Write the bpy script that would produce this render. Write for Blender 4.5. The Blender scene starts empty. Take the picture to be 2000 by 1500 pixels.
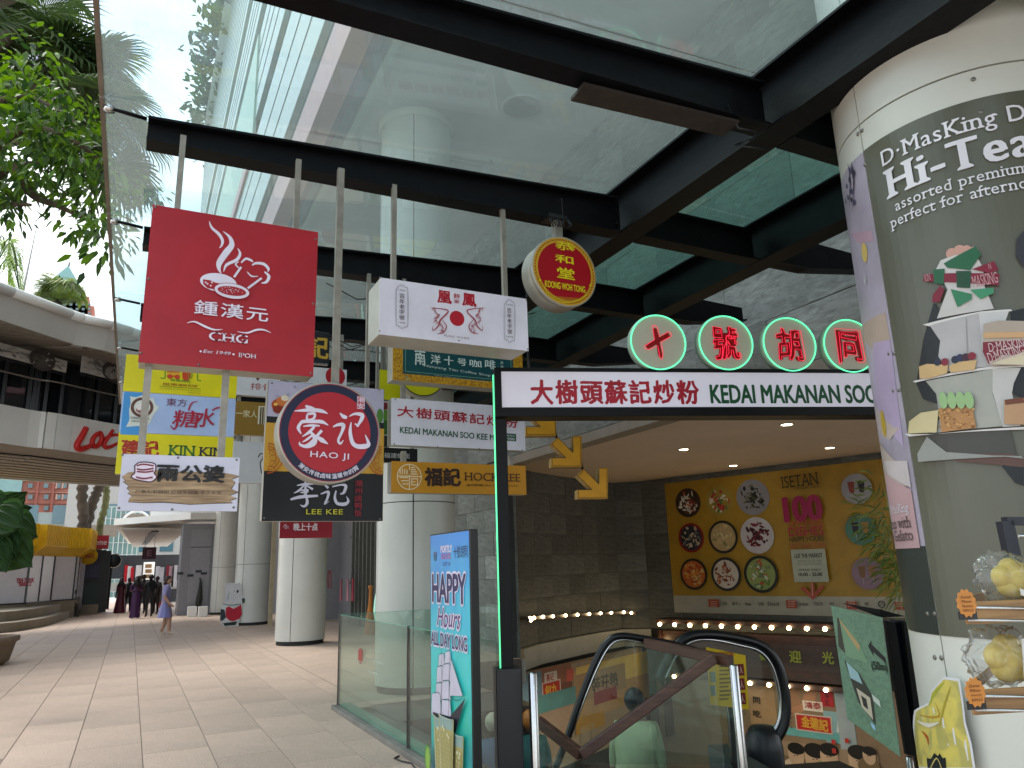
import bpy, bmesh, math, random
from mathutils import Vector, Matrix, noise
random.seed(11)
SC = bpy.context.scene
COL = SC.collection
R = math.radians
# ------------------------------------------------------------ camera
# world: x = across the walkway (right), y = along the walkway, z = up
F, PITCH, ROLL, YAW = 1450.0, R(13.743), R(-1.771), R(26.895)
EYE = Vector((0, 0, 1.6))
def _v(X, Y, Zz): return Vector((X*math.cos(YAW)+Y*math.sin(YAW), -X*math.sin(YAW)+Y*math.cos(YAW), Zz))
_f = (0, math.cos(PITCH), math.sin(PITCH)); _u = (0, -math.sin(PITCH), math.cos(PITCH))
FW = _v(*_f); _rt = _v(1, 0, 0); _up = _v(*_u)
RT = _rt*math.cos(ROLL)+_up*math.sin(ROLL); UP = _up*math.cos(ROLL)-_rt*math.sin(ROLL)
cam = bpy.data.cameras.new('camera'); camo = bpy.data.objects.new('camera', cam); COL.objects.link(camo)
camo.matrix_world = Matrix(((RT.x, UP.x, -FW.x, EYE.x), (RT.y, UP.y, -FW.y, EYE.y), (RT.z, UP.z, -FW.z, EYE.z), (0, 0, 0, 1)))
cam.sensor_width = 36; cam.lens = F/2000*36; cam.clip_end = 1500; cam.clip_start = 0.05
SC.camera = camo
# ------------------------------------------------------------ world, sun, exposure
SUN_EL, SUN_AZ = R(58), R(-38)          # azimuth from +y towards +x
W = bpy.data.worlds.new('World'); SC.world = W; W.use_nodes = True
nt = W.node_tree; N = nt.nodes; L = nt.links
bg = N['Background']
sky = N.new('ShaderNodeTexSky'); sky.sky_type = 'NISHITA'; sky.sun_disc = False
sky.sun_elevation = SUN_EL; sky.sun_rotation = SUN_AZ; sky.air_density = 1.3; sky.dust_density = 2.5
tc = N.new('ShaderNodeTexCoord'); mp = N.new('ShaderNodeMapping'); mp.inputs['Scale'].default_value = (1, 1, 2.2)
nz = N.new('ShaderNodeTexNoise'); nz.inputs['Scale'].default_value = 3.4; nz.inputs['Detail'].default_value = 7; nz.inputs['Roughness'].default_value = .55
rp = N.new('ShaderNodeValToRGB'); rp.color_ramp.elements[0].position = .40; rp.color_ramp.elements[1].position = .58
mx = N.new('ShaderNodeMixRGB'); mx.inputs[2].default_value = (6.6, 6.9, 7.2, 1)
L.new(tc.outputs['Generated'], mp.inputs['Vector']); L.new(mp.outputs[0], nz.inputs['Vector'])
L.new(nz.outputs['Fac'], rp.inputs[0]); L.new(rp.outputs[0], mx.inputs[0]); L.new(sky.outputs[0], mx.inputs[1])
L.new(mx.outputs[0], bg.inputs[0]); bg.inputs[1].default_value = 0.15
sun = bpy.data.lights.new('sun', 'SUN'); suno = bpy.data.objects.new('sun', sun); COL.objects.link(suno)
sun.energy = 1.0; sun.angle = R(20); sun.color = (1, .96, .9)
sd = Vector((math.sin(SUN_AZ)*math.cos(SUN_EL), math.cos(SUN_AZ)*math.cos(SUN_EL), math.sin(SUN_EL)))
suno.rotation_euler = sd.to_track_quat('Z', 'Y').to_euler()
SC.view_settings.view_transform = 'Standard'; SC.view_settings.look = 'None'
SC.view_settings.gamma = 1; SC.view_settings.use_curve_mapping = False
SC.view_settings.exposure = 1.15
SC.render.engine = 'CYCLES'; SC.cycles.use_denoising = True
SC.cycles.max_bounces = 10; SC.cycles.diffuse_bounces = 5; SC.cycles.glossy_bounces = 4; SC.cycles.transmission_bounces = 8
SC.cycles.transparent_max_bounces = 16; SC.cycles.sample_clamp_indirect = 6; SC.cycles.caustics_reflective = False; SC.cycles.caustics_refractive = False
# ------------------------------------------------------------ pixel of a 2000x1500 survey view -> point on a real surface
def ray(px, py): return (RT*((px-1000)/F)+UP*(-(py-750)/F)+FW)
def on(px, py, n, c):
    d = ray(px, py); return EYE+d*((c-EYE.dot(n))/d.dot(n))
def onY(px, py, y): return on(px, py, Vector((0, 1, 0)), y)
def onX(px, py, x): return on(px, py, Vector((1, 0, 0)), x)
def onZ(px, py, z): return on(px, py, Vector((0, 0, 1)), z)
DF = _v(-math.sin(R(8)), math.cos(R(8)), 0); DR = _v(math.cos(R(8)), math.sin(R(8)), 0)          # directions of the facade frame that faces the visitor
def onF(px, py, d): return on(px, py, DF, d)
# ------------------------------------------------------------ colours and materials
def lin(h):
    if not isinstance(h, str): return h
    c = [int(h[i:i+2], 16)/255 for i in (0, 2, 4)]
    return tuple(x/12.92 if x <= .04045 else ((x+.055)/1.055)**2.4 for x in c)
_mats = {}
def mat(col, rough=.5, metal=0, name=None, var=.06, vs=6., bump=0, bs=60., emit=0, spec=.5, kind='plain', col2=None, trans=0, alpha=1):
    key = (col, rough, metal, var, vs, bump, bs, emit, kind, col2, trans, spec, alpha)
    if key in _mats: return _mats[key]
    m = bpy.data.materials.new(name or kind); m.use_nodes = True
    nt = m.node_tree; nd = nt.nodes; lk = nt.links; b = nd['Principled BSDF']
    c = lin(col); b.inputs['Roughness'].default_value = rough; b.inputs['Metallic'].default_value = metal
    b.inputs['Specular IOR Level'].default_value = spec
    b.inputs['Base Color'].default_value = (*c, 1)
    if alpha < 1: b.inputs['Alpha'].default_value = alpha
    tc = nd.new('ShaderNodeTexCoord')
    if var:
        n1 = nd.new('ShaderNodeTexNoise'); n1.inputs['Scale'].default_value = vs; n1.inputs['Detail'].default_value = 6; n1.inputs['Roughness'].default_value = .6
        rr = nd.new('ShaderNodeMapRange'); rr.inputs[1].default_value = .3; rr.inputs[2].default_value = .7
        rr.inputs[3].default_value = 1-var*1.6; rr.inputs[4].default_value = 1+var
        mu = nd.new('ShaderNodeMixRGB'); mu.blend_type = 'MULTIPLY'; mu.inputs[0].default_value = 1
        lk.new(tc.outputs['Object'], n1.inputs['Vector']); lk.new(n1.outputs['Fac'], rr.inputs[0]); lk.new(rr.outputs[0], mu.inputs[2])
        src = None
        if kind == 'granite':
            n2 = nd.new('ShaderNodeTexNoise'); n2.inputs['Scale'].default_value = 130; n2.inputs['Detail'].default_value = 4; n2.inputs['Roughness'].default_value = .8
            r2 = nd.new('ShaderNodeValToRGB'); e = r2.color_ramp.elements; e[0].position = .36; e[1].position = .62
            e[0].color = (*[x*.45 for x in c], 1); e[1].color = (*[min(1, x*1.3) for x in c], 1)
            lk.new(tc.outputs['Object'], n2.inputs['Vector']); lk.new(n2.outputs['Fac'], r2.inputs[0]); src = r2.outputs[0]
            oi = nd.new('ShaderNodeObjectInfo'); mm = nd.new('ShaderNodeMapRange'); mm.inputs[3].default_value = .9; mm.inputs[4].default_value = 1.06
            m2 = nd.new('ShaderNodeMixRGB'); m2.blend_type = 'MULTIPLY'; m2.inputs[0].default_value = 1
            lk.new(oi.outputs['Random'], mm.inputs[0]); lk.new(src, m2.inputs[1]); lk.new(mm.outputs[0], m2.inputs[2]); src = m2.outputs[0]
        elif kind == 'slate':
            mp = nd.new('ShaderNodeMapping'); mp.inputs['Scale'].default_value = (1.2, 1.2, 5); mp.inputs['Rotation'].default_value = (.25, .3, 0)
            n2 = nd.new('ShaderNodeTexNoise'); n2.inputs['Scale'].default_value = 3.5; n2.inputs['Detail'].default_value = 9; n2.inputs['Distortion'].default_value = 1.2; n2.inputs['Roughness'].default_value = .65
            r2 = nd.new('ShaderNodeValToRGB'); e = r2.color_ramp.elements; e[0].position = .3; e[1].position = .72
            e[0].color = (*[x*.55 for x in c], 1); e[1].color = (*[min(1, x*1.35) for x in c], 1)
            lk.new(tc.outputs['Object'], mp.inputs['Vector']); lk.new(mp.outputs[0], n2.inputs['Vector']); lk.new(n2.outputs['Fac'], r2.inputs[0]); src = r2.outputs[0]
            oi = nd.new('ShaderNodeObjectInfo'); mm = nd.new('ShaderNodeMapRange'); mm.inputs[3].default_value = .72; mm.inputs[4].default_value = 1.15
            m2 = nd.new('ShaderNodeMixRGB'); m2.blend_type = 'MULTIPLY'; m2.inputs[0].default_value = 1
            lk.new(oi.outputs['Random'], mm.inputs[0]); lk.new(src, m2.inputs[1]); lk.new(mm.outputs[0], m2.inputs[2]); src = m2.outputs[0]
            bp = nd.new('ShaderNodeBump'); bp.inputs['Strength'].default_value = .35; bp.inputs['Distance'].default_value = .02
            lk.new(n2.outputs['Fac'], bp.inputs['Height']); lk.new(bp.outputs[0], b.inputs['Normal'])
        elif kind == 'wood':
            mp = nd.new('ShaderNodeMapping'); mp.inputs['Scale'].default_value = (3, 3, 45)
            n2 = nd.new('ShaderNodeTexNoise'); n2.inputs['Scale'].default_value = 1.6; n2.inputs['Detail'].default_value = 6
            r2 = nd.new('ShaderNodeValToRGB'); e = r2.color_ramp.elements; e[0].position = .35; e[1].position = .65
            e[0].color = (*lin(col2 or col), 1); e[1].color = (*c, 1)
            lk.new(tc.outputs['Object'], mp.inputs['Vector']); lk.new(mp.outputs[0], n2.inputs['Vector']); lk.new(n2.outputs['Fac'], r2.inputs[0]); src = r2.outputs[0]
        elif kind == 'mottle':
            n2 = nd.new('ShaderNodeTexNoise'); n2.inputs['Scale'].default_value = bs; n2.inputs['Detail'].default_value = 3; n2.inputs['Distortion'].default_value = .8
            r2 = nd.new('ShaderNodeValToRGB'); e = r2.color_ramp.elements; e[0].position = .42; e[1].position = .58
            e[0].color = (*lin(col2), 1); e[1].color = (*c, 1)
            lk.new(tc.outputs['Object'], n2.inputs['Vector']); lk.new(n2.outputs['Fac'], r2.inputs[0]); src = r2.outputs[0]
        elif kind == 'leaf':
            ge = nd.new('ShaderNodeNewGeometry'); r2 = nd.new('ShaderNodeValToRGB'); e = r2.color_ramp.elements
            e[0].color = (*lin(col2), 1); e[1].color = (*c, 1); lk.new(ge.outputs['Random Per Island'], r2.inputs[0]); src = r2.outputs[0]
        if src: lk.new(src, mu.inputs[1])
        else: mu.inputs[1].default_value = (*c, 1)
        lk.new(mu.outputs[0], b.inputs['Base Color'])
        if kind == 'leaf':
            tr = nd.new('ShaderNodeBsdfTranslucent'); ms = nd.new('ShaderNodeMixShader'); ms.inputs[0].default_value = .35
            hs = nd.new('ShaderNodeHueSaturation'); hs.inputs['Value'].default_value = 2.2; hs.inputs['Saturation'].default_value = 1.15; hs.inputs['Hue'].default_value = .48
            lk.new(mu.outputs[0], hs.inputs['Color']); lk.new(hs.outputs[0], tr.inputs['Color'])
            lk.new(b.outputs[0], ms.inputs[1]); lk.new(tr.outputs[0], ms.inputs[2]); lk.new(ms.outputs[0], nd['Material Output'].inputs[0])
    if bump and kind != 'slate':
        n3 = nd.new('ShaderNodeTexNoise'); n3.inputs['Scale'].default_value = bs; n3.inputs['Detail'].default_value = 5
        bp = nd.new('ShaderNodeBump'); bp.inputs['Strength'].default_value = bump; bp.inputs['Distance'].default_value = .01
        lk.new(tc.outputs['Object'], n3.inputs['Vector']); lk.new(n3.outputs['Fac'], bp.inputs['Height']); lk.new(bp.outputs[0], b.inputs['Normal'])
    if emit:
        b.inputs['Emission Color'].default_value = (*c, 1); b.inputs['Emission Strength'].default_value = emit
    _mats[key] = m; return m
def glass(tint=(.82, .93, .9), haze=0.0, ior=1.5, rough=0.0, hazecol=(.75, .82, .8), streak=False):
    key = ('g', tint, haze, ior, rough, streak)
    if key in _mats: return _mats[key]
    m = bpy.data.materials.new('glass'); m.use_nodes = True; nt = m.node_tree; nd = nt.nodes; lk = nt.links
    nd.remove(nd['Principled BSDF']); out = nd['Material Output']
    tr = nd.new('ShaderNodeBsdfTransparent'); tr.inputs[0].default_value = (*tint, 1)
    gl = nd.new('ShaderNodeBsdfGlossy'); gl.inputs['Roughness'].default_value = rough
    fr = nd.new('ShaderNodeFresnel'); ge = nd.new('ShaderNodeNewGeometry'); mr = nd.new('ShaderNodeMapRange')
    mr.inputs[3].default_value = ior; mr.inputs[4].default_value = 1/ior; lk.new(ge.outputs['Backfacing'], mr.inputs[0]); lk.new(mr.outputs[0], fr.inputs[0])
    ms = nd.new('ShaderNodeMixShader'); lk.new(fr.outputs[0], ms.inputs[0])
    base = tr.outputs[0]
    if haze:
        tl = nd.new('ShaderNodeBsdfTranslucent'); tl.inputs[0].default_value = (*hazecol, 1)
        df = nd.new('ShaderNodeBsdfDiffuse'); df.inputs[0].default_value = (*hazecol, 1)
        m1 = nd.new('ShaderNodeMixShader'); m1.inputs[0].default_value = .35; lk.new(tl.outputs[0], m1.inputs[1]); lk.new(df.outputs[0], m1.inputs[2])
        m2 = nd.new('ShaderNodeMixShader'); lk.new(tr.outputs[0], m2.inputs[1]); lk.new(m1.outputs[0], m2.inputs[2])
        tc = nd.new('ShaderNodeTexCoord'); mp = nd.new('ShaderNodeMapping'); n1 = nd.new('ShaderNodeTexNoise')
        mp.inputs['Scale'].default_value = (1, 1, 1); n1.inputs['Scale'].default_value = 1.7; n1.inputs['Detail'].default_value = 10; n1.inputs['Roughness'].default_value = .7
        rr = nd.new('ShaderNodeMapRange'); rr.inputs[1].default_value = .3; rr.inputs[2].default_value = .75; rr.inputs[3].default_value = haze*.8; rr.inputs[4].default_value = haze*1.25
        lk.new(tc.outputs['Object'], mp.inputs[0]); lk.new(mp.outputs[0], n1.inputs['Vector']); lk.new(n1.outputs['Fac'], rr.inputs[0]); lk.new(rr.outputs[0], m2.inputs[0]); base = m2.outputs[0]
    lk.new(base, ms.inputs[1]); lk.new(gl.outputs[0], ms.inputs[2]); lk.new(ms.outputs[0], out.inputs[0])
    _mats[key] = m; return m
# ------------------------------------------------------------ objects
def thing(name, label, cat, loc=(0, 0, 0), group=None):
    o = bpy.data.objects.new(name, None); COL.objects.link(o); o.location = loc; o.empty_display_size = .1
    o['label'] = label; o['category'] = cat
    if group: o['group'] = group
    return o
def tag(o, label, cat, group=None):
    o['label'] = label; o['category'] = cat
    if group: o['group'] = group
    return o
def wloc(o):
    v = Vector((0, 0, 0))
    while o: v = v+o.location; o = o.parent
    return v
class MB:
    def __init__(s): s.v = []; s.f = []; s.m = []; s.ms = []; s.sm = []
    def mi(s, m):
        if m not in s.ms: s.ms.append(m)
        return s.ms.index(m)
    def add(s, vs, fs, m, smooth=False):
        b = len(s.v); s.v += [tuple(x) for x in vs]; i = s.mi(m)
        for f in fs: s.f.append([k+b for k in f]); s.m.append(i); s.sm.append(smooth)
        return s
    def box(s, x0, x1, y0, y1, z0, z1, m): return s.hexa([(x0, y0, z0), (x1, y0, z0), (x1, y1, z0), (x0, y1, z0), (x0, y0, z1), (x1, y0, z1), (x1, y1, z1), (x0, y1, z1)], m)
    def hexa(s, v, m): return s.add(v, [(0, 3, 2, 1), (4, 5, 6, 7), (0, 1, 5, 4), (1, 2, 6, 5), (2, 3, 7, 6), (3, 0, 4, 7)], m)
    def obox(s, c, a, b, d, m):      # centre and three half-axis vectors
        c, a, b, d = map(Vector, (c, a, b, d))
        return s.hexa([c-a-b-d, c+a-b-d, c+a+b-d, c-a+b-d, c-a-b+d, c+a-b+d, c+a+b+d, c-a+b+d], m)
    def bar(s, p, q, w, h, m, up=Vector((0, 0, 1))):
        p, q = Vector(p), Vector(q); d = q-p; x = d.cross(up)
        if x.length < 1e-6: x = Vector((1, 0, 0))
        x.normalize(); y = x.cross(d).normalized()
        return s.obox((p+q)/2, d/2, x*w/2, y*h/2, m)
    def tube(s, pts, r, m, n=8, cap=True, smooth=True):
        pts = [Vector(p) for p in pts]; rs = r if isinstance(r, (list, tuple)) else [r]*len(pts)
        vs = []; ref = Vector((0, 0, 1))
        for i, p in enumerate(pts):
            d = (pts[min(i+1, len(pts)-1)]-pts[max(i-1, 0)]).normalized()
            x = d.cross(ref)
            if x.length < .1: x = d.cross(Vector((1, 0, 0))) if i == 0 else px
            x.normalize()
            if i and x.dot(px) < 0: x = -x
            px = x; y = d.cross(x).normalized()
            for k in range(n):
                a = 2*math.pi*k/n; vs.append(p+(x*math.cos(a)+y*math.sin(a))*rs[i])
        fs = [(i*n+k, i*n+(k+1) % n, (i+1)*n+(k+1) % n, (i+1)*n+k) for i in range(len(pts)-1) for k in range(n)]
        s.add(vs, fs, m, smooth)
        if cap:
            b = len(s.v)-len(vs); s.f += [[b+k for k in range(n)][::-1], [b+(len(pts)-1)*n+k for k in range(n)]]; s.m += [s.mi(m)]*2; s.sm += [False]*2
        return s
    def prism(s, poly, off, m):      # poly: 3D points; off: extrusion vector
        n = len(poly); off = Vector(off); P = [Vector(p) for p in poly]
        return s.add(P+[p+off for p in P], [list(range(n))[::-1], list(range(n, 2*n))]+[(i, (i+1) % n, n+(i+1) % n, n+i) for i in range(n)], m)
    def lathe(s, prof, c, m, n=24, ax=None, a0=0, a1=2*math.pi, smooth=True):
        c = Vector(c); full = abs(a1-a0-2*math.pi) < 1e-6; k = n if full else n+1
        ax = Vector(ax or (0, 0, 1)).normalized(); x = ax.orthogonal().normalized() if abs(ax.z) < .99 else Vector((1, 0, 0)); y = ax.cross(x)
        vs = [c+(x*math.cos(a0+(a1-a0)*i/n)+y*math.sin(a0+(a1-a0)*i/n))*r+ax*z for r, z in prof for i in range(k)]
        fs = [(j*k+i, j*k+(i+1) % k, (j+1)*k+(i+1) % k, (j+1)*k+i) for j in range(len(prof)-1) for i in range(n)]
        return s.add(vs, fs, m, smooth)
    def shell(s, r, z0, z1, c, m, n, a0, a1):     # curved cladding sheet with its own square edges
        s.lathe([(r, z0), (r, z1)], c, m, n=n, a0=a0, a1=a1)
        s.lathe([(r-.02, z0), (r, z0)], c, m, n=n, a0=a0, a1=a1, smooth=False); s.lathe([(r, z1), (r-.02, z1)], c, m, n=n, a0=a0, a1=a1, smooth=False)
        for a in (a0, a1):
            p, q = Vector(c)+Vector((math.cos(a)*r, math.sin(a)*r, 0)), Vector(c)+Vector((math.cos(a)*(r-.02), math.sin(a)*(r-.02), 0))
            s.add([p+Vector((0, 0, z0)), q+Vector((0, 0, z0)), q+Vector((0, 0, z1)), p+Vector((0, 0, z1))], [(0, 1, 2, 3)], m)
        return s
    def build(s, name, parent=None, bevel=0, smooth=None, kind=None):
        me = bpy.data.meshes.new(name); o = wloc(parent)
        me.from_pydata([(a-o.x, b-o.y, c-o.z) for a, b, c in s.v], [], s.f); me.update()
        for m in s.ms: me.materials.append(m)
        me.polygons.foreach_set('material_index', s.m); me.polygons.foreach_set('use_smooth', s.sm)
        ob = bpy.data.objects.new(name, me); COL.objects.link(ob)
        if parent: ob.parent = parent
        if bevel:
            bv = ob.modifiers.new('bevel', 'BEVEL'); bv.width = bevel; bv.segments = 2; bv.limit_method = 'ANGLE'; bv.angle_limit = R(40)
        if kind: ob['kind'] = kind
        return ob
def structure(mb, name, parent=None, **k):
    o = mb.build(name, parent, **k)
    if not parent: o['kind'] = 'structure'
    return o
def dup_tree(o, loc, label=None, parent=None):
    c = o.copy(); COL.objects.link(c); c.parent = parent
    if loc is not None: c.location = loc
    if label: c['label'] = label
    for ch in list(o.children): dup_tree(ch, None, None, c)
    return c
# ------------------------------------------------------------ flat print on real surfaces
class Plane:
    def __init__(s, o, u, n): s.o = Vector(o); s.u = Vector(u).normalized(); s.n = Vector(n).normalized(); s.w = Vector((0, 0, 1)); s.cyl = False
    def uv(s, p):
        q = on(p[0], p[1], s.n, s.o.dot(s.n))-s.o; return (q.dot(s.u), q.dot(s.w))
    def P(s, u, v, off=0): return s.o+s.u*u+s.w*v+s.n*off
class Cyl:
    def __init__(s, cx, cy, r): s.c = Vector((cx, cy, 0)); s.r = r; s.cyl = True
    def uv(s, p):
        d = ray(*p); e = EYE-s.c; a = d.x**2+d.y**2; b = 2*(d.x*e.x+d.y*e.y); c = e.x**2+e.y**2-s.r**2
        q = b*b-4*a*c; k = (-b-math.sqrt(max(q, 0)))/(2*a); w = EYE+d*k
        an = math.atan2(w.y-s.c.y, w.x-s.c.x)
        if an > 0: an -= 2*math.pi
        return (an*s.r, w.z)
    def P(s, u, v, off=0):
        a = u/s.r; return Vector((s.c.x+math.cos(a)*(s.r+off), s.c.y+math.sin(a)*(s.r+off), v))
def PY(y): return Plane((0, y, 0), (1, 0, 0), (0, -1, 0))
def PX(x): return Plane((x, 0, 0), (0, -1, 0), (-1, 0, 0))
def PF(d): return Plane(DF*d, DR, -DF)
def PD(x0, y0, x1, y1):          # wall between two plan points, seen from the camera side
    u = Vector((x1-x0, y1-y0, 0)).normalized(); n = Vector((u.y, -u.x, 0))
    return Plane((x0, y0, 0), u, n)
_tx = {}
def textmesh(s, bold=0, serif=False, brush=0, space=1.0, outline=False):
    key = (s, serif, brush, space, bold > .02)
    if key in _tx: return _tx[key]
    c = bpy.data.curves.new('t', 'FONT'); c.body = s; c.size = 1; c.space_character = space; c.resolution_u = 3 if len(s) > 3 else 6; c.space_line = .95
    o = bpy.data.objects.new('t', c); COL.objects.link(o); bpy.context.view_layer.update()
    me = bpy.data.meshes.new_from_object(o); bpy.data.objects.remove(o); bpy.data.curves.remove(c)
    bm = bmesh.new(); bm.from_mesh(me); bpy.data.meshes.remove(me)
    if serif:
        hs = []
        for e in bm.edges:
            if e.is_boundary and abs(e.verts[0].co.y-e.verts[1].co.y) < .004:
                ln = abs(e.verts[0].co.x-e.verts[1].co.x)
                if .03 < ln < .17+2*bold:
                    f = e.link_faces[0].calc_center_median().y; y = e.verts[0].co.y; dn = 1 if f > y else -1
                    x0, x1 = sorted((e.verts[0].co.x, e.verts[1].co.x)); hs.append((x0, x1, y, dn))
        for x0, x1, y, dn in hs:
            g = .075; t = .035*dn
            q = [bm.verts.new((x, yy, 0)) for x, yy in ((x0-g, y), (x1+g, y), (x1+g, y+t), (x1, y+t*2.6), (x0, y+t*2.6), (x0-g, y+t))]
            try: bm.faces.new(q)
            except Exception: pass
    if brush:
        bmesh.ops.triangulate(bm, faces=bm.faces)
        ee = [e for e in bm.edges if e.is_boundary and e.calc_length() > .12]
        if ee: bmesh.ops.subdivide_edges(bm, edges=ee, cuts=2)
        for v in bm.verts:
            q = Vector((v.co.x*4.2, v.co.y*4.2, len(s)*1.7)); d = noise.noise_vector(q)*brush
            v.co.x += d.x*.055; v.co.y += d.y*.055+.0
    bm.verts.index_update()
    V = [(v.co.x, v.co.y) for v in bm.verts]; Fs = [[v.index for v in f.verts] for f in bm.faces]; bm.free()
    if not V: V = [(0, 0)]
    xs = [a for a, b in V]; ys = [b for a, b in V]
    _tx[key] = (V, Fs, min(xs), max(xs), min(ys), max(ys)); return _tx[key]
def pm(col): return mat(col, rough=.42, var=.085, vs=3.2, name='print', spec=.35) if isinstance(col, str) else col
class Print:
    def __init__(s, surf, base=.0015, step=.0005): s.s = surf; s.L = []; s.z = base; s.st = step
    def _put(s, V, Fs, col, dz=None):
        s.L.append((V, Fs, pm(col), s.z if dz is None else dz))
        if dz is None: s.z += s.st
        return s
    def uvp(s, pts, col): return s._put(pts, [list(range(len(pts)))], col)
    def poly(s, pts, col): return s.uvp([s.s.uv(p) for p in pts], col)
    def urect(s, u0, v0, u1, v1, col): return s.uvp([(u0, v0), (u1, v0), (u1, v1), (u0, v1)], col)
    def rect(s, a, b, col):
        (u0, v1), (u1, v0) = s.s.uv(a), s.s.uv(b); return s.urect(u0, v0, u1, v1, col)
    def disc(s, c, r, col, ry=None, n=36, a0=0, a1=360, inner=0, rot=0):    # c in pixels, r in metres
        u, v = s.s.uv(c) if c[0] > 20 or c[1] > 20 else c
        return s.udisc(u, v, r, col, ry, n, a0, a1, inner, rot)
    def udisc(s, u, v, r, col, ry=None, n=36, a0=0, a1=360, inner=0, rot=0):
        ry = ry or r; A = [R(a0+(a1-a0)*i/n) for i in range(n+1)]; cr, sr = math.cos(R(rot)), math.sin(R(rot))
        def q(k, a): x, y = k*r*math.cos(a), k*ry*math.sin(a); return (u+x*cr-y*sr, v+x*sr+y*cr)
        if not inner and abs(a1-a0) >= 360: return s.uvp([q(1, a) for a in A[:-1]], col)
        if not inner: return s.uvp([(u, v)]+[q(1, a) for a in A], col)
        V = [q(1, a) for a in A]+[q(inner, a) for a in A]; k = n+1
        return s._put(V, [(i, i+1, k+i+1, k+i) for i in range(n)], col)
    def stroke(s, pts, w, col, px=True):       # w: number or list, metres
        P = [Vector(s.s.uv(p)) if px else Vector(p) for p in pts]
        n = len(P)
        if isinstance(w, (list, tuple)) and len(w) != n:
            m = len(w)-1; w = [w[min(int(i/(n-1)*m), m-1)]+(w[min(int(i/(n-1)*m), m-1)+1]-w[min(int(i/(n-1)*m), m-1)])*(i/(n-1)*m-min(int(i/(n-1)*m), m-1)) for i in range(n)]
        if n > 2:                               # smooth
            Q = []; Wd = []
            ws = w if isinstance(w, (list, tuple)) else [w]*n
            for i in range(n-1):
                p0, p1, p2, p3 = P[max(i-1, 0)], P[i], P[i+1], P[min(i+2, n-1)]
                for k in range(4):
                    t = k/4; Q.append(.5*((2*p1)+(p2-p0)*t+(2*p0-5*p1+4*p2-p3)*t*t+(3*p1-p0-3*p2+p3)*t**3)); Wd.append(ws[i]*(1-t)+ws[i+1]*t)
            Q.append(P[-1]); Wd.append(ws[-1]); P, w = Q, Wd
        ws = w if isinstance(w, (list, tuple)) else [w]*len(P)
        V = []; n = len(P)
        for i, p in enumerate(P):
            d = (P[min(i+1, n-1)]-P[max(i-1, 0)]); d = d.normalized() if d.length else Vector((1, 0)); q = Vector((-d.y, d.x))*ws[i]/2
            V += [tuple(p+q), tuple(p-q)]
        return s._put(V, [(2*i, 2*i+1, 2*i+3, 2*i+2) for i in range(n-1)], col)
    def utext(s, t, u0, v0, u1, v1, col, bold=.0, italic=0, serif=False, brush=0, rot=0, space=1.0, keep=False):
        V, Fs, x0, x1, y0, y1 = textmesh(t, bold, serif, brush, space)
        ku = (u1-u0)/max(x1-x0, 1e-6); kv = (v1-v0)/max(y1-y0, 1e-6)
        if keep: ku = kv = min(ku, kv); u0 = (u0+u1)/2-(x1-x0)*ku/2
        cu, cv = (u0+u1)/2, (v0+v1)/2; c_, s_ = math.cos(R(rot)), math.sin(R(rot)); o = []
        for a, b in V:
            u, v = u0+(a-x0)*ku, v0+(b-y0)*kv; u += (v-v0)*italic
            du, dv = u-cu, v-cv; o.append((cu+du*c_-dv*s_, cv+du*s_+dv*c_))
        if bold > 0:
            em = abs(kv)
            if bold > .02 and not serif: sh = [(1, 0), (-1, 0), (0, 1), (0, -1), (.7, .7), (-.7, -.7), (.7, -.7), (-.7, .7)]
            elif serif and bold > 0: sh = [(1, .2), (-1, -.2), (.5, 0), (-.5, 0)]
            else: sh = [(1, .3), (-1, -.3), (.2, 1), (-.2, -1)]
            for i, (a, b) in enumerate(sh): s._put([(x+a*bold*min(em, ku*1.2), y+b*bold*em*.8) for x, y in o], Fs, col, s.z-.00004*(i+1))
        return s._put(o, Fs, col)
    def text(s, t, a, b, col, **k):            # a: upper-left pixel, b: lower-right pixel of the lettering
        (u0, v1), (u1, v0) = s.s.uv(a), s.s.uv(b); return s.utext(t, u0, v0, u1, v1, col, **k)
    def textv(s, t, a, b, col, **k):           # vertical column of characters
        (u0, v1), (u1, v0) = s.s.uv(a), s.s.uv(b); n = len(t); h = (v1-v0)/n
        for i, ch in enumerate(t): s.utext(ch, u0, v1-(i+1)*h+h*.08, u1, v1-i*h-h*.08, col, **k); s.z -= s.st
        s.z += s.st; return s
    def build(s, name, parent):
        mb = MB()
        for V, Fs, m, z in s.L:
            if s.s.cyl:
                bm = bmesh.new(); vv = [bm.verts.new((a, b, 0)) for a, b in V]
                for f in Fs:
                    try: bm.faces.new([vv[i] for i in f])
                    except Exception: pass
                bmesh.ops.triangulate(bm, faces=bm.faces)
                for _ in range(5):
                    e = [e for e in bm.edges if abs(e.verts[0].co.x-e.verts[1].co.x) > .05]
                    if not e: break
                    bmesh.ops.subdivide_edges(bm, edges=e, cuts=1); bmesh.ops.triangulate(bm, faces=bm.faces)
                bm.verts.index_update(); V = [(v.co.x, v.co.y) for v in bm.verts]; Fs = [[v.index for v in f.verts] for f in bm.faces]; bm.free(); z += .0015
            mb.add([s.s.P(a, b, z) for a, b in V], Fs, m)
        return mb.build(name, parent)
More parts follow.
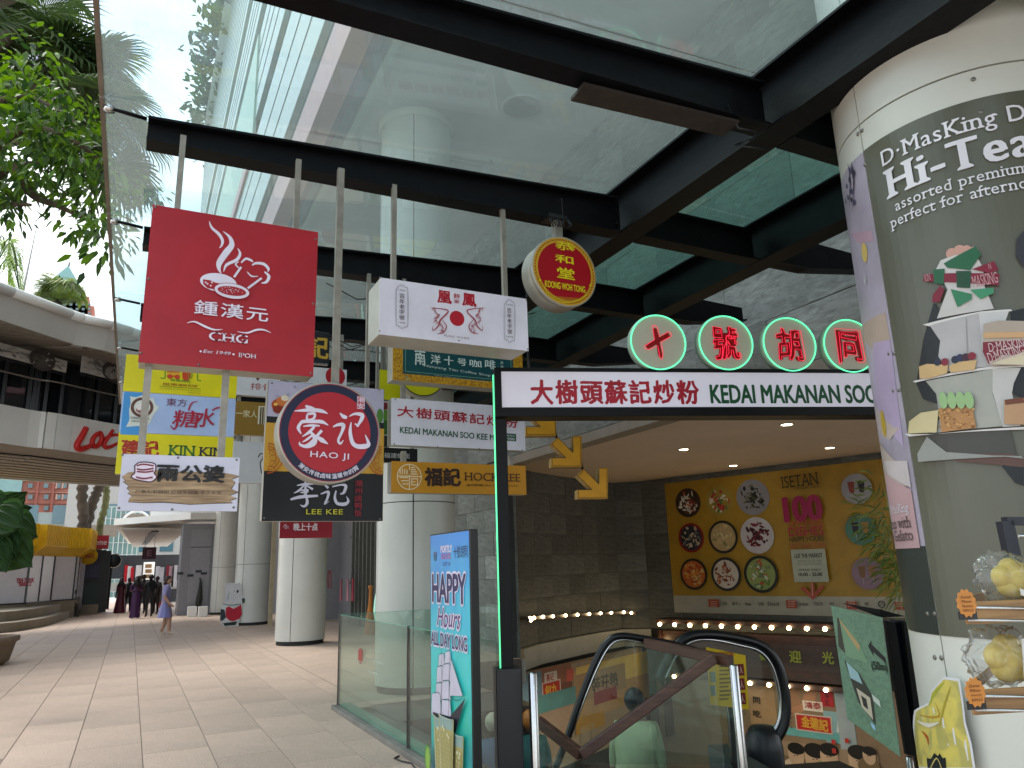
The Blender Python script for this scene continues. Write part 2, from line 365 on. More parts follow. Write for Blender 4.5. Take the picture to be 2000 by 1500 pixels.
# ------------------------------------------------------------ shared materials
M_steel = mat('0b0c10', rough=.5, var=.3, vs=9, name='black_steel', spec=.14, bump=.15, bs=30)
M_rust = mat('2c241e', rough=.8, var=.3, vs=14, name='rusty_steel')
M_galv = mat('8f8a80', rough=.45, metal=.4, var=.15, vs=14, name='galvanised_post')
M_cab = mat('a8a49a', rough=.4, metal=.3, var=.12, vs=5, name='sign_cabinet')
M_white = mat('c9cad2', rough=.35, var=.03, name='white_acrylic')
M_clad = mat('c6c7bf', rough=.32, var=.05, vs=1.3, name='column_cladding')
M_black = mat('0c0d10', rough=.35, var=.1, name='black_paint')
M_chrome = mat('c8c8c8', rough=.22, metal=1, var=.05, name='stainless_steel')
M_screw = mat('77756f', rough=.4, metal=.6, var=0, name='screw_metal')
def screws(surf, pts, parent, r=.006, px=True):
    for p in pts:
        u, v = surf.uv(p) if px else p
        c = surf.P(u, v, .0); n = (surf.P(u, v, .1)-c).normalized()
        MB().lathe([(0, .007), (r*.7, .006), (r, .002), (r, -.001)], c, M_screw, n=8, ax=n).build('screw', parent)
# ============================================================ GROUND
M_pave = mat('c6b09d', rough=.55, var=.10, vs=1.1, kind='granite', name='paving_granite')
M_joint = mat('7d7166', rough=.9, var=.1, name='joint_sand')
M_conc = mat('8d8a82', rough=.8, var=.12, vs=2, name='concrete')
M_darkfl = mat('4a4038', rough=.3, var=.2, vs=2, name='dark_floor')
ground = MB()
def gp(x0, x1, y0, y1): ground.add([(x0, y0, 0), (x1, y0, 0), (x1, y1, 0), (x0, y1, 0)], [(0, 1, 2, 3)], M_joint)
VX0, VX1, VY0, VY1 = 2.75, 4.9, 4.75, 8.3      # stair and escalator well
gp(-30, 2.75, -6, 60); gp(2.75, 30, -6, 3.9)
gp(2.75, 4.4, 8.3, 16.6); gp(4.4, 6.3, 12.4, 16.6); gp(2.75, 40, 16.6, 60)
M_far = mat('c9c0b4', rough=.6, var=.1, vs=.3, name='far_paving')
ground.add([(-600, 60, -.01), (600, 60, -.01), (600, 900, -.01), (-600, 900, -.01)], [(0, 1, 2, 3)], M_far)
ground.add([(-600, -60, -.012), (-30, -60, -.012), (-30, 60, -.012), (-600, 60, -.012)], [(0, 1, 2, 3)], M_far)
ground = structure(ground, 'ground')
SW, SL, OX = .572, 1.144, .232
def slab(x0, x1, y0, y1):
    g = .0035; mb = MB()
    mb.hexa([(x0+g, y0+g, 0), (x1-g, y0+g, 0), (x1-g, y1-g, 0), (x0+g, y1-g, 0), (x0+g+.002, y0+g+.002, .006), (x1-g-.002, y0+g+.002, .006), (x1-g-.002, y1-g-.002, .006), (x0+g+.002, y1-g-.002, .006)], M_pave)
    return mb
smesh = None; nsl = 0
cells = []
for i in range(-16, 4):
    off = (SL/2 if i % 2 else 0)+.30
    for j in range(4, 40):
        x0 = OX+i*SW; y0 = j*SL+off-1.2
        d = Vector((x0+.3, y0+.6, -1.6)).dot(FW)
        if d < .5: continue
        p = Vector((x0+.3, y0+.6, 0))-EYE; px = 1000+F*p.dot(RT)/d; py = 750-F*p.dot(UP)/d
        if -60 < px < 900 and py < 1560: cells.append((y0, x0))
cells.sort(); near = cells[:290]; farc = cells[290:]
for y0, x0 in near:
    if smesh is None: smesh = slab(0, SW, 0, SL).build('paving_slab', ground); smesh.location = (x0, y0, 0)
    else: o = smesh.copy(); COL.objects.link(o); o.location = (x0, y0, 0); o.parent = ground
rest = MB()
for y0, x0 in farc:
    m_ = slab(x0, x0+SW, y0, y0+SL); rest.add(m_.v, m_.f, M_pave)
if farc: o = rest.build('paving_slab_field', ground); o['kind'] = 'stuff'
# paving outside the reach of the single slabs: one thin sheet with real joints would be too fine to tell
sh = MB()
def sheet(x0, x1, y0, y1, m=M_pave, z=.004): sh.add([(x0, y0, z), (x1, y0, z), (x1, y1, z), (x0, y1, z)], [(0, 1, 2, 3)], m)
ymax = max(c[0] for c in cells)+SL
sheet(OX-16*SW-20, OX-16*SW, -6, 60); sheet(OX+4*SW+.003, 2.75, 3.9, 60, M_pave, .0035); sheet(-9, 2.75, ymax, 60, M_pave, .003)
sheet(-9, 30, -6, 3.3, M_pave, .003); sheet(2.76, 4.4, 8.3, 9.4, M_darkfl, .003); sheet(2.76, 4.4, 9.46, 16.6, M_pave, .005); sheet(4.4, 6.3, 12.4, 16.6, M_pave, .003); sheet(2.76, 30, 16.6, 60, M_pave, .003)
sheet(2.38, 2.75, 4.6, 9.35, M_darkfl, .008)
sh.build('paving_sheet', ground)
# floor slab edge round the well and the lower floor
wl = MB()
wl.box(2.75, 4.4, 8.3, 9.0, -.3, -.002, M_darkfl); wl.box(4.38, 4.42, 8.3, 12.4, -.4, -.002, M_darkfl); wl.box(4.4, 6.3, 12.38, 12.42, -4.6, -.002, M_darkfl); 
wl.box(2.6, 2.74, 3.9, 9.0, -4.6, -.002, M_darkfl)
wl.box(2.75, 14, 3.7, 3.9, -4.6, -.002, M_darkfl)
structure(wl, 'well_edge')
lf = MB(); lf.add([(2.5, 3.8, -4.6), (16, 3.8, -4.6), (16, 18, -4.6), (2.5, 18, -4.6)], [(0, 1, 2, 3)], mat('6a5a4a', rough=.4, var=.2, vs=1, name='lower_floor'))
structure(lf, 'lower_floor')
# ============================================================ MALL BUILDING
ZS, ZT = 3.62, 8.62        # porch soffit, upper soffit
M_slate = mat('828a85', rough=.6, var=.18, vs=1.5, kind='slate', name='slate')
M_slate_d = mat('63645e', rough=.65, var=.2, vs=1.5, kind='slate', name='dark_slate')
M_soff = mat('b6b9bb', rough=.7, var=.06, vs=.8, name='soffit_board')
M_porch = mat('dccab4', rough=.7, var=.05, vs=.7, name='porch_ceiling')
M_back = mat('2c2e2c', rough=.9, var=.1, name='wall_backing')
bld = thing('mall_building', 'tall mall building of pink, teal and white bands above the glass canopy', 'building', (6.3, 17, 0))
M_fpink = mat('b98a8c', rough=.5, var=.06, name='pink_panel'); M_fpurp = mat('7d6478', rough=.55, var=.08, name='plum_soffit')
M_fteal = mat('3f6570', rough=.12, var=.1, name='teal_glazing', spec=.8); M_fwht = mat('b2bebb', rough=.35, var=.04, name='pale_panel')
M_fgrn = mat('9db8a8', rough=.4, var=.05, name='pale_green_panel'); M_line = mat('4b5a60', rough=.6, var=0, name='panel_joint')
FX, FY0, FY1 = 2.0, -15, 44  # facade runs on unseen behind the camera, length set to dim the signs
def band(z0, z1, m, name='facade_band', x=FX, y0=FY0, y1=FY1, d=.3):
    MB().box(x, x+d, y0, y1, z0, z1, m).build(name, bld)
band(8.45, 9.25, M_fpink); band(9.25, 9.85, M_fteal, 'window_band', FX+.12); band(9.85, 12.55, M_fwht)
band(12.55, 13.3, M_fteal, 'window_band', FX+.12); band(13.3, 15.95, M_fwht); band(15.95, 16.9, M_fteal, 'window_band', FX+.12)
band(16.9, 18.95, M_fwht); band(18.95, 20.0, M_fteal, 'window_band', FX+.12); band(20.0, 26, M_fwht)
band(12.6, 15.9, M_fgrn, 'green_panel', FX-.05, 18.5, 44, .08); band(12.2, 12.62, M_fpink, 'pink_strip', FX-.07, 18, 44, .08)
jl = MB()
for z in (10.7, 11.6, 14.0, 14.7, 15.3, 17.4, 17.9, 18.4)+tuple(20.5+.55*k for k in range(10)): jl.box(FX-.012, FX+.02, FY0, FY1, z, z+.03, M_line)
jl.build('joint_line', bld)
rf = MB(); rf.box(FX-.3, 30, FY0, FY1, 26.0, 26.3, M_fwht); rf.build('roof', bld)
hd = MB(); Mh = mat('3e5a34', rough=.7, kind='leaf', col2='22361e', var=.1, name='hedge_leaf'); rnd = random.Random(5)
for k in range(2600):
    y = rnd.uniform(14, 44); z = 26.3+abs(rnd.gauss(0, .5)); x = FX-.3+rnd.gauss(0, .5); a = rnd.random()*6.3; s_ = rnd.uniform(.12, .3)
    z -= .7*max(0, rnd.gauss(0, .6)); c = Vector((x, y, z)); u = Vector((math.cos(a), math.sin(a), rnd.uniform(-.7, .7)))*s_; w = Vector((-math.sin(a), math.cos(a), rnd.uniform(-1, 1)))*s_*.5
    hd.add([c-u, c+w, c+u, c-w], [(0, 1, 2, 3)], Mh)
tag(hd.build('roof_planting'), 'fringe of green planting spilling over the roof edge of the mall', 'plants')['kind'] = 'stuff'
# underside: plum strip, grey recess lines, main soffit
sf = MB(); sf.box(FX+.3, 2.42, FY0, FY1, 8.50, 8.7, M_fpurp); sf.build('plum_soffit_strip', bld)
sf = MB(); sf.box(2.42, 2.62, FY0, FY1, 8.66, 8.8, mat('6b7b88', rough=.4, var=.05, name='recess_metal')); sf.build('soffit_recess', bld)
sf = MB(); sf.box(2.62, 2.74, FY0, FY1, 8.58, 8.8, M_fwht); sf.build('soffit_trim', bld)
for k in range(11):
    y0 = FY0+k*5.2; sf = MB(); sf.box(2.74, 6.32, y0+.01, y0+5.19, ZT, ZT+.15, M_soff); sf.build('soffit_panel', bld)
for (x, y) in ((4.94, 9.09), (4.9, 17.2), (4.9, 1.2), (4.9, 25.2)):
    sp = thing('ceiling_speaker', 'round grille recessed in the high soffit'+(' seen through the canopy glass' if y == 9.09 else ' far along the walkway' if y > 20 else ' beyond the second column' if y > 10 else ' above the entrance'), 'light', (x, y, ZT))
    MB().lathe([(.02, -.03), (.24, -.035), (.27, -.02), (.3, .0)], (x, y, ZT), mat('6a6f70', rough=.4, var=.1, name='grille'), n=28).build('grille', sp)
    MB().lathe([(.3, -.012), (.34, -.012), (.34, 0)], (x, y, ZT), M_soff, n=28).build('rim', sp)
# slate upper wall on x = 6.3, individually laid tiles
bk = MB(); bk.box(6.33, 6.6, -4, 17.6, ZS, ZT, M_back); bk.box(6.33, 6.6, 13.15, 17.6, 0, ZS, M_back); bk.build('wall_core', bld)
base_t = {}
def tiles_plane(y0, y1, z0, z1, tw, th, m, x=6.33, parent=bld):
    j = 0; z = z0
    while z < z1-.02:
        y = y0-(tw/2 if j % 2 else 0)
        while y < y1-.02:
            a, b = max(y, y0), min(y+tw, y1); h = min(th, z1-z)
            key = (round(b-a, 3), round(h, 3), m.name)
            if b-a > .05:
                pr = x-.03-random.choice((0, .004, .008, .012))
                if key not in base_t:
                    o = MB().box(0, .03, .003, b-a-.003, .003, h-.003, m).build('slate_tile', parent); base_t[key] = o
                else: o = base_t[key].copy(); COL.objects.link(o); o.parent = parent
                q = wloc(parent); o.location = (pr-q.x, a-q.y, z-q.z)
            y += tw
        z += th; j += 1
# first tile objects are built at the origin of their parent, so shift meshes once
_b0 = wloc(bld)
def _fix():
    for o in base_t.values():
        for v in o.data.vertices: v.co += _b0
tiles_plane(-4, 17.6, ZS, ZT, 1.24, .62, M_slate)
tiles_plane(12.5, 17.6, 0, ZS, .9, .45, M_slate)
_fix()
# porch soffit (polygon), with edge beam
wallp = [(6.3, 12.5), (7.0, 13.9), (7.79, 14.6), (9.05, 15.3), (10.3, 15.95), (11.1, 16.25), (11.62, 15.72), (12.55, 12.95), (13.5, 10.12), (15.2, 5.0)]
so = MB(); pl = [(6.58, -4)]+[(6.58, 12.5)]+wallp[1:]+[(15.2, -4)]
so.prism([(x, y, ZS) for x, y in pl], (0, 0, .12), M_porch); so.build('porch_ceiling', bld)
so = MB(); so.box(6.30, 6.58, -4, 12.7, ZS-.16, ZS-.002, mat('8f8a7e', rough=.6, var=.08, name='soffit_beam')); so.build('soffit_beam', bld, bevel=.01)
so = MB(); so.box(6.6, 6.95, -4, 12.7, ZS-.06, ZS-.002, mat('a49a8a', rough=.6, var=.08, name='soffit_step')); so.build('soffit_step', bld, bevel=.01)
for k, (x, y) in enumerate(((9.02, 8.31), (9.10, 10.91), (11.86, 9.94), (11.85, 12.57), (8.9, 5.6), (11.9, 7.2))):
    t = thing('downlight', ('lit round downlight in the porch ceiling, first in the row behind the white shop sign', 'lit round downlight near the curved dark slate wall', 'lit round downlight above the yellow dishes poster, close to the wall', 'small lit downlight over the corner where the slate walls meet', 'lit downlight over the escalator landing', 'lit downlight above the bamboo')[k], 'light', (x, y, ZS), 'downlights in the porch ceiling')
    MB().lathe([(.085, -.006), (.11, -.004), (.115, .0)], (x, y, ZS), M_chrome, n=20).build('trim_ring', t)
    MB().lathe([(0, .0), (.03, -.003), (.085, -.004)], (x, y, ZS), mat('fff0d0', emit=9, var=0, name='lamp_glow'), n=20).build('lamp', t)
# dark walls round the well, built as tile courses that follow the plan
dw = thing('slate_wall', 'dark curved slate wall behind the escalators', 'wall', (9, 15.3, 0))
core = MB(); pts = wallp
for (x0, y0), (x1, y1) in zip(pts[:-1], pts[1:]):
    n = Vector((y1-y0, -(x1-x0), 0)).normalized()*-.25
    core.hexa([(x0, y0, -4.6), (x1, y1, -4.6), (x1+n.x, y1+n.y, -4.6), (x0+n.x, y0+n.y, -4.6), (x0, y0, ZS), (x1, y1, ZS), (x1+n.x, y1+n.y, ZS), (x0+n.x, y0+n.y, ZS)], M_back)
core.build('wall_core', dw)
cnt = 0
for (x0, y0), (x1, y1) in zip(pts[:-1], pts[1:]):
    d = Vector((x1-x0, y1-y0, 0)); ln = d.length; d.normalize(); n = Vector((d.y, -d.x, 0)); nn = max(1, round(ln/.85)); tw = ln/nn
    zz = 0.0; r_ = 0; cache = None
    while zz < ZS-.05:
        h = min(.452, ZS-zz)
        for k in range(nn):
            pr = .006+random.choice((0, .004, .009))
            if cache is None or abs(cache[1]-h) > .01:
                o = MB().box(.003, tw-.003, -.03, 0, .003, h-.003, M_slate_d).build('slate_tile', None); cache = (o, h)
            else: o = cache[0].copy(); COL.objects.link(o)
            o.parent = dw; o.rotation_euler = (0, 0, math.atan2(d.y, d.x))
            o.location = Vector((x0, y0, zz))+d*(k*tw)+n*(pr-.004)-dw.location; cnt += 1
        zz += h; r_ += 1
# pale slab-edge band under the slate, and the glowing lower storey wall
eb = MB(); M_edge = mat('a8a79c', rough=.6, var=.08, name='slab_edge')
for (x0, y0), (x1, y1) in zip(pts[:6], pts[1:7]):
    n = Vector((y1-y0, -(x1-x0), 0)).normalized()*.12
    eb.hexa([(x0, y0, -.42), (x1, y1, -.42), (x1+n.x, y1+n.y, -.42), (x0+n.x, y0+n.y, -.42), (x0, y0, -.02), (x1, y1, -.02), (x1+n.x, y1+n.y, -.02), (x0+n.x, y0+n.y, -.02)], M_edge)
eb.build('slab_edge', dw)
# ============================================================ COLUMNS
seam_px = {}
def column(y, label, x=3.62, r=.56, top=ZT, seam=-1.9, hz=(2.45, 5.4)):
    t = thing('clad_column', label, 'column', (x, y, 0), 'white clad columns along the walkway')
    MB().lathe([(r-.03, 0), (r-.03, top)], (x, y, 0), M_back, n=40).build('core', t)
    zs = [.09]+list(hz)+[top]; g = .008/r
    for a0, a1 in ((seam, seam+2.05), (seam+2.05, seam+4.15), (seam+4.15, seam+2*math.pi)):
        for z0, z1 in zip(zs[:-1], zs[1:]):
            MB().shell(r, z0+.006, z1-.006, (x, y, 0), M_clad, 22, a0+g, a1-g).build('cladding_panel', t)
    MB().lathe([(r-.035, 0), (r-.035, .09)], (x, y, 0), mat('4a4a46', rough=.5, var=.1, name='base_ring'), n=40).build('base_ring', t)
    MB().lathe([(r+.01, top-.12), (r+.05, top-.1), (r+.05, top)], (x, y, 0), M_clad, n=40).build('collar', t)
    return t
column(10.32, 'big white clad column behind the glass balustrade and the blue banner', seam=-1.98, hz=(2.5, 5.6))
column(18.35, 'white clad column below the red sign with four white characters', seam=-2.16, hz=(4.9,))
column(26.4, 'white clad column beside the bear cut-out', seam=-2.3, hz=(1.9, 4.6))
column(34.4, 'farthest clad column in shade next to the grey cabinet', seam=-2.3, hz=(1.9, 4.6))
# ============================================================ GLASS CANOPY
cp = thing('glass_canopy', 'glass canopy on black steel beams over the sign cluster', 'canopy', (2.0, 5.0, 4.1))
Z0 = 4.10
def zt(x): return 4.26+.055*max(0, x+.12) if x < 3.31 else 4.46
def ibeam(p, q, h0, h1, w=.14, name='cross_beam', m=M_steel):
    p, q = Vector(p), Vector(q); d = (q-p).normalized(); s_ = d.cross(Vector((0, 0, 1))).normalized(); mb = MB()
    def seg(w2, a0, a1, b0, b1):     # heights at p (a) and q (b)
        s2 = s_*w2
        mb.hexa([p-s2+Vector((0, 0, a0)), q-s2+Vector((0, 0, b0)), q+s2+Vector((0, 0, b0)), p+s2+Vector((0, 0, a0)),
                 p-s2+Vector((0, 0, a1)), q-s2+Vector((0, 0, b1)), q+s2+Vector((0, 0, b1)), p+s2+Vector((0, 0, a1))], m)
    seg(w/2, 0, .016, 0, .016); seg(.007, .016, h0-.016, .016, h1-.016); seg(w/2, h0-.016, h0, h1-.016, h1)
    return mb.build(name, cp)
ibeam((3.31, -6, Z0), (3.31, 17.5, Z0), .41, .41, .2, 'main_beam'); ibeam((4.76, -6, Z0), (4.76, 17.5, Z0), .38, .38, .2, 'main_beam')
rows = [-4.6, -3.1, -1.6, -.1, 1.4, 2.9, 4.43, 6.03, 7.9, 9.7, 11.5]  # rows behind the camera are unseen, added to keep front light off the signs
for y in rows:
    ibeam((-.12, y+(.06 if y == 2.9 else .05 if y > 4 else 0), Z0), (3.2, y-(.04 if y == 2.9 else 0), Z0), .155, .30)
    ibeam((3.42, y, Z0), (4.65, y, Z0), .28, .28)
    # tapered stub beyond the second beam
    mb = MB()
    mb.prism([(4.87, y-.008, Z0+.02), (5.25, y-.008, Z0+.02), (6.05, y-.008, Z0+.13), (6.05, y-.008, Z0+.3), (4.87, y-.008, Z0+.34)], (0, .016, 0), M_steel)
    mb.prism([(4.87, y-.07, Z0+.02), (5.25, y-.07, Z0+.02), (6.05, y-.07, Z0+.13), (6.05, y-.07, Z0+.145), (5.25, y-.07, Z0+.035), (4.87, y-.07, Z0+.035)], (0, .14, 0), M_steel)
    mb.build('stub_beam', cp)
    # end plates and bolts at the joint
    mb = MB(); mb.box(3.2, 3.208, y-.06, y+.06, Z0+.03, Z0+.27, M_steel)
    for zz in (.08, .2):
        for dy in (-.035, .035): mb.lathe([(0, .012), (.011, .01), (.013, 0)], (3.199, y+dy, Z0+zz), M_steel, n=6, ax=(-1, 0, 0))
    mb.build('end_plate', cp)
    mb = MB(); mb.tube([(-.13, y+.05, Z0+.17), (-.36, y+.06, 4.30)], .012, M_steel, n=6); mb.lathe([(0, .02), (.03, .015), (.03, -.015), (0, -.02)], (-.33, y+.06, 4.29), M_chrome, n=10)
    mb.build('glass_rod', cp)
# rusty angle bracket under the nearest cross beam
MB().bar((1.95, 2.96, 4.075), (2.98, 2.90, 4.085), .15, .02, M_rust).build('rusty_bracket', cp)
mb = MB(); mb.tube([(2.93, 2.86, 4.2), (2.98, 2.84, 4.05), (3.08, 2.8, 4.03), (3.16, 2.9, 4.06), (3.05, 2.95, 4.02), (3.2, 2.86, 3.98)], .008, M_black, n=5); mb.build('wire_tie', cp)
G_can = glass(tint=(.79, .90, .90), haze=.115, ior=1.52)
G_grn = glass(tint=(.62, .84, .78), haze=.13, ior=1.52, hazecol=(.55, .78, .72))
ye = [-6.1]+rows+[13.3]
for a, b in zip(ye[:-1], ye[1:]):
    xa = -.36
    mb = MB(); mb.hexa([(xa, a+.01, 4.325), (3.3, a+.01, 4.535), (3.3, b-.01, 4.535), (xa, b-.01, 4.325), (xa, a+.01, 4.337), (3.3, a+.01, 4.547), (3.3, b-.01, 4.547), (xa, b-.01, 4.337)], G_can); mb.build('glass_pane', cp)
    mb = MB(); mb.hexa([(3.33, a+.01, 4.535), (4.75, a+.01, 4.52), (4.75, b-.01, 4.52), (3.33, b-.01, 4.535), (3.33, a+.01, 4.547), (4.75, a+.01, 4.532), (4.75, b-.01, 4.532), (3.33, b-.01, 4.547)], G_grn); mb.build('glass_pane', cp)
    mb = MB(); mb.box(-.385, -.36, a+.01, b-.01, 4.318, 4.342, mat('7d7468', rough=.6, var=.2, name='edge_channel')); mb.build('edge_channel', cp)
# ============================================================ HANGING SIGNS
WH = 'd6d5e2'
def cabinet(name, label, y, a, b, depth, face, group='shop signs hung under the canopy', cab=M_cab, rim=0):
    """box sign facing the walkway; a, b = upper-left and lower-right corners of its face"""
    P = onY(*a, y); Q = onY(*b, y); x0, x1, z0, z1 = P.x, Q.x, Q.z, P.z
    t = thing(name, label, 'sign', ((x0+x1)/2, y, z0), group)
    MB().box(x0, x1, y+.004, y+depth, z0, z1, cab).build('cabinet', t, bevel=.004)
    MB().box(x0-.002+rim, x1+.002-rim, y, y+.005, z0-.002+rim, z1+.002-rim, pm(face)).build('printed_face', t)
    return t, PY(y), (x0, x1, z0, z1)
def disc_cab(name, label, y, c, r, depth, face, group='shop signs hung under the canopy', cab=M_cab):
    P = onY(*c, y)
    t = thing(name, label, 'sign', (P.x, y, P.z-r), group)
    MB().lathe([(0, -depth), (r, -depth), (r, -.006), (r-.004, -.002)], P, cab, n=56, ax=(0, -1, 0)).build('drum', t)
    MB().lathe([(r-.004, -.004), (r-.004, 0), (0, 0)], P, pm(face), n=56, ax=(0, -1, 0), smooth=False).build('printed_face', t)
    MB().lathe([(r-.002, -.03), (r+.006, -.03), (r+.006, .001), (r-.004, .001)], P, cab, n=56, ax=(0, -1, 0)).build('rim', t)
    return t, PY(y), P
def post(y, x, z0, z1, parent, w=.032):
    MB().box(x-w/2, x+w/2, y-w/2, y+w/2, z0, z1, M_galv).build('hanger_post', parent)
def X_at(px, py, y): return onY(px, py, y).x
# ---- big red sign, upper left
y = 4.24
t, S, (x0, x1, z0, z1) = cabinet('shop_sign', 'big square dark red sign with a white steaming bun drawing, CHG and Est 1949 IPOH', y, (299, 400), (611, 735), .15, 'a01f2b')
for px in (352, 582): post(y+.075, X_at(px, 340, y+.075), z1, Z0+.01, t)
p = Print(S)
W_ = 'dcd8e8'
def z1p(x, y): return (220+x/4, 380+y/4)
def zst(lst): return [z1p(*q) for q in lst]
p.stroke(zst([(755, 208), (775, 260), (830, 310), (858, 360), (850, 400), (832, 418)]), [.002, .014, .018, .016, .01, .002], W_)
p.stroke(zst([(862, 288), (915, 335), (930, 395), (890, 450), (835, 530), (830, 580), (848, 618)]), [.002, .018, .03, .036, .032, .018, .002], W_)
p.stroke(zst([(975, 420), (995, 460), (970, 510), (890, 550), (866, 605)]), [.002, .014, .018, .016, .002], W_)
p.stroke(zst([(985, 525), (960, 545), (985, 575)]), [.004, .01, .006], W_)
p.stroke(zst([(1003, 535), (1040, 503), (1080, 515), (1095, 528)]), [.006, .014, .014, .006], W_)
p.stroke(zst([(1088, 555), (1120, 538), (1180, 545), (1215, 580), (1212, 605)]), [.006, .015, .018, .016, .004], W_)
p.stroke(zst([(1185, 605), (1220, 640), (1200, 685), (1160, 693)]), [.008, .018, .016, .004], W_)
p.stroke(zst([(1050, 605), (1085, 640), (1135, 640)]), [.004, .01, .003], W_)
p.stroke(zst([(1003, 568), (948, 648)]), .012, W_); p.stroke(zst([(1163, 655), (1055, 735)]), .012, W_)
e = [z1p(825+143*math.cos(R(a))*(1), 690+72*math.sin(R(a))+ (825+143*math.cos(R(a))-825)*.12) for a in range(0, 360, 10)]; p.poly(e, W_)
p.poly(zst([(705, 665), (760, 672), (800, 690), (850, 700), (800, 745), (740, 735), (705, 700)]), 'a01f2b')
for q in ((740, 700), (765, 715), (775, 690), (725, 690)): p.disc(z1p(*q), .005, W_, n=8)
e = [z1p(930+142*math.cos(R(a)), 758+62*math.sin(R(a))+142*math.cos(R(a))*.13) for a in range(0, 360, 10)]; p.poly(e, 'a01f2b')
e = [z1p(930+135*math.cos(R(a)), 758+58*math.sin(R(a))+135*math.cos(R(a))*.13) for a in range(0, 360, 10)]; p.poly(e, W_)
e = [z1p(930+112*math.cos(R(a)), 758+36*math.sin(R(a))+112*math.cos(R(a))*.13) for a in range(0, 360, 12)]; p.poly(e, 'a01f2b')
rr_ = random.Random(3)
for k in range(34):
    a, q = rr_.uniform(0, 6.28), rr_.uniform(.1, .85); dx = 112*q*math.cos(a); p.disc(z1p(930+dx, 758+34*q*math.sin(a)+dx*.13), .0022, W_, n=5); p.z -= p.st
p.text('鍾漢元', z1p(642, 825), z1p(1210, 1000), W_, bold=.012, space=1.1)
p.stroke(zst([(580, 1008), (640, 998), (720, 1035), (790, 1060), (858, 1058)]), [.002, .009, .012, .009, .002], W_)
p.stroke(zst([(972, 1075), (1050, 1085), (1120, 1062), (1180, 1062), (1235, 1085)]), [.002, .009, .012, .009, .002], W_)
p.text('CHG', z1p(755, 1075), z1p(1050, 1170), W_, bold=.018, serif=True)
p.text('Est 1949', z1p(708, 1215), z1p(915, 1260), W_, serif=True, italic=.25, bold=.008)
p.disc(z1p(686, 1230), .006, W_, n=10); p.disc(z1p(942, 1253), .006, W_, n=10)
p.text('IPOH', z1p(982, 1240), z1p(1118, 1287), W_, serif=True, bold=.01)
p.build('lettering', t)
screws(S, [z1p(*q) for q in ((335, 98), (1585, 350), (283, 660), (1565, 853), (222, 1237), (672, 1330), (1548, 1397))], t, .007)
# ---- white board with timber drawing under it
t2, S, (x0, x1, a0_, a1_) = cabinet('shop_sign', 'white board with drawn timber plank and three black characters, below the red sign', 4.28, (240, 887), (462, 998), .05, 'c9cadb')
for px in (283, 437): post(4.31, X_at(px, 800, 4.31), a1_, z0, t2, .036)
p = Print(S)
def z3(x, y): return (220+x/5, 680+y/5)
pl = [(150, 1215), (90, 1255), (130, 1300), (95, 1300), (160, 1345), (135, 1365), (175, 1400), (145, 1415), (190, 1440), (160, 1470)]
tim = [z3(*q) for q in pl]+[(220+q[0], 680+q[1]) for q in ((30, 300), (60, 302), (100, 301), (150, 305), (200, 303), (235, 302), (228, 298), (243, 293), (228, 288), (246, 281), (232, 275), (240, 262), (232, 256), (248, 250), (232, 246))]+[z3(1060, 1215), z3(700, 1210), z3(420, 1190)]
M_tim = mat('b39a77', rough=.5, kind='wood', col2='7c6248', var=.1, name='timber_print')
p.poly([(a, b+.8) for a, b in tim], '3a2c26'); p.poly([(1000*0+a*.995+1.6, b*.999+.6) for a, b in tim], M_tim)
for k in range(5): p.stroke([(252+k*2, 934+k*11), (320, 936+k*11), (400, 935+k*11.4), (448-k, 937+k*11)], .0012, '6d5440')
cup = [z3(*q) for q in ((215, 1150), (260, 1118), (340, 1115), (415, 1135), (418, 1200), (405, 1220), (430, 1260), (380, 1305), (300, 1300), (200, 1275), (185, 1245), (215, 1220))]
p.poly(cup, 'e0d5e4'); p.stroke(cup+[cup[0]], .006, '4a2233')
for q in ([(235, 1150), (300, 1135), (400, 1150)], [(235, 1180), (300, 1190), (400, 1175)], [(235, 1205), (320, 1212), (400, 1200)], [(230, 1260), (300, 1275), (390, 1262)]): p.stroke([z3(*k) for k in q], .008, '7a2a3c')
p.text('兩公婆', z3(442, 1135), z3(1085, 1315), '1c1a1c', bold=.045, brush=1, space=1.05)
p.text('广东七彩肠粉 红烧牛肉面 手工水饺', z3(222, 1385), z3(1060, 1430), '3d3028', brush=.5)
p.build('lettering', t2)
screws(S, [z3(*q) for q in ((97, 1040), (638, 1068), (1210, 1090))]+[(232, 992), (336, 995), (456, 991)], t2, .006)
# ---- Fung Wong lightbox
t, S, (x0, x1, z0, z1) = cabinet('shop_sign', 'long white lightbox with a red sun between two phoenixes and FUNG WONG', 4.28, (742.5, 542.5), (1032, 685), .26, WH, cab=mat('b5b3aa', rough=.4, var=.08, name='pale_cabinet'))
for px in (769, 982): post(4.40, X_at(px, 440, 4.40), z1, Z0+.02, t)
p = Print(S)
def z2(x, y): return (700+x/4, 400+y/4)
p.disc(z2(770, 888), .052, 'a8182a')
p.text('凰', z2(618, 665), z2(725, 778), 'a3192b', bold=.03, brush=.6); p.text('鳳', z2(812, 688), z2(918, 800), 'a3192b', bold=.03, brush=.6)
p.text('餅', z2(742, 690), z2(792, 738), 'a3192b', bold=.01); p.text('家', z2(745, 738), z2(790, 775), 'a3192b', bold=.01)
p.text('FUNG WONG', z2(670, 1015), z2(862, 1052), '6a3a3c', space=1.35)
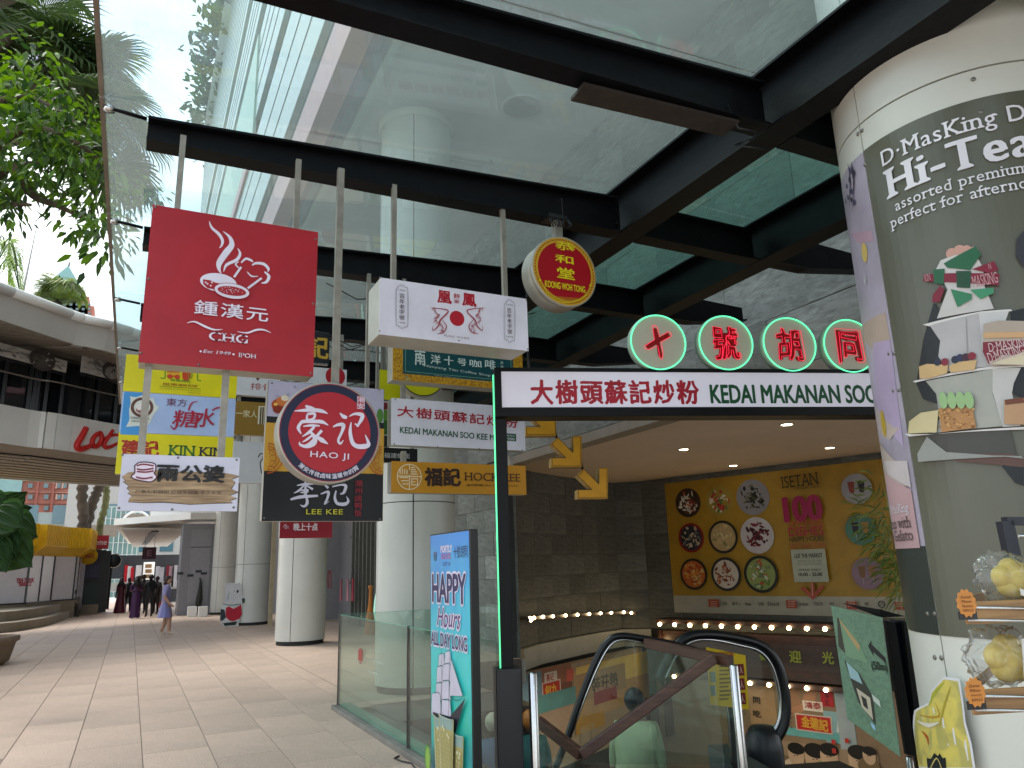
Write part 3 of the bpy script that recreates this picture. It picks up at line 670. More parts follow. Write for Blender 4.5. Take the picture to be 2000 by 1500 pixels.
for sx, cx in ((1, 640), (-1, 905)):
    for k in range(26):
        a = k/25; q = rr_.uniform(-18, 18)
        xx = cx+sx*(-70+130*a if a < .35 else (-25+30*math.sin(a*9))) ; yy = (805+90*a*2) if a < .35 else 830+190*(a-.2)
        p.stroke([z2(xx, yy), z2(xx+sx*rr_.uniform(8, 30), yy+rr_.uniform(-6, 16)), z2(xx+sx*rr_.uniform(-10, 30), yy+rr_.uniform(16, 34))], [.001, .0035, .001], '9a2a38'); p.z -= p.st*.9
    p.stroke([z2(cx-sx*85, 808), z2(cx+sx*10, 815), z2(cx+sx*60, 835), z2(cx-sx*0, 900), z2(cx-sx*20, 950), z2(cx-sx*60, 985), z2(cx-sx*60, 940)], [.001, .006, .008, .01, .008, .005, .001], '9a2a38')
    p.stroke([z2(cx+sx*10, 900), z2(cx+sx*45, 950), z2(cx+sx*20, 1000), z2(cx-sx*30, 1010)], [.002, .007, .006, .002], '9a2a38')
for (a, b, c, d) in ((288, 655, 385, 945), (1133, 770, 1217, 1055)):
    o = 14
    for i in (0, 6):
        q = [(a+i, b+o), (a+22, b-18+i), ((a+c)/2, b-26+i), (c-22, b-10+i), (c-i, b+o+8), (c-i, d-10), (c-20, d+12-i), ((a+c)/2, d+26-i), (a+18, d+4-i), (a+i, d-22), (a+i, b+o)]
        p.stroke([z2(*k) for k in q], .0015, '58485a')
    p.textv('百年老字號', z2((a+c)/2-20, b+38), z2((a+c)/2+20, d-38), '47303a', bold=.005)
    p.text('1949', z2((a+c)/2-26, b+8), z2((a+c)/2+26, b+26), '47303a'); p.text('1949', z2((a+c)/2-26, d-28), z2((a+c)/2+26, d-10), '47303a')
p.build('lettering', t)
screws(S, [z2(*q) for q in ((170, 568), (165, 985), (785, 1060), (1310, 745), (1322, 1128))], t, .005)
# ---- round red Koong Woh Tong sign
t, S, P = disc_cab('round_sign', 'round red sign with gold rim, yellow characters and KOONG WOH TONG on the steel beam', 4.28, (1103, 530), .262, .17, 'c8a02a', cab=M_cab)
mb = MB(); mb.box(P.x-.03, P.x+.03, 4.33, 4.39, P.z+.25, Z0+.01, M_galv); mb.box(P.x-.1, P.x+.06, 4.3, 4.42, Z0-.03, Z0+.0, M_black)
for k in range(9): mb.tube([(P.x-.09+.02*k, 4.31, Z0-.02), (P.x-.1+.022*k+rr_.uniform(-.02, .02), 4.29, Z0-.07), (P.x-.08+.02*k, 4.31, Z0-.09+rr_.uniform(-.02, .02))], .006, M_black, n=4)
mb.tube([(P.x-.02, 4.3, Z0+.1), (P.x+.01, 4.29, Z0+.13), (P.x+.02, 4.3, Z0-.02)], .004, M_black, n=4)
mb.build('hanger_bracket', t)
p = Print(S); u, v = P.x, P.z
for k in range(64):
    a = R(k*360/64); p.udisc(u+.242*math.cos(a), v+.242*math.sin(a), .013, 'a2341c' if k % 2 else '7c2a1c', ry=.004, n=7, rot=math.degrees(a)+60); p.z -= p.st
p.z += p.st; p.udisc(u, v, .223, '9c0c1c'); p.udisc(u, v, .228, 'c8a02a', inner=.975)
Yl = 'd8cf1c'
for ch, q in (('恭', (1535, 280, 1692, 372)), ('和', (1535, 385, 1680, 470)), ('堂', (1550, 485, 1688, 590))): p.text(ch, z2(q[0], q[1]), z2(q[2], q[3]), Yl, bold=.028, brush=.3)
p.text('KOONG WOH TONG', z2(1455, 590), z2(1770, 690), Yl, bold=.025)
p.stroke([z2(1445, 640), z2(1480, 700), z2(1560, 755), z2(1650, 765), z2(1740, 735), z2(1790, 690)], .004, Yl)
for k in range(14): p.stroke([z2(1510+k*15, 712+k*1.5), z2(1530+k*15, 740+k*.8)], .0022, Yl); p.z -= p.st
for q in ((1415, 590), (1808, 632)):
    for a in (20, 80, 140): p.udisc(*S.uv(z2(*q)), .012, Yl, ry=.003, n=8, rot=a)
p.build('lettering', t)
# ---- round Hao Ji sign
t, S, P = disc_cab('round_sign', 'big round red and navy sign reading HAO JI with white brush characters', 4.24, (645, 844), .29, .15, '9b1c33')
post(4.32, X_at(661, 500, 4.32), P.z+.285, Z0+.01, t, .04)
p = Print(S); u, v = P.x, P.z
p.udisc(u, v, .281, '141a38', inner=.80, n=64); p.udisc(u, v, .236, 'a81c2b', n=64)
def z4(x, y): return (500+x/5, 700+y/5)
def zz(l): return [z4(*q) for q in l]
Wt = 'd9d3e4'
# brush characters drawn stroke by stroke
p.stroke(zz([(482, 462), (530, 490), (570, 500)]), [.01, .03, .02], Wt)
p.stroke(zz([(370, 515), (470, 508), (560, 505), (640, 515), (700, 540)]), [.002, .018, .022, .022, .003], Wt)
p.stroke(zz([(500, 545), (570, 540), (560, 590), (500, 600), (500, 545)]), [.014, .016, .014, .014, .01], Wt)
p.stroke(zz([(425, 660), (450, 620), (540, 618), (640, 620), (705, 655)]), [.01, .02, .018, .022, .003], Wt)
p.stroke(zz([(440, 625), (412, 680), (440, 740)]), [.014, .02, .004], Wt)
p.stroke(zz([(460, 665), (540, 655), (620, 660)]), [.006, .014, .008], Wt)
p.stroke(zz([(570, 665), (520, 720), (450, 765)]), [.012, .018, .004], Wt)
p.stroke(zz([(520, 710), (570, 770), (565, 830), (500, 862), (430, 845), (425, 815)]), [.008, .024, .026, .02, .014, .003], Wt)
p.stroke(zz([(555, 745), (500, 790), (450, 820)]), [.01, .014, .003], Wt)
p.stroke(zz([(570, 780), (520, 830), (470, 850)]), [.01, .012, .003], Wt)
p.stroke(zz([(640, 705), (600, 750), (575, 765)]), [.016, .016, .004], Wt)
p.stroke(zz([(570, 755), (640, 800), (700, 838)]), [.008, .028, .003], Wt)
p.stroke(zz([(815, 535), (850, 570), (885, 580)]), [.004, .024, .016], Wt)
p.stroke(zz([(748, 672), (800, 650), (850, 655), (835, 720), (800, 800), (820, 835), (850, 800)]), [.006, .018, .024, .016, .014, .014, .003], Wt)
p.stroke(zz([(905, 570), (960, 545), (1030, 555), (1025, 600), (980, 670)]), [.004, .014, .026, .022, .008], Wt)
p.stroke(zz([(960, 640), (1000, 665)]), [.008, .012], Wt)
p.stroke(zz([(925, 625), (915, 720), (935, 820), (980, 860), (1050, 862), (1095, 840), (1060, 745)]), [.004, .02, .024, .026, .03, .024, .002], Wt)
p.text('HAO JI', z4(528, 912), z4(902, 1000), Wt, bold=.012, space=1.1, rot=-2)
txt = '潮安传统卤味温暖你的胃'
for i, ch in enumerate(txt):
    a = R(-128+i*(128-54)/(len(txt)-1)); rr2 = .256; cu, cv = u+rr2*math.cos(a), v+rr2*math.sin(a)
    p.utext(ch, cu-.014, cv-.014, cu+.014, cv+.014, Wt, bold=.02, brush=.5, rot=math.degrees(a)+90); p.z -= p.st
p.z += p.st
(a_, b_), (c_, d_) = S.uv(z4(983, 372)), S.uv(z4(1055, 500)); p.urect(a_, d_, c_, b_, 'c8b8c8'); p.urect(a_+.003, d_+.003, c_-.003, b_-.003, 'a81c2b')
p.text('潮', z4(988, 380), z4(1050, 435), Wt, bold=.01); p.text('安', z4(988, 440), z4(1050, 495), Wt, bold=.01)
p.build('lettering', t)
# ---- Lee Kee tall sign
y = 5.92
t, S, (x0, x1, z0, z1) = cabinet('shop_sign', 'tall sign, pale top, mustard middle, black LEE KEE bottom, behind round red sign', y, (525, 743), (747, 1017), .12, '14151a')
for px in (719,): post(y+.06, X_at(px, 620, y+.06), z1, Z0+.02, t)
p = Print(S)
p.rect((525, 743), (749, 826), 'b9b4cc'); p.rect((519, 825), (749, 926), 'c99a36')
for k in range(40): p.udisc(x0+rr_.uniform(.02, .9), z1-rr_.uniform(.02, .3), rr_.uniform(.006, .03), rr_.choice(['a9a4c0', 'c4bfd4', '9a96b4']), ry=rr_.uniform(.004, .01), n=8, rot=rr_.uniform(0, 180)); p.z -= p.st*.7
for q, r_, c_ in (((548, 792), .07, 'b34a20'), ((552, 784), .05, 'd0783a'), ((543, 800), .04, '8a2c18'), ((556, 778), .03, 'e6d8c0'), ((538, 790), .015, 'f0c860')): p.disc(q, r_, c_, ry=r_*.8)
for c0, sx in (((528, 895), 1), ((742, 900), -1)):
    ce = (521 if sx > 0 else 746, c0[1]); a_ = -88 if sx > 0 else 92
    for i in range(3): p.disc(ce, .12-.026*i, 'b5561e', inner=.94, n=28, a0=a_, a1=a_+176)
    for k in range(5): p.disc((ce[0]+sx*(9+3*math.sin(k*.8)), c0[1]-22+k*11), .026, 'b5561e', inner=.86, n=14)
p.disc((741, 813), .028, '4a7a30', ry=.06)
Wl = 'cfccdc'
def z7(x, y): return (400+x/4, 900+y/4)
def z77(l): return [z7(*q) for q in l]
p.stroke(z77([(715, 195), (780, 185), (850, 185)]), [.006, .022, .004], Wl); p.stroke(z77([(780, 165), (780, 240), (740, 250)]), [.01, .022, .004], Wl)
p.stroke(z77([(770, 195), (730, 235), (690, 255)]), [.01, .018, .003], Wl); p.stroke(z77([(790, 195), (840, 225)]), [.01, .018], Wl)
p.stroke(z77([(730, 235), (800, 232), (770, 270)]), [.006, .02, .008], Wl); p.stroke(z77([(665, 305), (740, 285), (880, 275)]), [.014, .026, .016], Wl)
p.stroke(z77([(785, 262), (795, 330), (770, 358), (740, 345)]), [.012, .024, .018, .003], Wl)
p.stroke(z77([(930, 190), (960, 215)]), [.012, .02], Wl); p.stroke(z77([(900, 262), (960, 245), (950, 300), (930, 340), (965, 318)]), [.008, .022, .018, .012, .004], Wl)
p.stroke(z77([(990, 205), (1060, 190), (1095, 200), (1080, 250), (1050, 262)]), [.01, .014, .026, .022, .006], Wl)
p.stroke(z77([(1020, 235), (1010, 290), (1030, 335), (1090, 340), (1115, 315), (1100, 280)]), [.01, .02, .024, .028, .02, .003], Wl)
p.text('LEE KEE', z7(788, 380), z7(1072, 420), 'c9c12a', bold=.012, space=1.05)
p.textv('潮州卤鸭饭', z7(1168, 150), z7(1218, 440), '8c1c2c', bold=.02)
p.build('lettering', t); screws(S, [(531, 748), (741, 761), (516, 1012), (742, 1014)], t, .008)
# ---- three stacked signs behind the red sign
y = 6.0
zb0 = onY(250, 688, y).z; xl = -.155; 
def stack(name_l, za, zb, face, x1=.625, yy=y):
    t = thing('shop_sign', name_l, 'sign', ((xl+x1)/2, yy, zb), 'shop signs hung under the canopy')
    MB().box(xl, x1, yy+.004, yy+.06, zb, za, M_cab).build('cabinet', t); MB().box(xl-.002, x1+.002, yy, yy+.005, zb+.002, za-.002, pm(face)).build('printed_face', t)
    return t
zA, zB, zC, zD = onY(350, 700, y).z, onY(242, 764, y).z, onY(236, 844, y).z, onY(225, 926, y).z
S = PY(y)
t = stack('bright yellow sign with green and orange gate drawing, topmost of three stacked boards', zA, zB, 'cfc70a')
for px in (0.02, .45): post(y+.03, px, zA, Z0+.02, t)
p = Print(S)
p.stroke([z3(465, 290), z3(510, 290), z3(515, 215), z3(560, 190), z3(780, 200), z3(825, 235), z3(830, 310), z3(865, 318)], .008, '4c8a2c')
for k in range(3): p.stroke([z3(530, 225+k*24), z3(655, 230+k*24)], .016, 'c05a1c' if k != 1 else 'd8a02a')
p.disc(z3(560, 278), .018, 'b8401c'); p.disc(z3(630, 283), .018, 'b8401c'); p.disc(z3(720, 262), .03, 'b8401c', ry=.05)
p.stroke([z3(760, 215), z3(775, 260), z3(765, 300)], .005, '4c8a2c'); p.stroke([z3(740, 215), z3(742, 300)], .005, '4c8a2c')
p.text('奇美烧包', z3(565, 300), z3(760, 338), '4c8a2c', brush=.6, bold=.02)
p.text('KEE MEI SIEW POW', z3(492, 338), z3(828, 385), '8a2418', serif=True, bold=.02, italic=.1)
p.stroke([z3(458, 372), z3(860, 400)], .003, '2f5a28')
p.text('手工现包烧包 HANDMADE ROASTED BUNS', z3(460, 388), z3(858, 425), '3a6a2a'); p.text('SINCE 1975', z3(740, 432), z3(855, 450), '8a2418')
p.build('lettering', t)
t = stack('light blue dessert sign with slanted red characters, middle of the three stacked boards', zB, zC, '9fb6dc')
p = Print(S); p.rect((243, 765), (272, 850), '3f8ecb')
blob = [z3(*q) for q in ((170, 470), (230, 480), (290, 460), (330, 490), (400, 490), (420, 550), (455, 580), (400, 650), (370, 720), (330, 770), (240, 760), (130, 770), (165, 700), (160, 600), (175, 540))]
p.poly(blob, 'c8d0c8'); p.disc(z3(288, 578), .075, '5e3a30', inner=.72); p.disc(z3(285, 600), .04, '8a5a5a', ry=.03); p.disc(z3(265, 575), .025, 'd8d4d0')
p.text('ORIENTAL', z3(172, 668), z3(365, 700), '3a3030', serif=True); p.text('DESSERTS', z3(185, 702), z3(345, 728), '3a3030', serif=True)
p.text('東方', z3(527, 488), z3(722, 575), '6a2440', bold=.0)
p.text('糖', z3(585, 600), z3(830, 780), 'a01c34', bold=.012, italic=.12); p.text('水', z3(800, 585), z3(985, 775), 'a01c34', bold=.012, italic=.1)
p.stroke([z3(830, 520), z3(770, 540), z3(740, 610)], [.003, .01, .012], 'a01c34'); p.stroke([z3(560, 755), z3(600, 790), z3(640, 740)], [.003, .014, .006], 'a01c34'); p.stroke([z3(970, 610), z3(1020, 585), z3(1060, 590), z3(1040, 660)], [.01, .012, .01, .002], 'a01c34')
p.build('lettering', t)
t = stack('bright yellow KIN KIN sign with red brush characters, lowest of the three stacked boards', zC, zD, 'cfc70a')
p = Print(S); p.text('建記', z3(95, 895), z3(445, 1060), 'a32a18', brush=1.2, bold=.04)
p.text('KIN', z3(548, 945), z3(805, 1055), '2f6a2a', serif=True, bold=.015); p.text('KIN', z3(845, 965), z3(1090, 1060), '22233a', serif=True, bold=.015)
p.build('lettering', t)
# ---- Nanyang coffee, Kedai, Hock Kee column of signs
y = 5.9
t, S, (x0, x1, z0, z1) = cabinet('shop_sign', 'teal coffee shop sign with mustard patterned border under the white lightbox', y, (768, 664), (1022, 763), .16, 'c9971a')
post(y+.08, x0+.12, z1, Z0+.02, t); post(y+.08, x1-.12, z1, Z0+.02, t)
Mg = mat('d0a020', rough=.4, kind='mottle', col2='9a6a10', bs=55, var=.05, name='gold_pattern')
p = Print(S); p.urect(x0+.004, z0+.004, x1-.004, z1-.004, Mg)
(a_, b_), (c_, d_) = S.uv((787, 668)), S.uv((1003, 749)); p.urect(a_, d_, c_, b_, '0f4a50')
def frame(p, a, b, c, d, w, col):
    p.urect(a, b, c, b+w, col); p.urect(a, d-w, c, d, col); p.urect(a, b, a+w, d, col); p.urect(c-w, b, c, d, col)
frame(p, a_+.02, d_+.02, c_-.02, b_-.02, .003, '8fc0a0')
for q in ((793, 737), (797, 742), (793, 680), (998, 690)): p.disc(q, .014, '8fc0a0', inner=.75, n=14)
Wc = 'cfe0dc'
for ch, q in (('南', (440, 1130, 520, 1258)), ('洋', (565, 1170, 640, 1250)), ('十', (668, 1180, 740, 1258)), ('号', (770, 1200, 840, 1262)), ('咖', (865, 1210, 960, 1275)), ('啡', (985, 1210, 1068, 1290))): p.text(ch, z2(q[0], q[1]), z2(q[2], q[3]), Wc, brush=.9, bold=.02)
p.text('Nanyang Tén Coffee Shop', z2(510, 1262), z2(1030, 1335), Wc, rot=-3.2)
p.text('炭焙手工咖啡 Hand Picked Gourmet Coffee', z2(588, 1338), z2(1000, 1380), Wc, rot=-2.5)
p.text('茶', z2(1105, 1225), z2(1130, 1250), Wc); p.text('餐', z2(1105, 1258), z2(1130, 1280), Wc)
p.build('lettering', t)
t, S, (x0, x1, z0, z1) = cabinet('shop_sign', 'white sign, red characters above green KEDAI MAKANAN SOO KEE, under the teal coffee sign', y, (765, 777.5), (1026, 880), .12, WH)
post(y+.06, x0+.12, z1, z1+.12, t, .04); post(y+.06, x1-.12, z1, z1+.12, t, .04)
RedB, GrnB = 'a61e30', '14502f'
def z5(x, y): return (740+x/4, 700+y/4)
p = Print(S)
p.text('大樹頭蘇記炒粉', z5(145, 385), z5(1085, 528), RedB, brush=.8, bold=.028, space=1.12, rot=-2)
p.text('KEDAI MAKANAN SOO KEE MEE', z5(165, 545), z5(955, 635), GrnB, bold=.022, rot=-1.6)
(a_, b_), (c_, d_) = S.uv(z5(978, 585)), S.uv(z5(1072, 648)); p.urect(a_, d_, c_, b_, GrnB); p.text('Since', z5(990, 592), z5(1058, 612), WH); p.text('1950', z5(990, 618), z5(1058, 642), WH, bold=.01)
p.build('lettering', t); screws(S, [z5(*q) for q in ((128, 320), (120, 668), (460, 690), (785, 705), (1120, 715))], t, .006)
t, S, (x0, x1, z0, z1) = cabinet('shop_sign', 'ochre sign reading HOCK KEE with black characters and a round white seal', y, (765, 901), (1028, 966), .12, 'b8800c')
zt_ = onY(800, 880, y).z; post(y+.06, x0+.12, z1, zt_, t, .04); post(y+.06, x1-.12, z1, zt_, t, .04)
p = Print(S); c = z5(238, 925)
cu, cv = S.uv(c); p.udisc(cu, cv, .108, 'dccfb0', inner=.93, n=40); p.udisc(cu, cv, .10, 'b8800c', n=40)
for k in range(5): p.urect(cu-.085+.02*k, cv+.02, cu-.085+.02*k+.008, cv+.07-.004*abs(k), 'dccfb0'); p.z -= p.st
for k in range(4): p.urect(cu+.012, cv+.02+k*.018, cu+.075-.01*k, cv+.028+k*.018, 'dccfb0'); p.z -= p.st
for k in range(3): p.urect(cu-.085+.012*k, cv-.012-k*.026, cu-.008, cv-.004-k*.026, 'dccfb0'); p.z -= p.st
p.urect(cu-.004, cv-.1, cu+.004, cv+.1, 'dccfb0'); p.urect(cu-.1, cv, cu+.1, cv+.008, 'dccfb0')
frame(p, cu+.015, cv-.07, cu+.075, cv-.012, .008, 'dccfb0'); p.urect(cu+.015, cv-.045, cu+.05, cv-.038, 'dccfb0')
p.text('福記', z5(360, 855), z5(635, 1000), '2a1408', brush=1, bold=.045); p.text('HOCK KEE', z5(665, 890), z5(1102, 965), '4a2a10', serif=True, bold=.012)
p.text('福州酥鱔 SINCE 1960 HOUSE', z5(680, 980), z5(1085, 1006), '5a3410', serif=True)
p.build('lettering', t)
# ---- farther signs, row hung from the fourth beam
y = 7.75
def far_sign(label, a, b, face, yy=y, h=None, depth=.08):
    t, S, bx = cabinet('shop_sign', label, yy, a, b, depth, face)
    for q in (.12, .88): post(yy+depth/2, bx[0]+(bx[1]-bx[0])*q, bx[3], Z0+.02 if h is None else h, t)
    return t, Print(S), bx
t, p, bx = far_sign('black sign edged in gold with a gold character, mostly hidden by the big red sign', (556, 640), (642, 712), '1b1d22')
p.text('記', (602, 655), (640, 702), 'c9a03a', bold=.03, brush=.6); p.text('LAKSA KEN RICE', (570, 706), (640, 710.5), 'c0c0c8'); p.build('lettering', t)
t, p, bx = far_sign('small white sign with a red disc peeping above the round red sign', (600, 716), (676, 770), 'd2d2d6'); p.disc((655, 735), .105, 'a8182a'); p.build('lettering', t)
zz0 = onY(660, 745, y).z
t, p, bx = far_sign('white sign with small red spare-rib characters behind the tall mustard sign', (457, 733), (545, 776), 'cfcfd2', h=Z0-.2)
p.text('排骨', (490, 747), (532, 764), 'a02434', brush=.5); p.poly([(499, 737), (508, 738), (503, 744)], '4a2020'); p.build('lettering', t)
t, p, bx = far_sign('olive brown sign with cream characters and a small white window emblem', (457, 783), (540, 852), '8a6a26', h=bx[2])
p.text('一家人', (461, 800), (502, 816), 'cfc39a', brush=.4, bold=.02); p.rect((505, 793), (532, 830), 'd8d0b8')
for k in range(5): p.rect((508+k*4.5, 795), (509.5+k*4.5, 829), '5a4a30')
p.build('lettering', t)
t, p, bx = far_sign('white drawing-board sign with a thin black doodle below the olive sign', (457, 862), (535, 944), 'c4c6c8', h=bx[2])
p.stroke([(504, 893), (509, 886), (514, 888), (512, 897), (508, 905), (511, 925)], .01, '2a2a2c'); p.build('lettering', t)
t, p, bx = far_sign('black sign with small white noodle characters just above the ochre sign', (742, 874), (815, 905), '101114')
p.text('福建蝦面', (750, 884), (800, 896), 'b8b8b4', bold=.01); p.build('lettering', t)
t, p, bx = far_sign('yellow sign with a yellow disc outlined in black under the teal coffee sign', (742, 722), (792, 783), 'c9c60e', h=Z0+.02)
p.build('lettering', t)
t, S, P = disc_cab('round_sign', 'round yellow sign outlined in black, peeping out below the teal coffee sign', 7.5, (825, 728), .27, .1, '1a1a14')
post(7.55, P.x, P.z+.2, Z0+.02, t); p = Print(S); p.udisc(P.x, P.z, .255, 'd2cf12'); p.build('lettering', t)
t, p, bx = far_sign('small sign with maroon corner and leafy picture beside the tall mustard sign', (735, 783), (762, 873), 'c2c4c0')
p.rect((735, 785), (757, 800), '7a1426'); p.disc((750, 815), .07, '5c8a2e', ry=.09); p.disc((752, 835), .05, '2f5a24', ry=.08); p.rect((735, 850), (762, 873), '20241c'); p.build('lettering', t)
t, p, bx = far_sign('dark red sign with four white characters over the second column', (548, 1008), (648, 1050), '8c1426', h=onY(600, 960, y).z)
p.text('晚上十点', (574, 1022), (620, 1036), 'd8d0d4', bold=.03); p.stroke([(553, 1030), (557, 1024), (559, 1029), (556, 1032)], .006, 'c8a8ac'); p.text('On', (556, 1025), (564, 1033), 'c8a8ac'); p.build('lettering', t)
# tangled cables between the beams
cb = MB(); rr_ = random.Random(8)
for k in range(9):
    yk = rr_.choice((6.2, 7.6, 7.9, 9.5)); x_ = rr_.uniform(.9, 2.2); q = [(x_+i*.28, yk+rr_.uniform(-.05, .05), Z0-.02-.16*math.sin(i/5*3.1)*rr_.uniform(.3, 1.4)) for i in range(6)]
    cb.tube(q, .006, M_black, n=4)
tag(cb.build('cable_tangle'), 'thin black cables sagging between the canopy beams above the signs', 'cables')
# ============================================================ ENTRANCE PORTAL
YP = 5.37
PF0 = PF(YP)
def FP(px, py, d=YP): return onF(px, py, d)
pt = thing('entrance_frame', 'black steel entrance frame with a glowing green edge over the escalators', 'frame', tuple(FP(985, 1310))[:2]+(0,))
def fbox(px0, px1, z0, z1, d0, d1, m, mb=None):     # box in the frame's own directions; px measured at mid height on plane d0
    a = FP(px0, 800, d0).dot(DR) if px0 > 50 else px0; b = FP(px1, 800, d0).dot(DR) if px1 > 50 else px1
    mb = mb or MB(); c = DR*((a+b)/2)+DF*((d0+d1)/2)+Vector((0, 0, (z0+z1)/2))
    return mb.obox(c, DR*((b-a)/2), DF*((d1-d0)/2), Vector((0, 0, (z1-z0)/2)), m)
xL = FP(967, 815).dot(DR); M_frame = mat('0c0d0f', rough=.45, var=.1, spec=.2, name='black_frame')
fbox(xL, xL+.085, .9, 2.66, YP, YP+.1, M_frame).build('post', pt, bevel=.004)
fbox(xL-.045, xL+.13, 0, .92, YP-.05, YP+.14, mat('1d1f24', rough=.45, var=.1, name='post_box')).build('post_base', pt, bevel=.006)
fbox(xL+3.3, xL+3.38, 0, 2.66, YP, YP+.1, M_frame).build('post', pt)
M_neon = mat('66ffb0', emit=.45, var=0, name='green_neon')
fbox(xL-.009, xL-.001, .92, 3.0, YP+.005, YP+.03, M_neon).build('light_strip', pt)
t = thing('lintel_sign', 'long white lightbox in black frame reading KEDAI MAKANAN SOO over the entrance', 'sign', tuple(FP(982, 815))[:3])
M_lb = mat('d4d2e0', rough=.4, emit=.10, var=.02, name='lit_acrylic')
zt0, zt1 = FP(985, 815).z, FP(985, 722).z; xS = FP(966, 770).dot(DR)
zf0, zf1 = FP(985, 797).z, FP(985, 727).z
fbox(xS, xS+3.4, zt0, zf0, YP-.03, YP+.16, M_frame).build('bottom_rail', t, bevel=.003)
fbox(xS, xS+3.4, zf1, zt1+.01, YP-.03, YP+.16, M_frame).build('top_rail', t, bevel=.003)
fbox(xS, xS+.05, zf0, zf1, YP-.03, YP+.16, M_frame).build('side_rail', t)
fbox(xS+.05, xS+3.4, zf0, zf1, YP-.02, YP+.14, M_lb).build('light_panel', t)
p = Print(PF(YP-.02), base=.002)
RedB, GrnB = 'a81e30', '125030'
p.text('大樹頭蘇記炒粉', (1036, 742), (1366, 789), RedB, bold=.032, brush=.8, space=1.12)
# tall narrow green capitals
uK0, vK1 = p.s.uv((1386, 752)); uK1, vK0 = p.s.uv((1706, 787)); wu = (uK1-uK0)/len('KEDAI MAKANAN SOO'); p.utext('KEDAI MAKANAN SOO KEE MEE', uK0, vK0, uK0+(uK1-uK0)*1.43, vK1, GrnB, bold=.03)
p.build('lettering', t)
# ---- four round neon signs
grp = 'round neon character signs on top of the entrance'
M_disc = mat('9a998a', rough=.3, emit=.12, var=.05, name='pale_disc'); M_tube = mat('58e8a4', emit=.75, var=0, name='green_tube'); M_red = mat('ff2a4c', emit=.42, var=0, name='red_tube')
lbs = ('round neon sign with a bold red cross-shaped character, first of four', 'round neon sign with an intricate red character, second of four', 'round neon sign with a red character, third of four from the steel post', 'round neon sign with a boxy red character, half hidden by the poster column')
for k, (cx, cy, ch) in enumerate(((1285, 669, '十'), (1417, 670, '號'), (1541, 673, '胡'), (1658, 676, '同'))):
    c = FP(cx, cy, YP-.02); r = .232
    t = thing('neon_sign', lbs[k], 'neon sign', (c.x, c.y, c.z-r), grp)
    MB().lathe([(0, -.06), (r, -.06), (r, -.004), (r-.004, 0)], c, mat('9fb8a8', rough=.4, var=.1, name='disc_rim'), n=48, ax=-DF).build('drum', t)
    MB().lathe([(r-.004, 0), (0, .001)], c, M_disc, n=48, ax=-DF, smooth=False).build('disc_face', t)
    n_ = 48; q = [c-DF*.012+DR*math.cos(2*math.pi*i/n_)*(r-.012)+Vector((0, 0, math.sin(2*math.pi*i/n_)*(r-.012))) for i in range(n_+1)]
    MB().tube(q, .0055, M_tube, n=8, cap=False).build('green_neon_tube', t)
    S = PF(c.dot(DF)); S.o = c-S.w*0; 
    P_ = Print(S, base=.006); sz = .105
    if ch == '十':
        P_.stroke([(-.02, .115), (-.012, .05), (.0, -.02), (.008, -.1), (.014, -.128)], [.03, .044, .03, .036, .006], '8c060c', px=False)
        P_.stroke([(-.098, -.04), (-.05, -.015), (.01, .02), (.095, .065)], [.04, .04, .034, .036], '8c060c', px=False)
    else: P_.utext(ch, -sz*.92, -sz*1.25, sz*.92, sz*1.2, '8c060c', bold=.045, brush=1.3)
    P_.build('red_character', t)
    # red outline tube, drawn from the letter outline itself
    if ch == '十': outl = [[(-.038, .13), (-.02, .138), (.0, .12), (.012, .045), (.09, .085), (.112, .07), (.108, .05), (.022, .0), (.03, -.09), (.018, -.14), (.002, -.125), (-.008, -.03), (-.08, -.06), (-.112, -.055), (-.115, -.035), (-.03, .018), (-.038, .13)]]
    else:
        cu = bpy.data.curves.new('t', 'FONT'); cu.body = ch; cu.size = 1; cu.offset = .012; cu.resolution_u = 2; o = bpy.data.objects.new('t', cu); COL.objects.link(o); bpy.context.view_layer.update()
        me = bpy.data.meshes.new_from_object(o); bpy.data.objects.remove(o); bm = bmesh.new(); bm.from_mesh(me); outl = []; seen = set()
        xs = [v.co.x for v in bm.verts]; ys = [v.co.y for v in bm.verts]; kx, ky = 2.06*sz/(max(xs)-min(xs)), 2.68*sz/(max(ys)-min(ys)); mx_, my_ = (min(xs)+max(xs))/2, (min(ys)+max(ys))/2
        for e in bm.edges:
            if e.is_boundary and e not in seen:
                loop = [e.verts[0]]; cur = e; v = e.verts[1]; seen.add(e)
                while v is not loop[0]:
                    loop.append(v); nx = [f for f in v.link_edges if f.is_boundary and f not in seen]
                    if not nx: break
                    cur = nx[0]; seen.add(cur); v = cur.other_vert(v)
                pts_ = []
                for w in loop:
                    d_ = noise.noise_vector(Vector((w.co.x*4.2, w.co.y*4.2, 1.7)))*1.3
                    pts_.append(((w.co.x+d_.x*.055-mx_)*kx, (w.co.y+d_.y*.055-my_)*ky-.003))
                if len(pts_) > 3: outl.append(pts_+[pts_[0]])
        bm.free()
    mb = MB()
    for lp in outl:
        q = [c-DF*.014+DR*a+Vector((0, 0, b)) for a, b in lp]; q2 = [q[0]]
        for w in q[1:]:
            if (w-q2[-1]).length > .004: q2.append(w)
        if len(q2) > 2: mb.tube(q2, .0026, M_red, n=5, cap=False)
    mb.build('red_neon_tube', t)
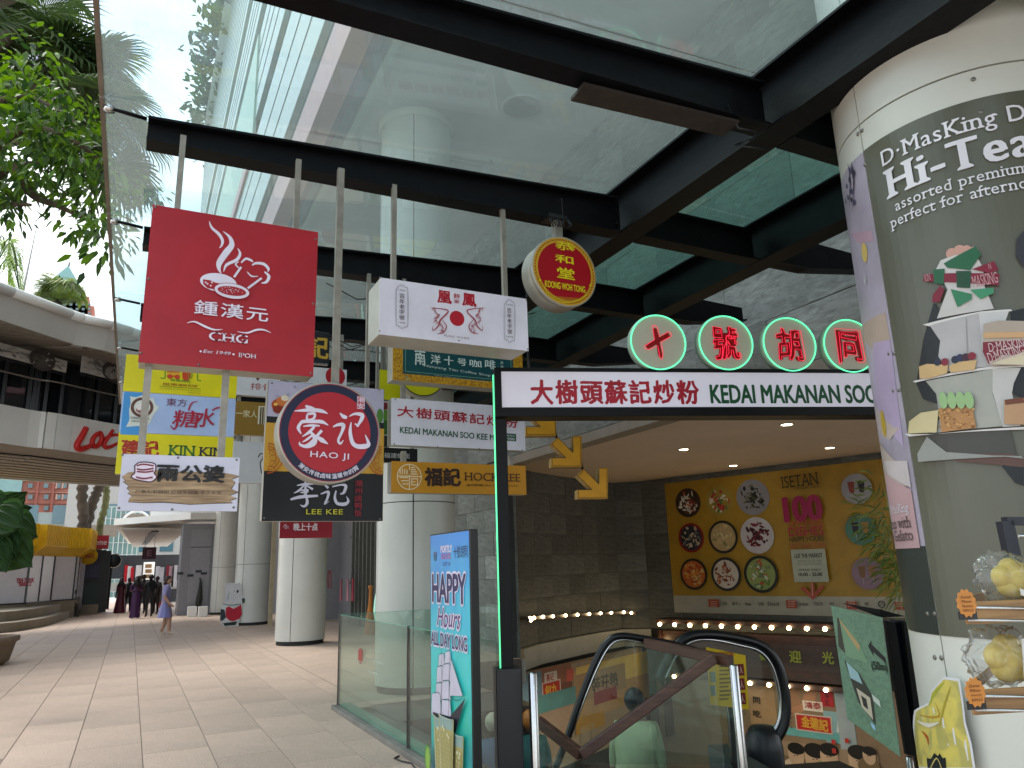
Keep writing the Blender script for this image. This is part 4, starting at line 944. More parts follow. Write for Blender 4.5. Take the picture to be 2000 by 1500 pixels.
# ---- yellow arrows
lb = ('yellow box arrow pointing down right, topmost of the chain of arrows', 'yellow box arrow pointing down right, middle one of the chained arrows', 'yellow box arrow pointing down right, lowest of the chained arrows')
M_ya = mat('d99a08', rough=.45, var=.08, name='yellow_arrow'); M_ys = mat('b99a5e', rough=.55, kind='wood', col2='9a7b45', name='arrow_side')
DA = 7.6
for k, (ox, oy) in enumerate(((1086, 851), (1136, 912), (1187, 974))):
    sgn = [(0, 0), (0, -60), (-17, -60), (-17, -28), (-47, -58), (-61, -45), (-31, -17), (-60, -17), (-60, 0)]
    q = [FP(ox+a*.99, oy+b, DA) for a, b in sgn]
    t = thing('arrow_sign', lb[k], 'arrow', tuple(q[0]), 'yellow arrows pointing to the escalator')
    MB().prism(q, DF*.13, M_ys).build('arrow_body', t)
    cx = sum((w for w in q), Vector())/len(q); q2 = [w-DF*.006 for w in q]; MB().prism(q2, DF*.005, M_ya).build('arrow_face', t)
    mb = MB(); qq = [w-DF*.009 for w in q]
    for i in range(len(qq)): mb.bar(qq[i]+(cx-q[i])*.06, qq[(i+1) % 9]+(cx-q[(i+1) % 9])*.06, .004, .004, M_black)
    mb.build('trim_line', t)
    c1 = q[4]; MB().tube([c1+DF*.06, c1+DF*.06+Vector((-.03, 0, .12 if k else 1.2))], .015, M_black, n=6).build('hanger_rod', t)
# ============================================================ DISHES POSTER ON THE BACK WALL
pa, pb = (11.62, 15.72), (13.5, 10.12)
SW_ = PD(*pa, *pb); 
def wallthing(name, label, cat, px, group=None):
    u, v = SW_.uv(px); return thing(name, label, cat, tuple(SW_.P(u, v, 0)), group)
t = wallthing('wall_poster', 'large yellow ISETAN poster of nine dishes and 100 JAPANESE DISHES on dark slate', 'poster', (1500, 1200))
(u0, v1), (_, v0) = SW_.uv((1300, 945)), SW_.uv((1320, 1196)); u1 = SW_.uv((1764, 900))[0]
mb = MB(); mb.hexa([SW_.P(u0, v0, .02), SW_.P(u1, v0, .02), SW_.P(u1, v0, .05), SW_.P(u0, v0, .05), SW_.P(u0, v1, .02), SW_.P(u1, v1, .02), SW_.P(u1, v1, .05), SW_.P(u0, v1, .05)], pm('a8842a')); mb.build('poster_board', t)
p = Print(SW_, base=.052, step=.001)
def z8p(x, y): return (1240+x*.27, 870+y*.27)
vb = SW_.uv(z8p(290, 1085))[1]; p.urect(u0+.005, v0+.005, u1, vb, 'b0ab98')
rd = random.Random(2)
dishes = [((392, 415), '3a2a22', ['c8beb0', '8a3a2a', '2f3a28', 'e0d8c8', 'b85a3a'], .26), ((620, 400), 'a08a3a', ['a8283a', 'd8d0b8', '5a7a3a', 'c0503a'], .26), ((862, 375), '8a8a90', ['28302a', '4a4a3a', '6a6a58', '1c1c1c'], .30),
 ((418, 668), '8a2420', ['2a3038', 'c8b89a', '6a6a6a', 'b89a7a'], .26), ((650, 662), '2c2824', ['b8a070', 'd0c090', '8a8a50', 'c8a878'], .28), ((897, 650), 'c0bcc0', ['5a2028', '3a141c', '7a2a34'], .30),
 ((440, 930), '26221e', ['b8622a', 'd08a3a', 'a04028', 'c8b070'], .27), ((675, 930), '2a2a2c', ['c8c0b4', '8a4a28', 'a85a30', '7a3a20'], .28), ((928, 930), '20221e', ['8a9a5a', 'c8ccb8', '5a7a3a', 'b04a30', '6a7a60'], .30)]
for c, base, cols, r_ in dishes:
    r_ *= 1.32; u, v = SW_.uv(z8p(*c)); p.udisc(u, v, r_*1.02, base, n=30); p.udisc(u, v, r_*.86, cols[0], n=26) if base in ('2c2824', '26221e', '20221e', '2a2a2c', '8a2420') else None
    for k in range(60):
        a, q = rd.uniform(0, 6.28), rd.uniform(0, .74)*r_; p.udisc(u+q*math.cos(a), v+q*math.sin(a), rd.uniform(.02, .08), rd.choice(cols), ry=rd.uniform(.015, .04), n=7, rot=rd.uniform(0, 180)); p.z -= .0009
for c, base in (((1620, 315), '9a9aa0'), ((1650, 610), '4a7a6a'), ((1700, 925), '8a7080')):
    u, v = SW_.uv(z8p(*c)); p.udisc(u, v, .31, base, n=30)
    for s_, cc in ((-1, ('8a3a34', '201c2c', '7a5a3a')[base == '4a7a6a' and 1 or base == '8a7080' and 2 or 0]), (1, ('1e1a2a', 'a07a3a', '9a6a4a')[base == '4a7a6a' and 1 or base == '8a7080' and 2 or 0])):
        p.uvp([(u+s_*.1-.07, v+.15), (u+s_*.1+.07, v+.15), (u+s_*.1+.05, v-.06), (u+s_*.1, v-.1), (u+s_*.1-.05, v-.06)], cc); p.urect(u+s_*.1-.006, v-.2, u+s_*.1+.006, v-.08, 'b0a8a0')
p.text('ISETAN', z8p(1072, 228), z8p(1352, 285), '3a3018', serif=True, rot=1.5); p.text('The Japan Store', z8p(1165, 295), z8p(1355, 315), '5a4a20')
p.text('100', z8p(1092, 385), z8p(1375, 535), '9c1850', bold=.05); p.text('JAPANESE', z8p(1128, 548), z8p(1382, 585), 'b04a28', bold=.012); p.text('DISHES', z8p(1130, 595), z8p(1388, 645), 'a82038', bold=.018)
p.text('HAPPY HOURS', z8p(1138, 662), z8p(1392, 690), '3a2a18', bold=.01); p.text('DESTINATIONS', z8p(1142, 712), z8p(1402, 735), 'b04a38')
(a_, b_), (c_, d_) = SW_.uv(z8p(1148, 755)), SW_.uv(z8p(1425, 985)); p.urect(a_, d_, c_, b_, 'aab0a0')
p.text('LGF THE MARKET', z8p(1175, 785), z8p(1378, 808), '3a3c38', bold=.03); p.text('ISETAN SELECTED', z8p(1198, 830), z8p(1372, 842), '7a7c70'); p.text('FOOD RESTAURANTS', z8p(1192, 852), z8p(1372, 864), '7a7c70')
p.text('OPENS DAILY', z8p(1205, 892), z8p(1370, 906), '5a5c50', bold=.02); p.text('10:00 - 22:00', z8p(1205, 920), z8p(1378, 942), '3a3c38', bold=.03)
for q in ([(1292, 992), (1318, 992), (1322, 1085), (1298, 1085)], [(1218, 1030), (1240, 1015), (1320, 1090), (1310, 1115)], [(1392, 1020), (1372, 1005), (1305, 1085), (1312, 1112)]): p.poly([z8p(*k) for k in q], 'a84a34')
for k in range(7): p.disc(z8p(1303+k*.5, 1000+k*13), .012, 'd8c8b0', n=6); p.z -= .001
for x in (595, 1155, 1590, 1938): p.rect(z8p(x-40, 1110+(x-595)*.013), z8p(x+40, 1168+(x-595)*.013), 'a8452f'); [p.rect(z8p(x-26, 1125+i*16), z8p(x+26, 1130+i*16), 'd0b8a0') for i in range(3)]
for i, (x, w) in enumerate(((676, 34), (760, 60), (845, 44), (938, 40), (1028, 80), (1248, 60), (1350, 70), (1448, 30), (1700, 34), (1808, 44))):
    p.text(('ISETAN', '味千 a', 'Hana', '日本橋', 'Dazzl', 'kitchen', 'TOKYO', '和', '寿', 'GYU')[i], z8p(x-w/2, 1130), z8p(x+w/2, 1155), '33342e', bold=.02)
p.disc(z8p(1808, 1145), .07, '33342e', inner=.7, n=16)
p.build('lettering', t)
# ============================================================ MARQUEE WITH BULBS
M_wood = mat('3a2018', rough=.5, kind='wood', col2='24120c', var=.15, name='dark_timber'); M_bulb = mat('ffdca0', emit=14, var=0, name='bulb_glow')
mq = wallthing('marquee', 'dark timber marquee with rows of round bulbs and green welcome characters', 'marquee', (1500, 1330))
OFF = .55
def wq(px, py, off=OFF): u, v = Plane(SW_.o+SW_.n*off, SW_.u, SW_.n).uv((px, py)); return u, v
S2 = Plane(SW_.o+SW_.n*OFF, SW_.u, SW_.n)
def wbox(a, b, off0, off1, m, name, par, bevel=0):
    (u0, v1), (u1, v0) = S2.uv(a), S2.uv(b); o = lambda u, v, f: SW_.P(u, v, f)
    return MB().hexa([o(u0, v0, off1), o(u1, v0, off1), o(u1, v0, off0), o(u0, v0, off0), o(u0, v1, off1), o(u1, v1, off1), o(u1, v1, off0), o(u0, v1, off0)], m).build(name, par, bevel=bevel)
wbox((1281, 1208), (1700, 1232), .02, OFF, M_wood, 'upper_beam', mq, .01)
wbox((1284, 1232), (1700, 1345), .02, OFF-.12, M_wood, 'welcome_board', mq)
wbox((1284, 1232), (1304, 1440), .02, OFF-.02, M_wood, 'side_post', mq); wbox((1304, 1322), (1700, 1348), .02, OFF, M_wood, 'lower_beam', mq, .01)
p = Print(Plane(SW_.o+SW_.n*(OFF-.12), SW_.u, SW_.n), base=.004, step=.001)
def z9(x, y): return (1350+x/4, 1150+y/4)
p.rect(z9(440, 420), z9(1160, 660), '3c3330')
for k in range(60): a, b = rd.uniform(450, 1150), rd.uniform(440, 640); p.rect(z9(a, b), z9(a+rd.uniform(6, 40), b+4), '6a4440'); p.z -= .0009
for ch, a, b in (('觀', 530, 465), ('迎', 765, 480), ('光', 1020, 490)): p.text(ch, z9(a, b), z9(a+98, b+98), '8a9a34', bold=.03)
p.build('lettering', mq)
bulb0 = None
def bulb(u, v, off, parent):
    global bulb0
    P = SW_.P(u, v, off)
    mb = MB(); prof = [(.045*math.sin(a), .03-.045*math.cos(a)) for a in [i*math.pi/6 for i in range(7)]]
    mb.lathe(prof, P, M_bulb, n=10, ax=SW_.n); return mb.build('bulb', parent)
for i in range(12):
    u, v = wq(1290+i*(29.5+.75*i/2)*.97, 1219+i*.95); bulb(u, v, OFF, mq)
for i in range(9):
    u, v = wq(1318+i*37, 1333-12+i*3.3); bulb(u, v, OFF, mq)
bulb(*wq(1292, 1250), OFF, mq)
# left run of bulbs on the curved wall side (string on the dark beam)
bs = thing('bulb_string', 'row of small warm bulbs on a dark batten along the left slate wall', 'lights', (8.4, 14.9, 0))
def pathpt(f):
    q = wallp[:7]; seg = [(Vector(a), Vector(b)) for a, b in zip(q[:-1], q[1:])]; tot = sum((b-a).length for a, b in seg); d = f*tot
    for a, b in seg:
        l = (b-a).length
        if d <= l: w = a+(b-a)*(d/l); n = Vector(((b-a).y, -(b-a).x)).normalized(); return w+n*.22, n
        d -= l
    return b, n
M_bulb_s = mat('ffe0a8', emit=10, var=0, name='small_bulb_glow')
for i in range(13):
    w, n = pathpt(.04+.075*i); mb = MB(); mb.lathe([(.0, -.01), (.03, .015), (.035, .035), (.02, .06), (0, .065)], (w.x, w.y, .62-.02*i), M_bulb_s, n=8, ax=(n.x, n.y, 0)); mb.build('bulb', bs)
mb = MB(); w0 = None
for i in range(14):
    w, n = pathpt(.02+.072*i); q = Vector((w.x-n.x*.02, w.y-n.y*.02, .62-.02*i))
    if w0: mb.bar(w0, q, .05, .07, M_wood)
    w0 = q
mb.build('batten', bs)
# ============================================================ LOWER STOREY WALL GRAPHICS
mu = wallthing('wall_mural', 'colourful lower floor mural of old signboards, portraits and a noodle stall', 'mural', (1500, 1450))
S3 = Plane(SW_.o+SW_.n*.25, SW_.u, SW_.n)
(u0, v1), (u1, _) = S3.uv((1290, 1345)), S3.uv((1760, 1345))
MB().hexa([SW_.P(u0-.1, -4.6, .25), SW_.P(u1, -4.6, .25), SW_.P(u1, -4.6, .05), SW_.P(u0-.1, -4.6, .05), SW_.P(u0-.1, -.95, .25), SW_.P(u1, -.95, .25), SW_.P(u1, -.95, .05), SW_.P(u0-.1, -.95, .05)], pm('7c6a54')).build('mural_board', mu)
p = Print(S3, base=.004, step=.0012)
p.rect(z9(440, 745), z9(680, 1100), 'a08060'); p.rect(z9(680, 745), z9(860, 960), '8a6a50'); p.rect(z9(700, 745), z9(1000, 800), 'b8a080')
p.poly([z9(*q) for q in ((700, 960), (860, 900), (900, 760), (1000, 760), (960, 900), (820, 1000))], '9a7458')
p.rect(z9(1030, 950), z9(1300, 1230), '7aa0a8'); p.rect(z9(620, 1060), z9(1250, 1210), '5a9a9a')
for x in (1150, 1200): p.poly([z9(x, 960), z9(x+30, 960), z9(x+50, 1120), z9(x-10, 1120)], 'b8c0c0')
p.rect(z9(1110, 745), z9(1320, 1400), '8a9aa0')
p.rect(z9(1005, 795), z9(1120, 925), '9a1c24'); p.textv('海記', z9(1040, 805), z9(1085, 915), '5a1014', bold=.03)
p.rect(z9(870, 870), z9(1035, 965), 'c4bfb4'); p.text('鴻泰', z9(885, 878), z9(1022, 945), '8a2a2c', bold=.03, brush=.8)
p.poly([z9(*q) for q in ((812, 968), (1100, 1000), (1110, 1140), (825, 1100))], 'b0a89c'); p.poly([z9(*q) for q in ((822, 980), (1090, 1008), (1100, 1128), (835, 1092))], 'a02420')
p.text('金蓮記', z9(862, 995), z9(1075, 1110), 'b8902c', bold=.04, brush=.8, rot=-4)
p.text('同', z9(485, 840), z9(545, 900), '241c18', bold=.03, brush=.8); p.text('吃', z9(485, 945), z9(550, 1005), '241c18', bold=.03, brush=.8); p.text('一', z9(400, 880), z9(430, 890), '241c18'); p.text('口', z9(400, 955), z9(430, 985), '241c18')
for i in range(9):
    for j in range(8): 
        if (i+j) % 2: p.rect(z9(680+i*13, 950+j*18), z9(690+i*13, 960+j*18), '26323c'); p.z -= .0012
p.rect(z9(700, 1180), z9(1480, 1420), '8a7a64')
for x, y, s_, sh_ in ((825, 1300, 70, 'c0b4a0'), (975, 1330, 88, '2a2a26'), (1085, 1310, 74, '8a8a60'), (1320, 1340, 84, 'a89a50'), (1400, 1300, 50, '6a5a40')):
    p.rect(z9(x-s_*.7, y-s_*.9), z9(x+s_*.7, y+s_*1.2), '5e5246'); p.disc(z9(x, y+s_*1.75), s_*.0042, sh_, ry=s_*.0034)
    p.disc(z9(x, y), s_*.0024, 'b09a80', ry=s_*.0032); p.disc(z9(x, y-s_*.78), s_*.0026, '16140f', ry=s_*.0016)
    for dx in (-.16, .16): p.disc(z9(x+dx*s_, y-s_*.02), .02, '2a211a', ry=.01, n=8)
    p.rect(z9(x-s_*.13, y+s_*.3), z9(x+s_*.13, y+s_*.34), '6a4a3a')
for q in ((1105, 1170), (1110, 1240), (1210, 1160)): p.rect(z9(*q), z9(q[0]+36, q[1]+42), 'a03028')
p.build('picture', mu)
# left lower storey graphics
l2 = thing('wall_mural', 'lower floor wall of tan and red boards on the left side of the escalator well', 'mural', (9.3, 15.0, -3))
Sl = PD(7.2, 14.0, 11.1, 16.0); Sl = Plane(Sl.o+Sl.n*.35, Sl.u, Sl.n)
def zl(x, y): return (1000+x/5, 1200+y/5)
def lb_(u0, u1, z0, z1, m): return MB().hexa([Sl.P(u0, z0, .0), Sl.P(u1, z0, .0), Sl.P(u1, z0, -.2), Sl.P(u0, z0, -.2), Sl.P(u0, z1, 0), Sl.P(u1, z1, 0), Sl.P(u1, z1, -.2), Sl.P(u0, z1, -.2)], m)
lb_(-2.2, 4.4, -2.3, -.43, pm('8a7a6a')).build('mural_board', l2); lb_(-2.2, 4.4, -4.6, -2.3, pm('1a1512')).build('dark_stall_front', l2)
p = Print(Sl, base=.004, step=.0012)
p.rect(zl(240, 540), zl(590, 800), '7a4a3c'); p.rect(zl(60, 600), zl(300, 900), '5a7a8a'); p.rect(zl(590, 560), zl(1360, 800), '9a7c58'); p.rect(zl(620, 520), zl(1360, 560), 'c0a860')
p.rect(zl(312, 575), zl(440, 665), 'b8b0a8'); p.text('高记', zl(330, 585), zl(405, 640), '8a2020', bold=.03, brush=.8); p.rect(zl(525, 540), zl(600, 640), 'a8443e')
p.rect(zl(285, 672), zl(475, 795), 'b0a098'); p.rect(zl(297, 682), zl(465, 785), '9a1c1c'); p.text('何九', zl(315, 700), zl(440, 765), 'c09a30', bold=.03, brush=.8)
for i in range(8):
    for j in range(8):
        if (i+j) % 2: p.rect(zl(485+i*12, 660+j*18), zl(495+i*12, 670+j*18), '22303a'); p.z -= .0012
p.rect(zl(590, 600), zl(1110, 715), '8a7458'); p.text('裝荘熱', zl(770, 620), zl(1030, 695), '2a2018', bold=.03, brush=.8)
p.text('PORK BALL', zl(810, 725), zl(1010, 755), 'a87a70', bold=.02); p.rect(zl(790, 765), zl(1020, 815), '7a2a30'); p.rect(zl(240, 800), zl(620, 860), '4a7a7a')
p.poly([zl(*q) for q in ((275, 1040), (500, 1150), (620, 1190), (500, 1180), (290, 1085))], '9a7a48'); p.rect(zl(610, 1030), zl(900, 1075), '9a7434')
for i in range(5): p.text('MENU 25', zl(660, 1100+i*30), zl(800, 1112+i*30), '9a9080')
p.build('picture', l2)
lamp = bpy.data.lights.new('lower_hall_light', 'AREA'); lamp.energy = 95; lamp.size = 5; lamp.color = (1, .82, .6); lo = bpy.data.objects.new('lower_hall_light', lamp); COL.objects.link(lo); lo.location = (9, 10.5, -.5)
# ============================================================ GLASS BALUSTRADE, BANNER, BOLLARDS
G_bal = glass(tint=(.88, .955, .92), haze=.04, ior=1.5, hazecol=(.7, .8, .72)); M_gedge = mat('6fb59a', rough=.15, var=.05, name='green_glass_edge')
gb = thing('glass_balustrade', 'clear glass balustrade round the escalator well beside the walkway', 'railing', (2.33, 7, 0))
xg = 2.33
def pane(x0, y0, x1, y1, z0=.06, z1=1.08, name='glass_panel', par=gb, th=.018):
    a, b = Vector((x0, y0, 0)), Vector((x1, y1, 0)); n = (b-a).cross(Vector((0, 0, 1))).normalized()*th/2
    v = [a-n, b-n, b+n, a+n]; vs = [Vector((w.x, w.y, z0)) for w in v]+[Vector((w.x, w.y, z1)) for w in v]
    o = MB().hexa(vs, G_bal).build(name, par); return o
for a, b in ((9.40, 6.86), (6.84, 5.75), (5.73, 4.95)):
    pane(xg, a, xg, b); MB().box(xg-.010, xg+.010, b, a, 1.081, 1.085, M_gedge).build('top_edge', gb)
pane(xg+.02, 9.43, 4.6, 9.43); MB().box(xg, 4.6, 9.42, 9.44, 1.081, 1.085, M_gedge).build('top_edge', gb)
for y in (9.42, 6.85): MB().box(xg-.013, xg+.013, y-.013, y+.013, .0, 1.09, mat('2c2c2a', rough=.4, var=.1, name='joint_bar')).build('joint_bar', gb)
MB().box(xg-.07, xg+.05, 4.9, 9.47, 0.004, .055, mat('7a7770', rough=.5, var=.2, name='metal_shoe')).build('metal_shoe', gb, bevel=.004)
MB().box(xg+.02, xg+.14, 4.9, 9.40, .056, .075, mat('5fa890', rough=.3, var=.1, name='green_base_strip')).build('base_strip', gb)
mb = MB(); mb.tube([(xg-.1, 6.8, .015), (xg-.16, 6.75, .012), (xg-.14, 6.62, .012), (xg-.09, 6.5, .012), (xg-.12, 6.3, .012), (xg-.05, 6.1, .02)], .008, M_black, n=6); tag(mb.build('power_cable'), 'thin black cable lying on the paving at the foot of the glass balustrade', 'cable')
S = PX(xg-.012); p = Print(S, base=.001)
p.disc((704, 1281), .082, '9a3a34', inner=.84, n=28); p.rect((700, 1268), (708, 1292), '9a3a34')
for s_, a, b in (('Always keep', (718, 1268), (742, 1274)), ('Hold on the handrail', (712, 1286), (748, 1296)), ('CAUTION', (720, 1308), (736, 1318))): p.text(s_, a, b, 'b8c0b4', bold=.02)
st = p.build('warning_sticker', gb)
# tall blue banner lightbox
bn = thing('banner_stand', 'tall blue lightbox reading HAPPY Hours ALL DAY LONG with a ship and drinks', 'banner', (2.05, 5.1, 0))
xb = 2.0; yb1, yb0 = onX(840, 1048, xb).y, onX(918, 1033, xb).y; zb1 = 1.845
MB().box(xb, xb+.058, yb0, yb1, .0, zb1, mat('0e0f12', rough=.35, var=.1, name='banner_case')).build('case', bn, bevel=.004)
S = PX(xb); p = Print(S, base=.002, step=.0006)
def ub(f, g): return (-(yb1+(yb0-yb1)*f), zb1*(1-g))     # f across, g down
mbl = bpy.data.materials.new('banner_print'); mbl.use_nodes = True; nt_ = mbl.node_tree; b_ = nt_.nodes['Principled BSDF']; tc_ = nt_.nodes.new('ShaderNodeTexCoord'); sx_ = nt_.nodes.new('ShaderNodeSeparateXYZ'); r_ = nt_.nodes.new('ShaderNodeValToRGB'); nz_ = nt_.nodes.new('ShaderNodeTexNoise'); nz_.inputs['Scale'].default_value = 5; nz_.inputs['Detail'].default_value = 4; ma_ = nt_.nodes.new('ShaderNodeMath'); ma_.operation = 'MULTIPLY_ADD'; ma_.inputs[1].default_value = .35
nt_.links.new(tc_.outputs['Object'], sx_.inputs[0]); nt_.links.new(tc_.outputs['Object'], nz_.inputs['Vector']); mr_ = nt_.nodes.new('ShaderNodeMapRange'); mr_.inputs[1].default_value = 0; mr_.inputs[2].default_value = 1.85; mr_.inputs[3].default_value = -.15; mr_.inputs[4].default_value = .85
nt_.links.new(sx_.outputs[2], mr_.inputs[0]); nt_.links.new(nz_.outputs['Fac'], ma_.inputs[0]); nt_.links.new(mr_.outputs[0], ma_.inputs[2]); nt_.links.new(ma_.outputs[0], r_.inputs[0])
el = r_.color_ramp.elements; el[0].position = .12; el[0].color = (*lin('2a5a74'), 1); el[1].position = .98; el[1].color = (*lin('2a78c0'), 1); e2 = el.new(.35); e2.color = (*lin('1fa08c'), 1); e3 = el.new(.6); e3.color = (*lin('38b0b4'), 1)
nt_.links.new(r_.outputs[0], b_.inputs['Base Color']); b_.inputs['Roughness'].default_value = .35; nt_.links.new(r_.outputs[0], b_.inputs['Emission Color']); b_.inputs['Emission Strength'].default_value = .12
a, b = ub(.02, .005); c, d = ub(.98, 1); p.urect(a, d, c, b, mbl)
def tb(s_, f0, g0, f1, g1, col, **k):
    a, b = ub(f0, g0); c, d = ub(f1, g1); p.utext(s_, a, d, c, b, col, **k)
PW, PN = 'd8cfe0', '2a2458'
tb('OLD', .1, .07, .2, .09, '7a3a6a', bold=.03); tb('PORTLY', .3, .05, .58, .075, 'd8c8d8', bold=.05); tb('DUCK', .32, .08, .56, .10, 'b06a9a', bold=.05); tb('十號胡同', .62, .055, .95, .10, '2a2a4a', brush=.8)
p.disc(ub(.15, .09), .03, '3a6a8a'); tb('LOT 10', .36, .112, .54, .125, '2a2a4a')
tb('HAPPY', .08, .155, .9, .262, PW, bold=.075); tb('HAPPY', .08, .158, .9, .26, PN, bold=.03)
tb('Hours', .2, .28, .75, .355, PW, bold=.07, italic=.3, brush=.8); tb('Hours', .2, .282, .75, .352, '5a3a78', bold=.012, italic=.3, brush=.8)
tb('ALL DAY LONG', .05, .372, .92, .425, PW, bold=.08); tb('ALL DAY LONG', .05, .375, .92, .422, PN, bold=.025)
# tall ship
def st_(pts, w, col): p.stroke([ub(*q) for q in pts], w, col, px=False)
for (f, g, w, h) in ((.26, .455, .12, .035), (.42, .44, .12, .035), (.22, .5, .15, .05), (.38, .485, .16, .05), (.2, .56, .16, .05), (.36, .545, .17, .055), (.1, .60, .2, .07), (.35, .61, .2, .06)):
    q = [ub(f, g), ub(f+w, g-.008), ub(f+w*1.15, g+h), ub(f-.02, g+h+.006)]; p.uvp(q, 'c8c4d4'); p.stroke(q+[q[0]], .003, '1e2430', px=False)
q = [ub(.58, .455), ub(.84, .57), ub(.55, .585)]; p.uvp(q, 'c8c4d4'); p.stroke(q+[q[0]], .004, '1e2430', px=False)
p.uvp([ub(.12, .665), ub(.55, .655), ub(.9, .575), ub(.68, .70), ub(.2, .71)], '1e2430'); st_([(.36, .43), (.34, .66)], .004, '1e2430'); st_([(.56, .42), (.52, .66)], .004, '1e2430')
# glasses, lime, orange, hand drawn logo
for f0, f1, g0, g1 in ((.50, .86, .70, .96), (.18, .52, .67, .93), (.34, .70, .655, .975)):
    q = [ub(f0, g0), ub(f0+.12, g0+.006), ub(f1-.12, g0+.006), ub(f1, g0), ub(f1-.03, (g0+g1)/2), ub(f1-.07, g1-.02), ub(f1-.12, g1), ub(f0+.12, g1), ub(f0+.07, g1-.02), ub(f0+.03, (g0+g1)/2)]; p.uvp(q, 'a9a065')
    p.uvp([ub(f0+.02, g0+.004), ub(f1-.02, g0+.004), ub(f1-.025, g0+.04), ub(f0+.025, g0+.045)], '8aa49a')
    for i in range(8): u_, v_ = ub(f0+.07+rd.uniform(0, .22), g0+.035+rd.uniform(0, .06)); p.udisc(u_, v_, .016, rd.choice(('d4cfa4', 'c0b478', 'dedcbc')), n=7, ry=.011)
    for i in range(11):
        for j in range(5): u_, v_ = ub(f0+.075+j*.045+(i % 2)*.02, g0+.105+i*.014); p.udisc(u_, v_, .0045, 'cfc690', n=5, ry=.006); p.z -= .0006
    p.z += .0006; p.stroke([ub(f0+.05, g0+.05), ub(f0+.08, g1-.05)], .006, 'd8d4b4', px=False); p.stroke([ub(f1-.04, g0+.05), ub(f1-.09, g1-.05)], .004, '7a7440', px=False)
    p.stroke([ub(f0, g0), ub((f0+f1)/2, g0+.007), ub(f1, g0)], .004, 'b8c4bc', px=False)
u_, v_ = ub(.08, .83); p.udisc(u_, v_, .055, '4a8a2a', ry=.09); p.udisc(u_+.004, v_, .044, '8ab04a', ry=.074)
u_, v_ = ub(.9, .86); p.udisc(u_, v_, .06, 'c87a14', ry=.12); p.udisc(u_+.008, v_, .045, 'd89a3a', ry=.1)
for i in range(3): p.stroke([ub(.35+i*.1, .955), ub(.40+i*.1, .985), ub(.36+i*.1, 1.0)], [.02, .035, .02], 'c88a10', px=False)
p.build('printed_face', bn)
# bollards
for k, (px, py, lab) in enumerate(((1040, 1313, 'brushed steel bollard with a dark side beside the black post base'), (1432, 1298, 'brushed steel bollard where the wooden handrail ends'))):
    c = FP(px, py, 5.2); r = .031; t = thing('bollard', lab, 'post', (c.x, c.y, 0), 'steel handrail posts at the entrance')
    MB().lathe([(r, 0), (r, c.z-.01), (r-.006, c.z), (0, c.z)], (c.x, c.y, 0), M_chrome, n=24).build('tube', t)
    MB().lathe([(.06, 0), (.06, .012), (r, .014)], (c.x, c.y, 0), M_chrome, n=24).build('base_plate', t)
# wooden handrail on glass
wr = thing('handrail', 'brown wooden handrail on glass panels zigzagging down beside the escalator', 'railing', tuple(FP(1395, 1285, 5.6))[:2]+(0,))
M_hr = mat('5e4034', rough=.4, kind='wood', col2='452c24', var=.15, name='handrail_wood')
wp = [FP(1262, 1256, 6.3), FP(1428, 1292, 5.25)], [FP(1396, 1284, 5.35), FP(1135, 1474, 5.55), FP(1050, 1408, 5.9)]
for path in wp:
    for a, b in zip(path[:-1], path[1:]): MB().bar(a, b, .055, .075, M_hr).build('rail', wr, bevel=.008)
for path in wp:
    for a, b in zip(path[:-1], path[1:]):
        n = 2 if (b-a).length > 1 else 1
        for i in range(n):
            q0, q1 = a+(b-a)*(i/n+.005), a+(b-a)*((i+1)/n-.005); th = (q1-q0).cross(Vector((0, 0, 1))).normalized()*.006; dn = Vector((0, 0, -1.0))
            MB().hexa([q0-th+dn, q1-th+dn, q1+th+dn, q0+th+dn, q0-th, q1-th, q1+th, q0+th], glass(tint=(.93, .975, .955), haze=.012)).build('glass_panel', wr)
# ============================================================ ESCALATORS
def escalator(label, outer, d, w):
    t = thing('escalator_side', label, 'escalator', tuple(FP(*outer[len(outer)//2], d))[:2]+(0,), 'escalator balustrades')
    P = [FP(a, b, d) for a, b in outer]
    # smooth
    Q = []
    for i in range(len(P)-1):
        p0, p1, p2, p3 = P[max(i-1, 0)], P[i], P[i+1], P[min(i+2, len(P)-1)]
        for k in range(5): q = k/5; Q.append(.5*((2*p1)+(p2-p0)*q+(2*p0-5*p1+4*p2-p3)*q*q+(3*p1-p0-3*p2+p3)*q**3))
    Q.append(P[-1]); MB().tube(Q, w, M_black, n=10).build('handrail_belt', t)
    cen = sum(Q, Vector())/len(Q); inn = [q+(cen-q).normalized()*w*1.3 for q in Q]; MB().tube(inn, w*.4, M_chrome, n=6).build('belt_guide', t)
    inn = [q+(cen-q).normalized()*w*1.6 for q in Q]; MB().prism([q+DF*.006 for q in inn], DF*-.012, glass(tint=(.90, .96, .94), haze=.015)).build('glass_side', t)
    return t
escalator('nearer escalator balustrade, its black rubber handrail arching up then down to the lower hall', [(1085, 1500), (1108, 1440), (1132, 1370), (1160, 1298), (1185, 1255), (1212, 1242), (1262, 1248), (1330, 1262), (1392, 1284), (1418, 1330), (1430, 1400), (1436, 1500)], 6.35, .028)
t = escalator('farther escalator balustrade with the thick black handrail curving into its newel cap', [(1285, 1330), (1310, 1275), (1340, 1246), (1380, 1239), (1440, 1246), (1490, 1262), (1520, 1300), (1534, 1360), (1532, 1412), (1512, 1447), (1490, 1455)], 6.9, .046)
c = FP(1492, 1462, 6.95)
MB().lathe([(0, .2), (.1, .19), (.15, .12), (.17, 0), (.17, -.3), (.17, -1.0)], (c.x, c.y, c.z), mat('1b1d20', rough=.4, var=.1, name='newel_cap'), n=20).build('newel_cap', t)
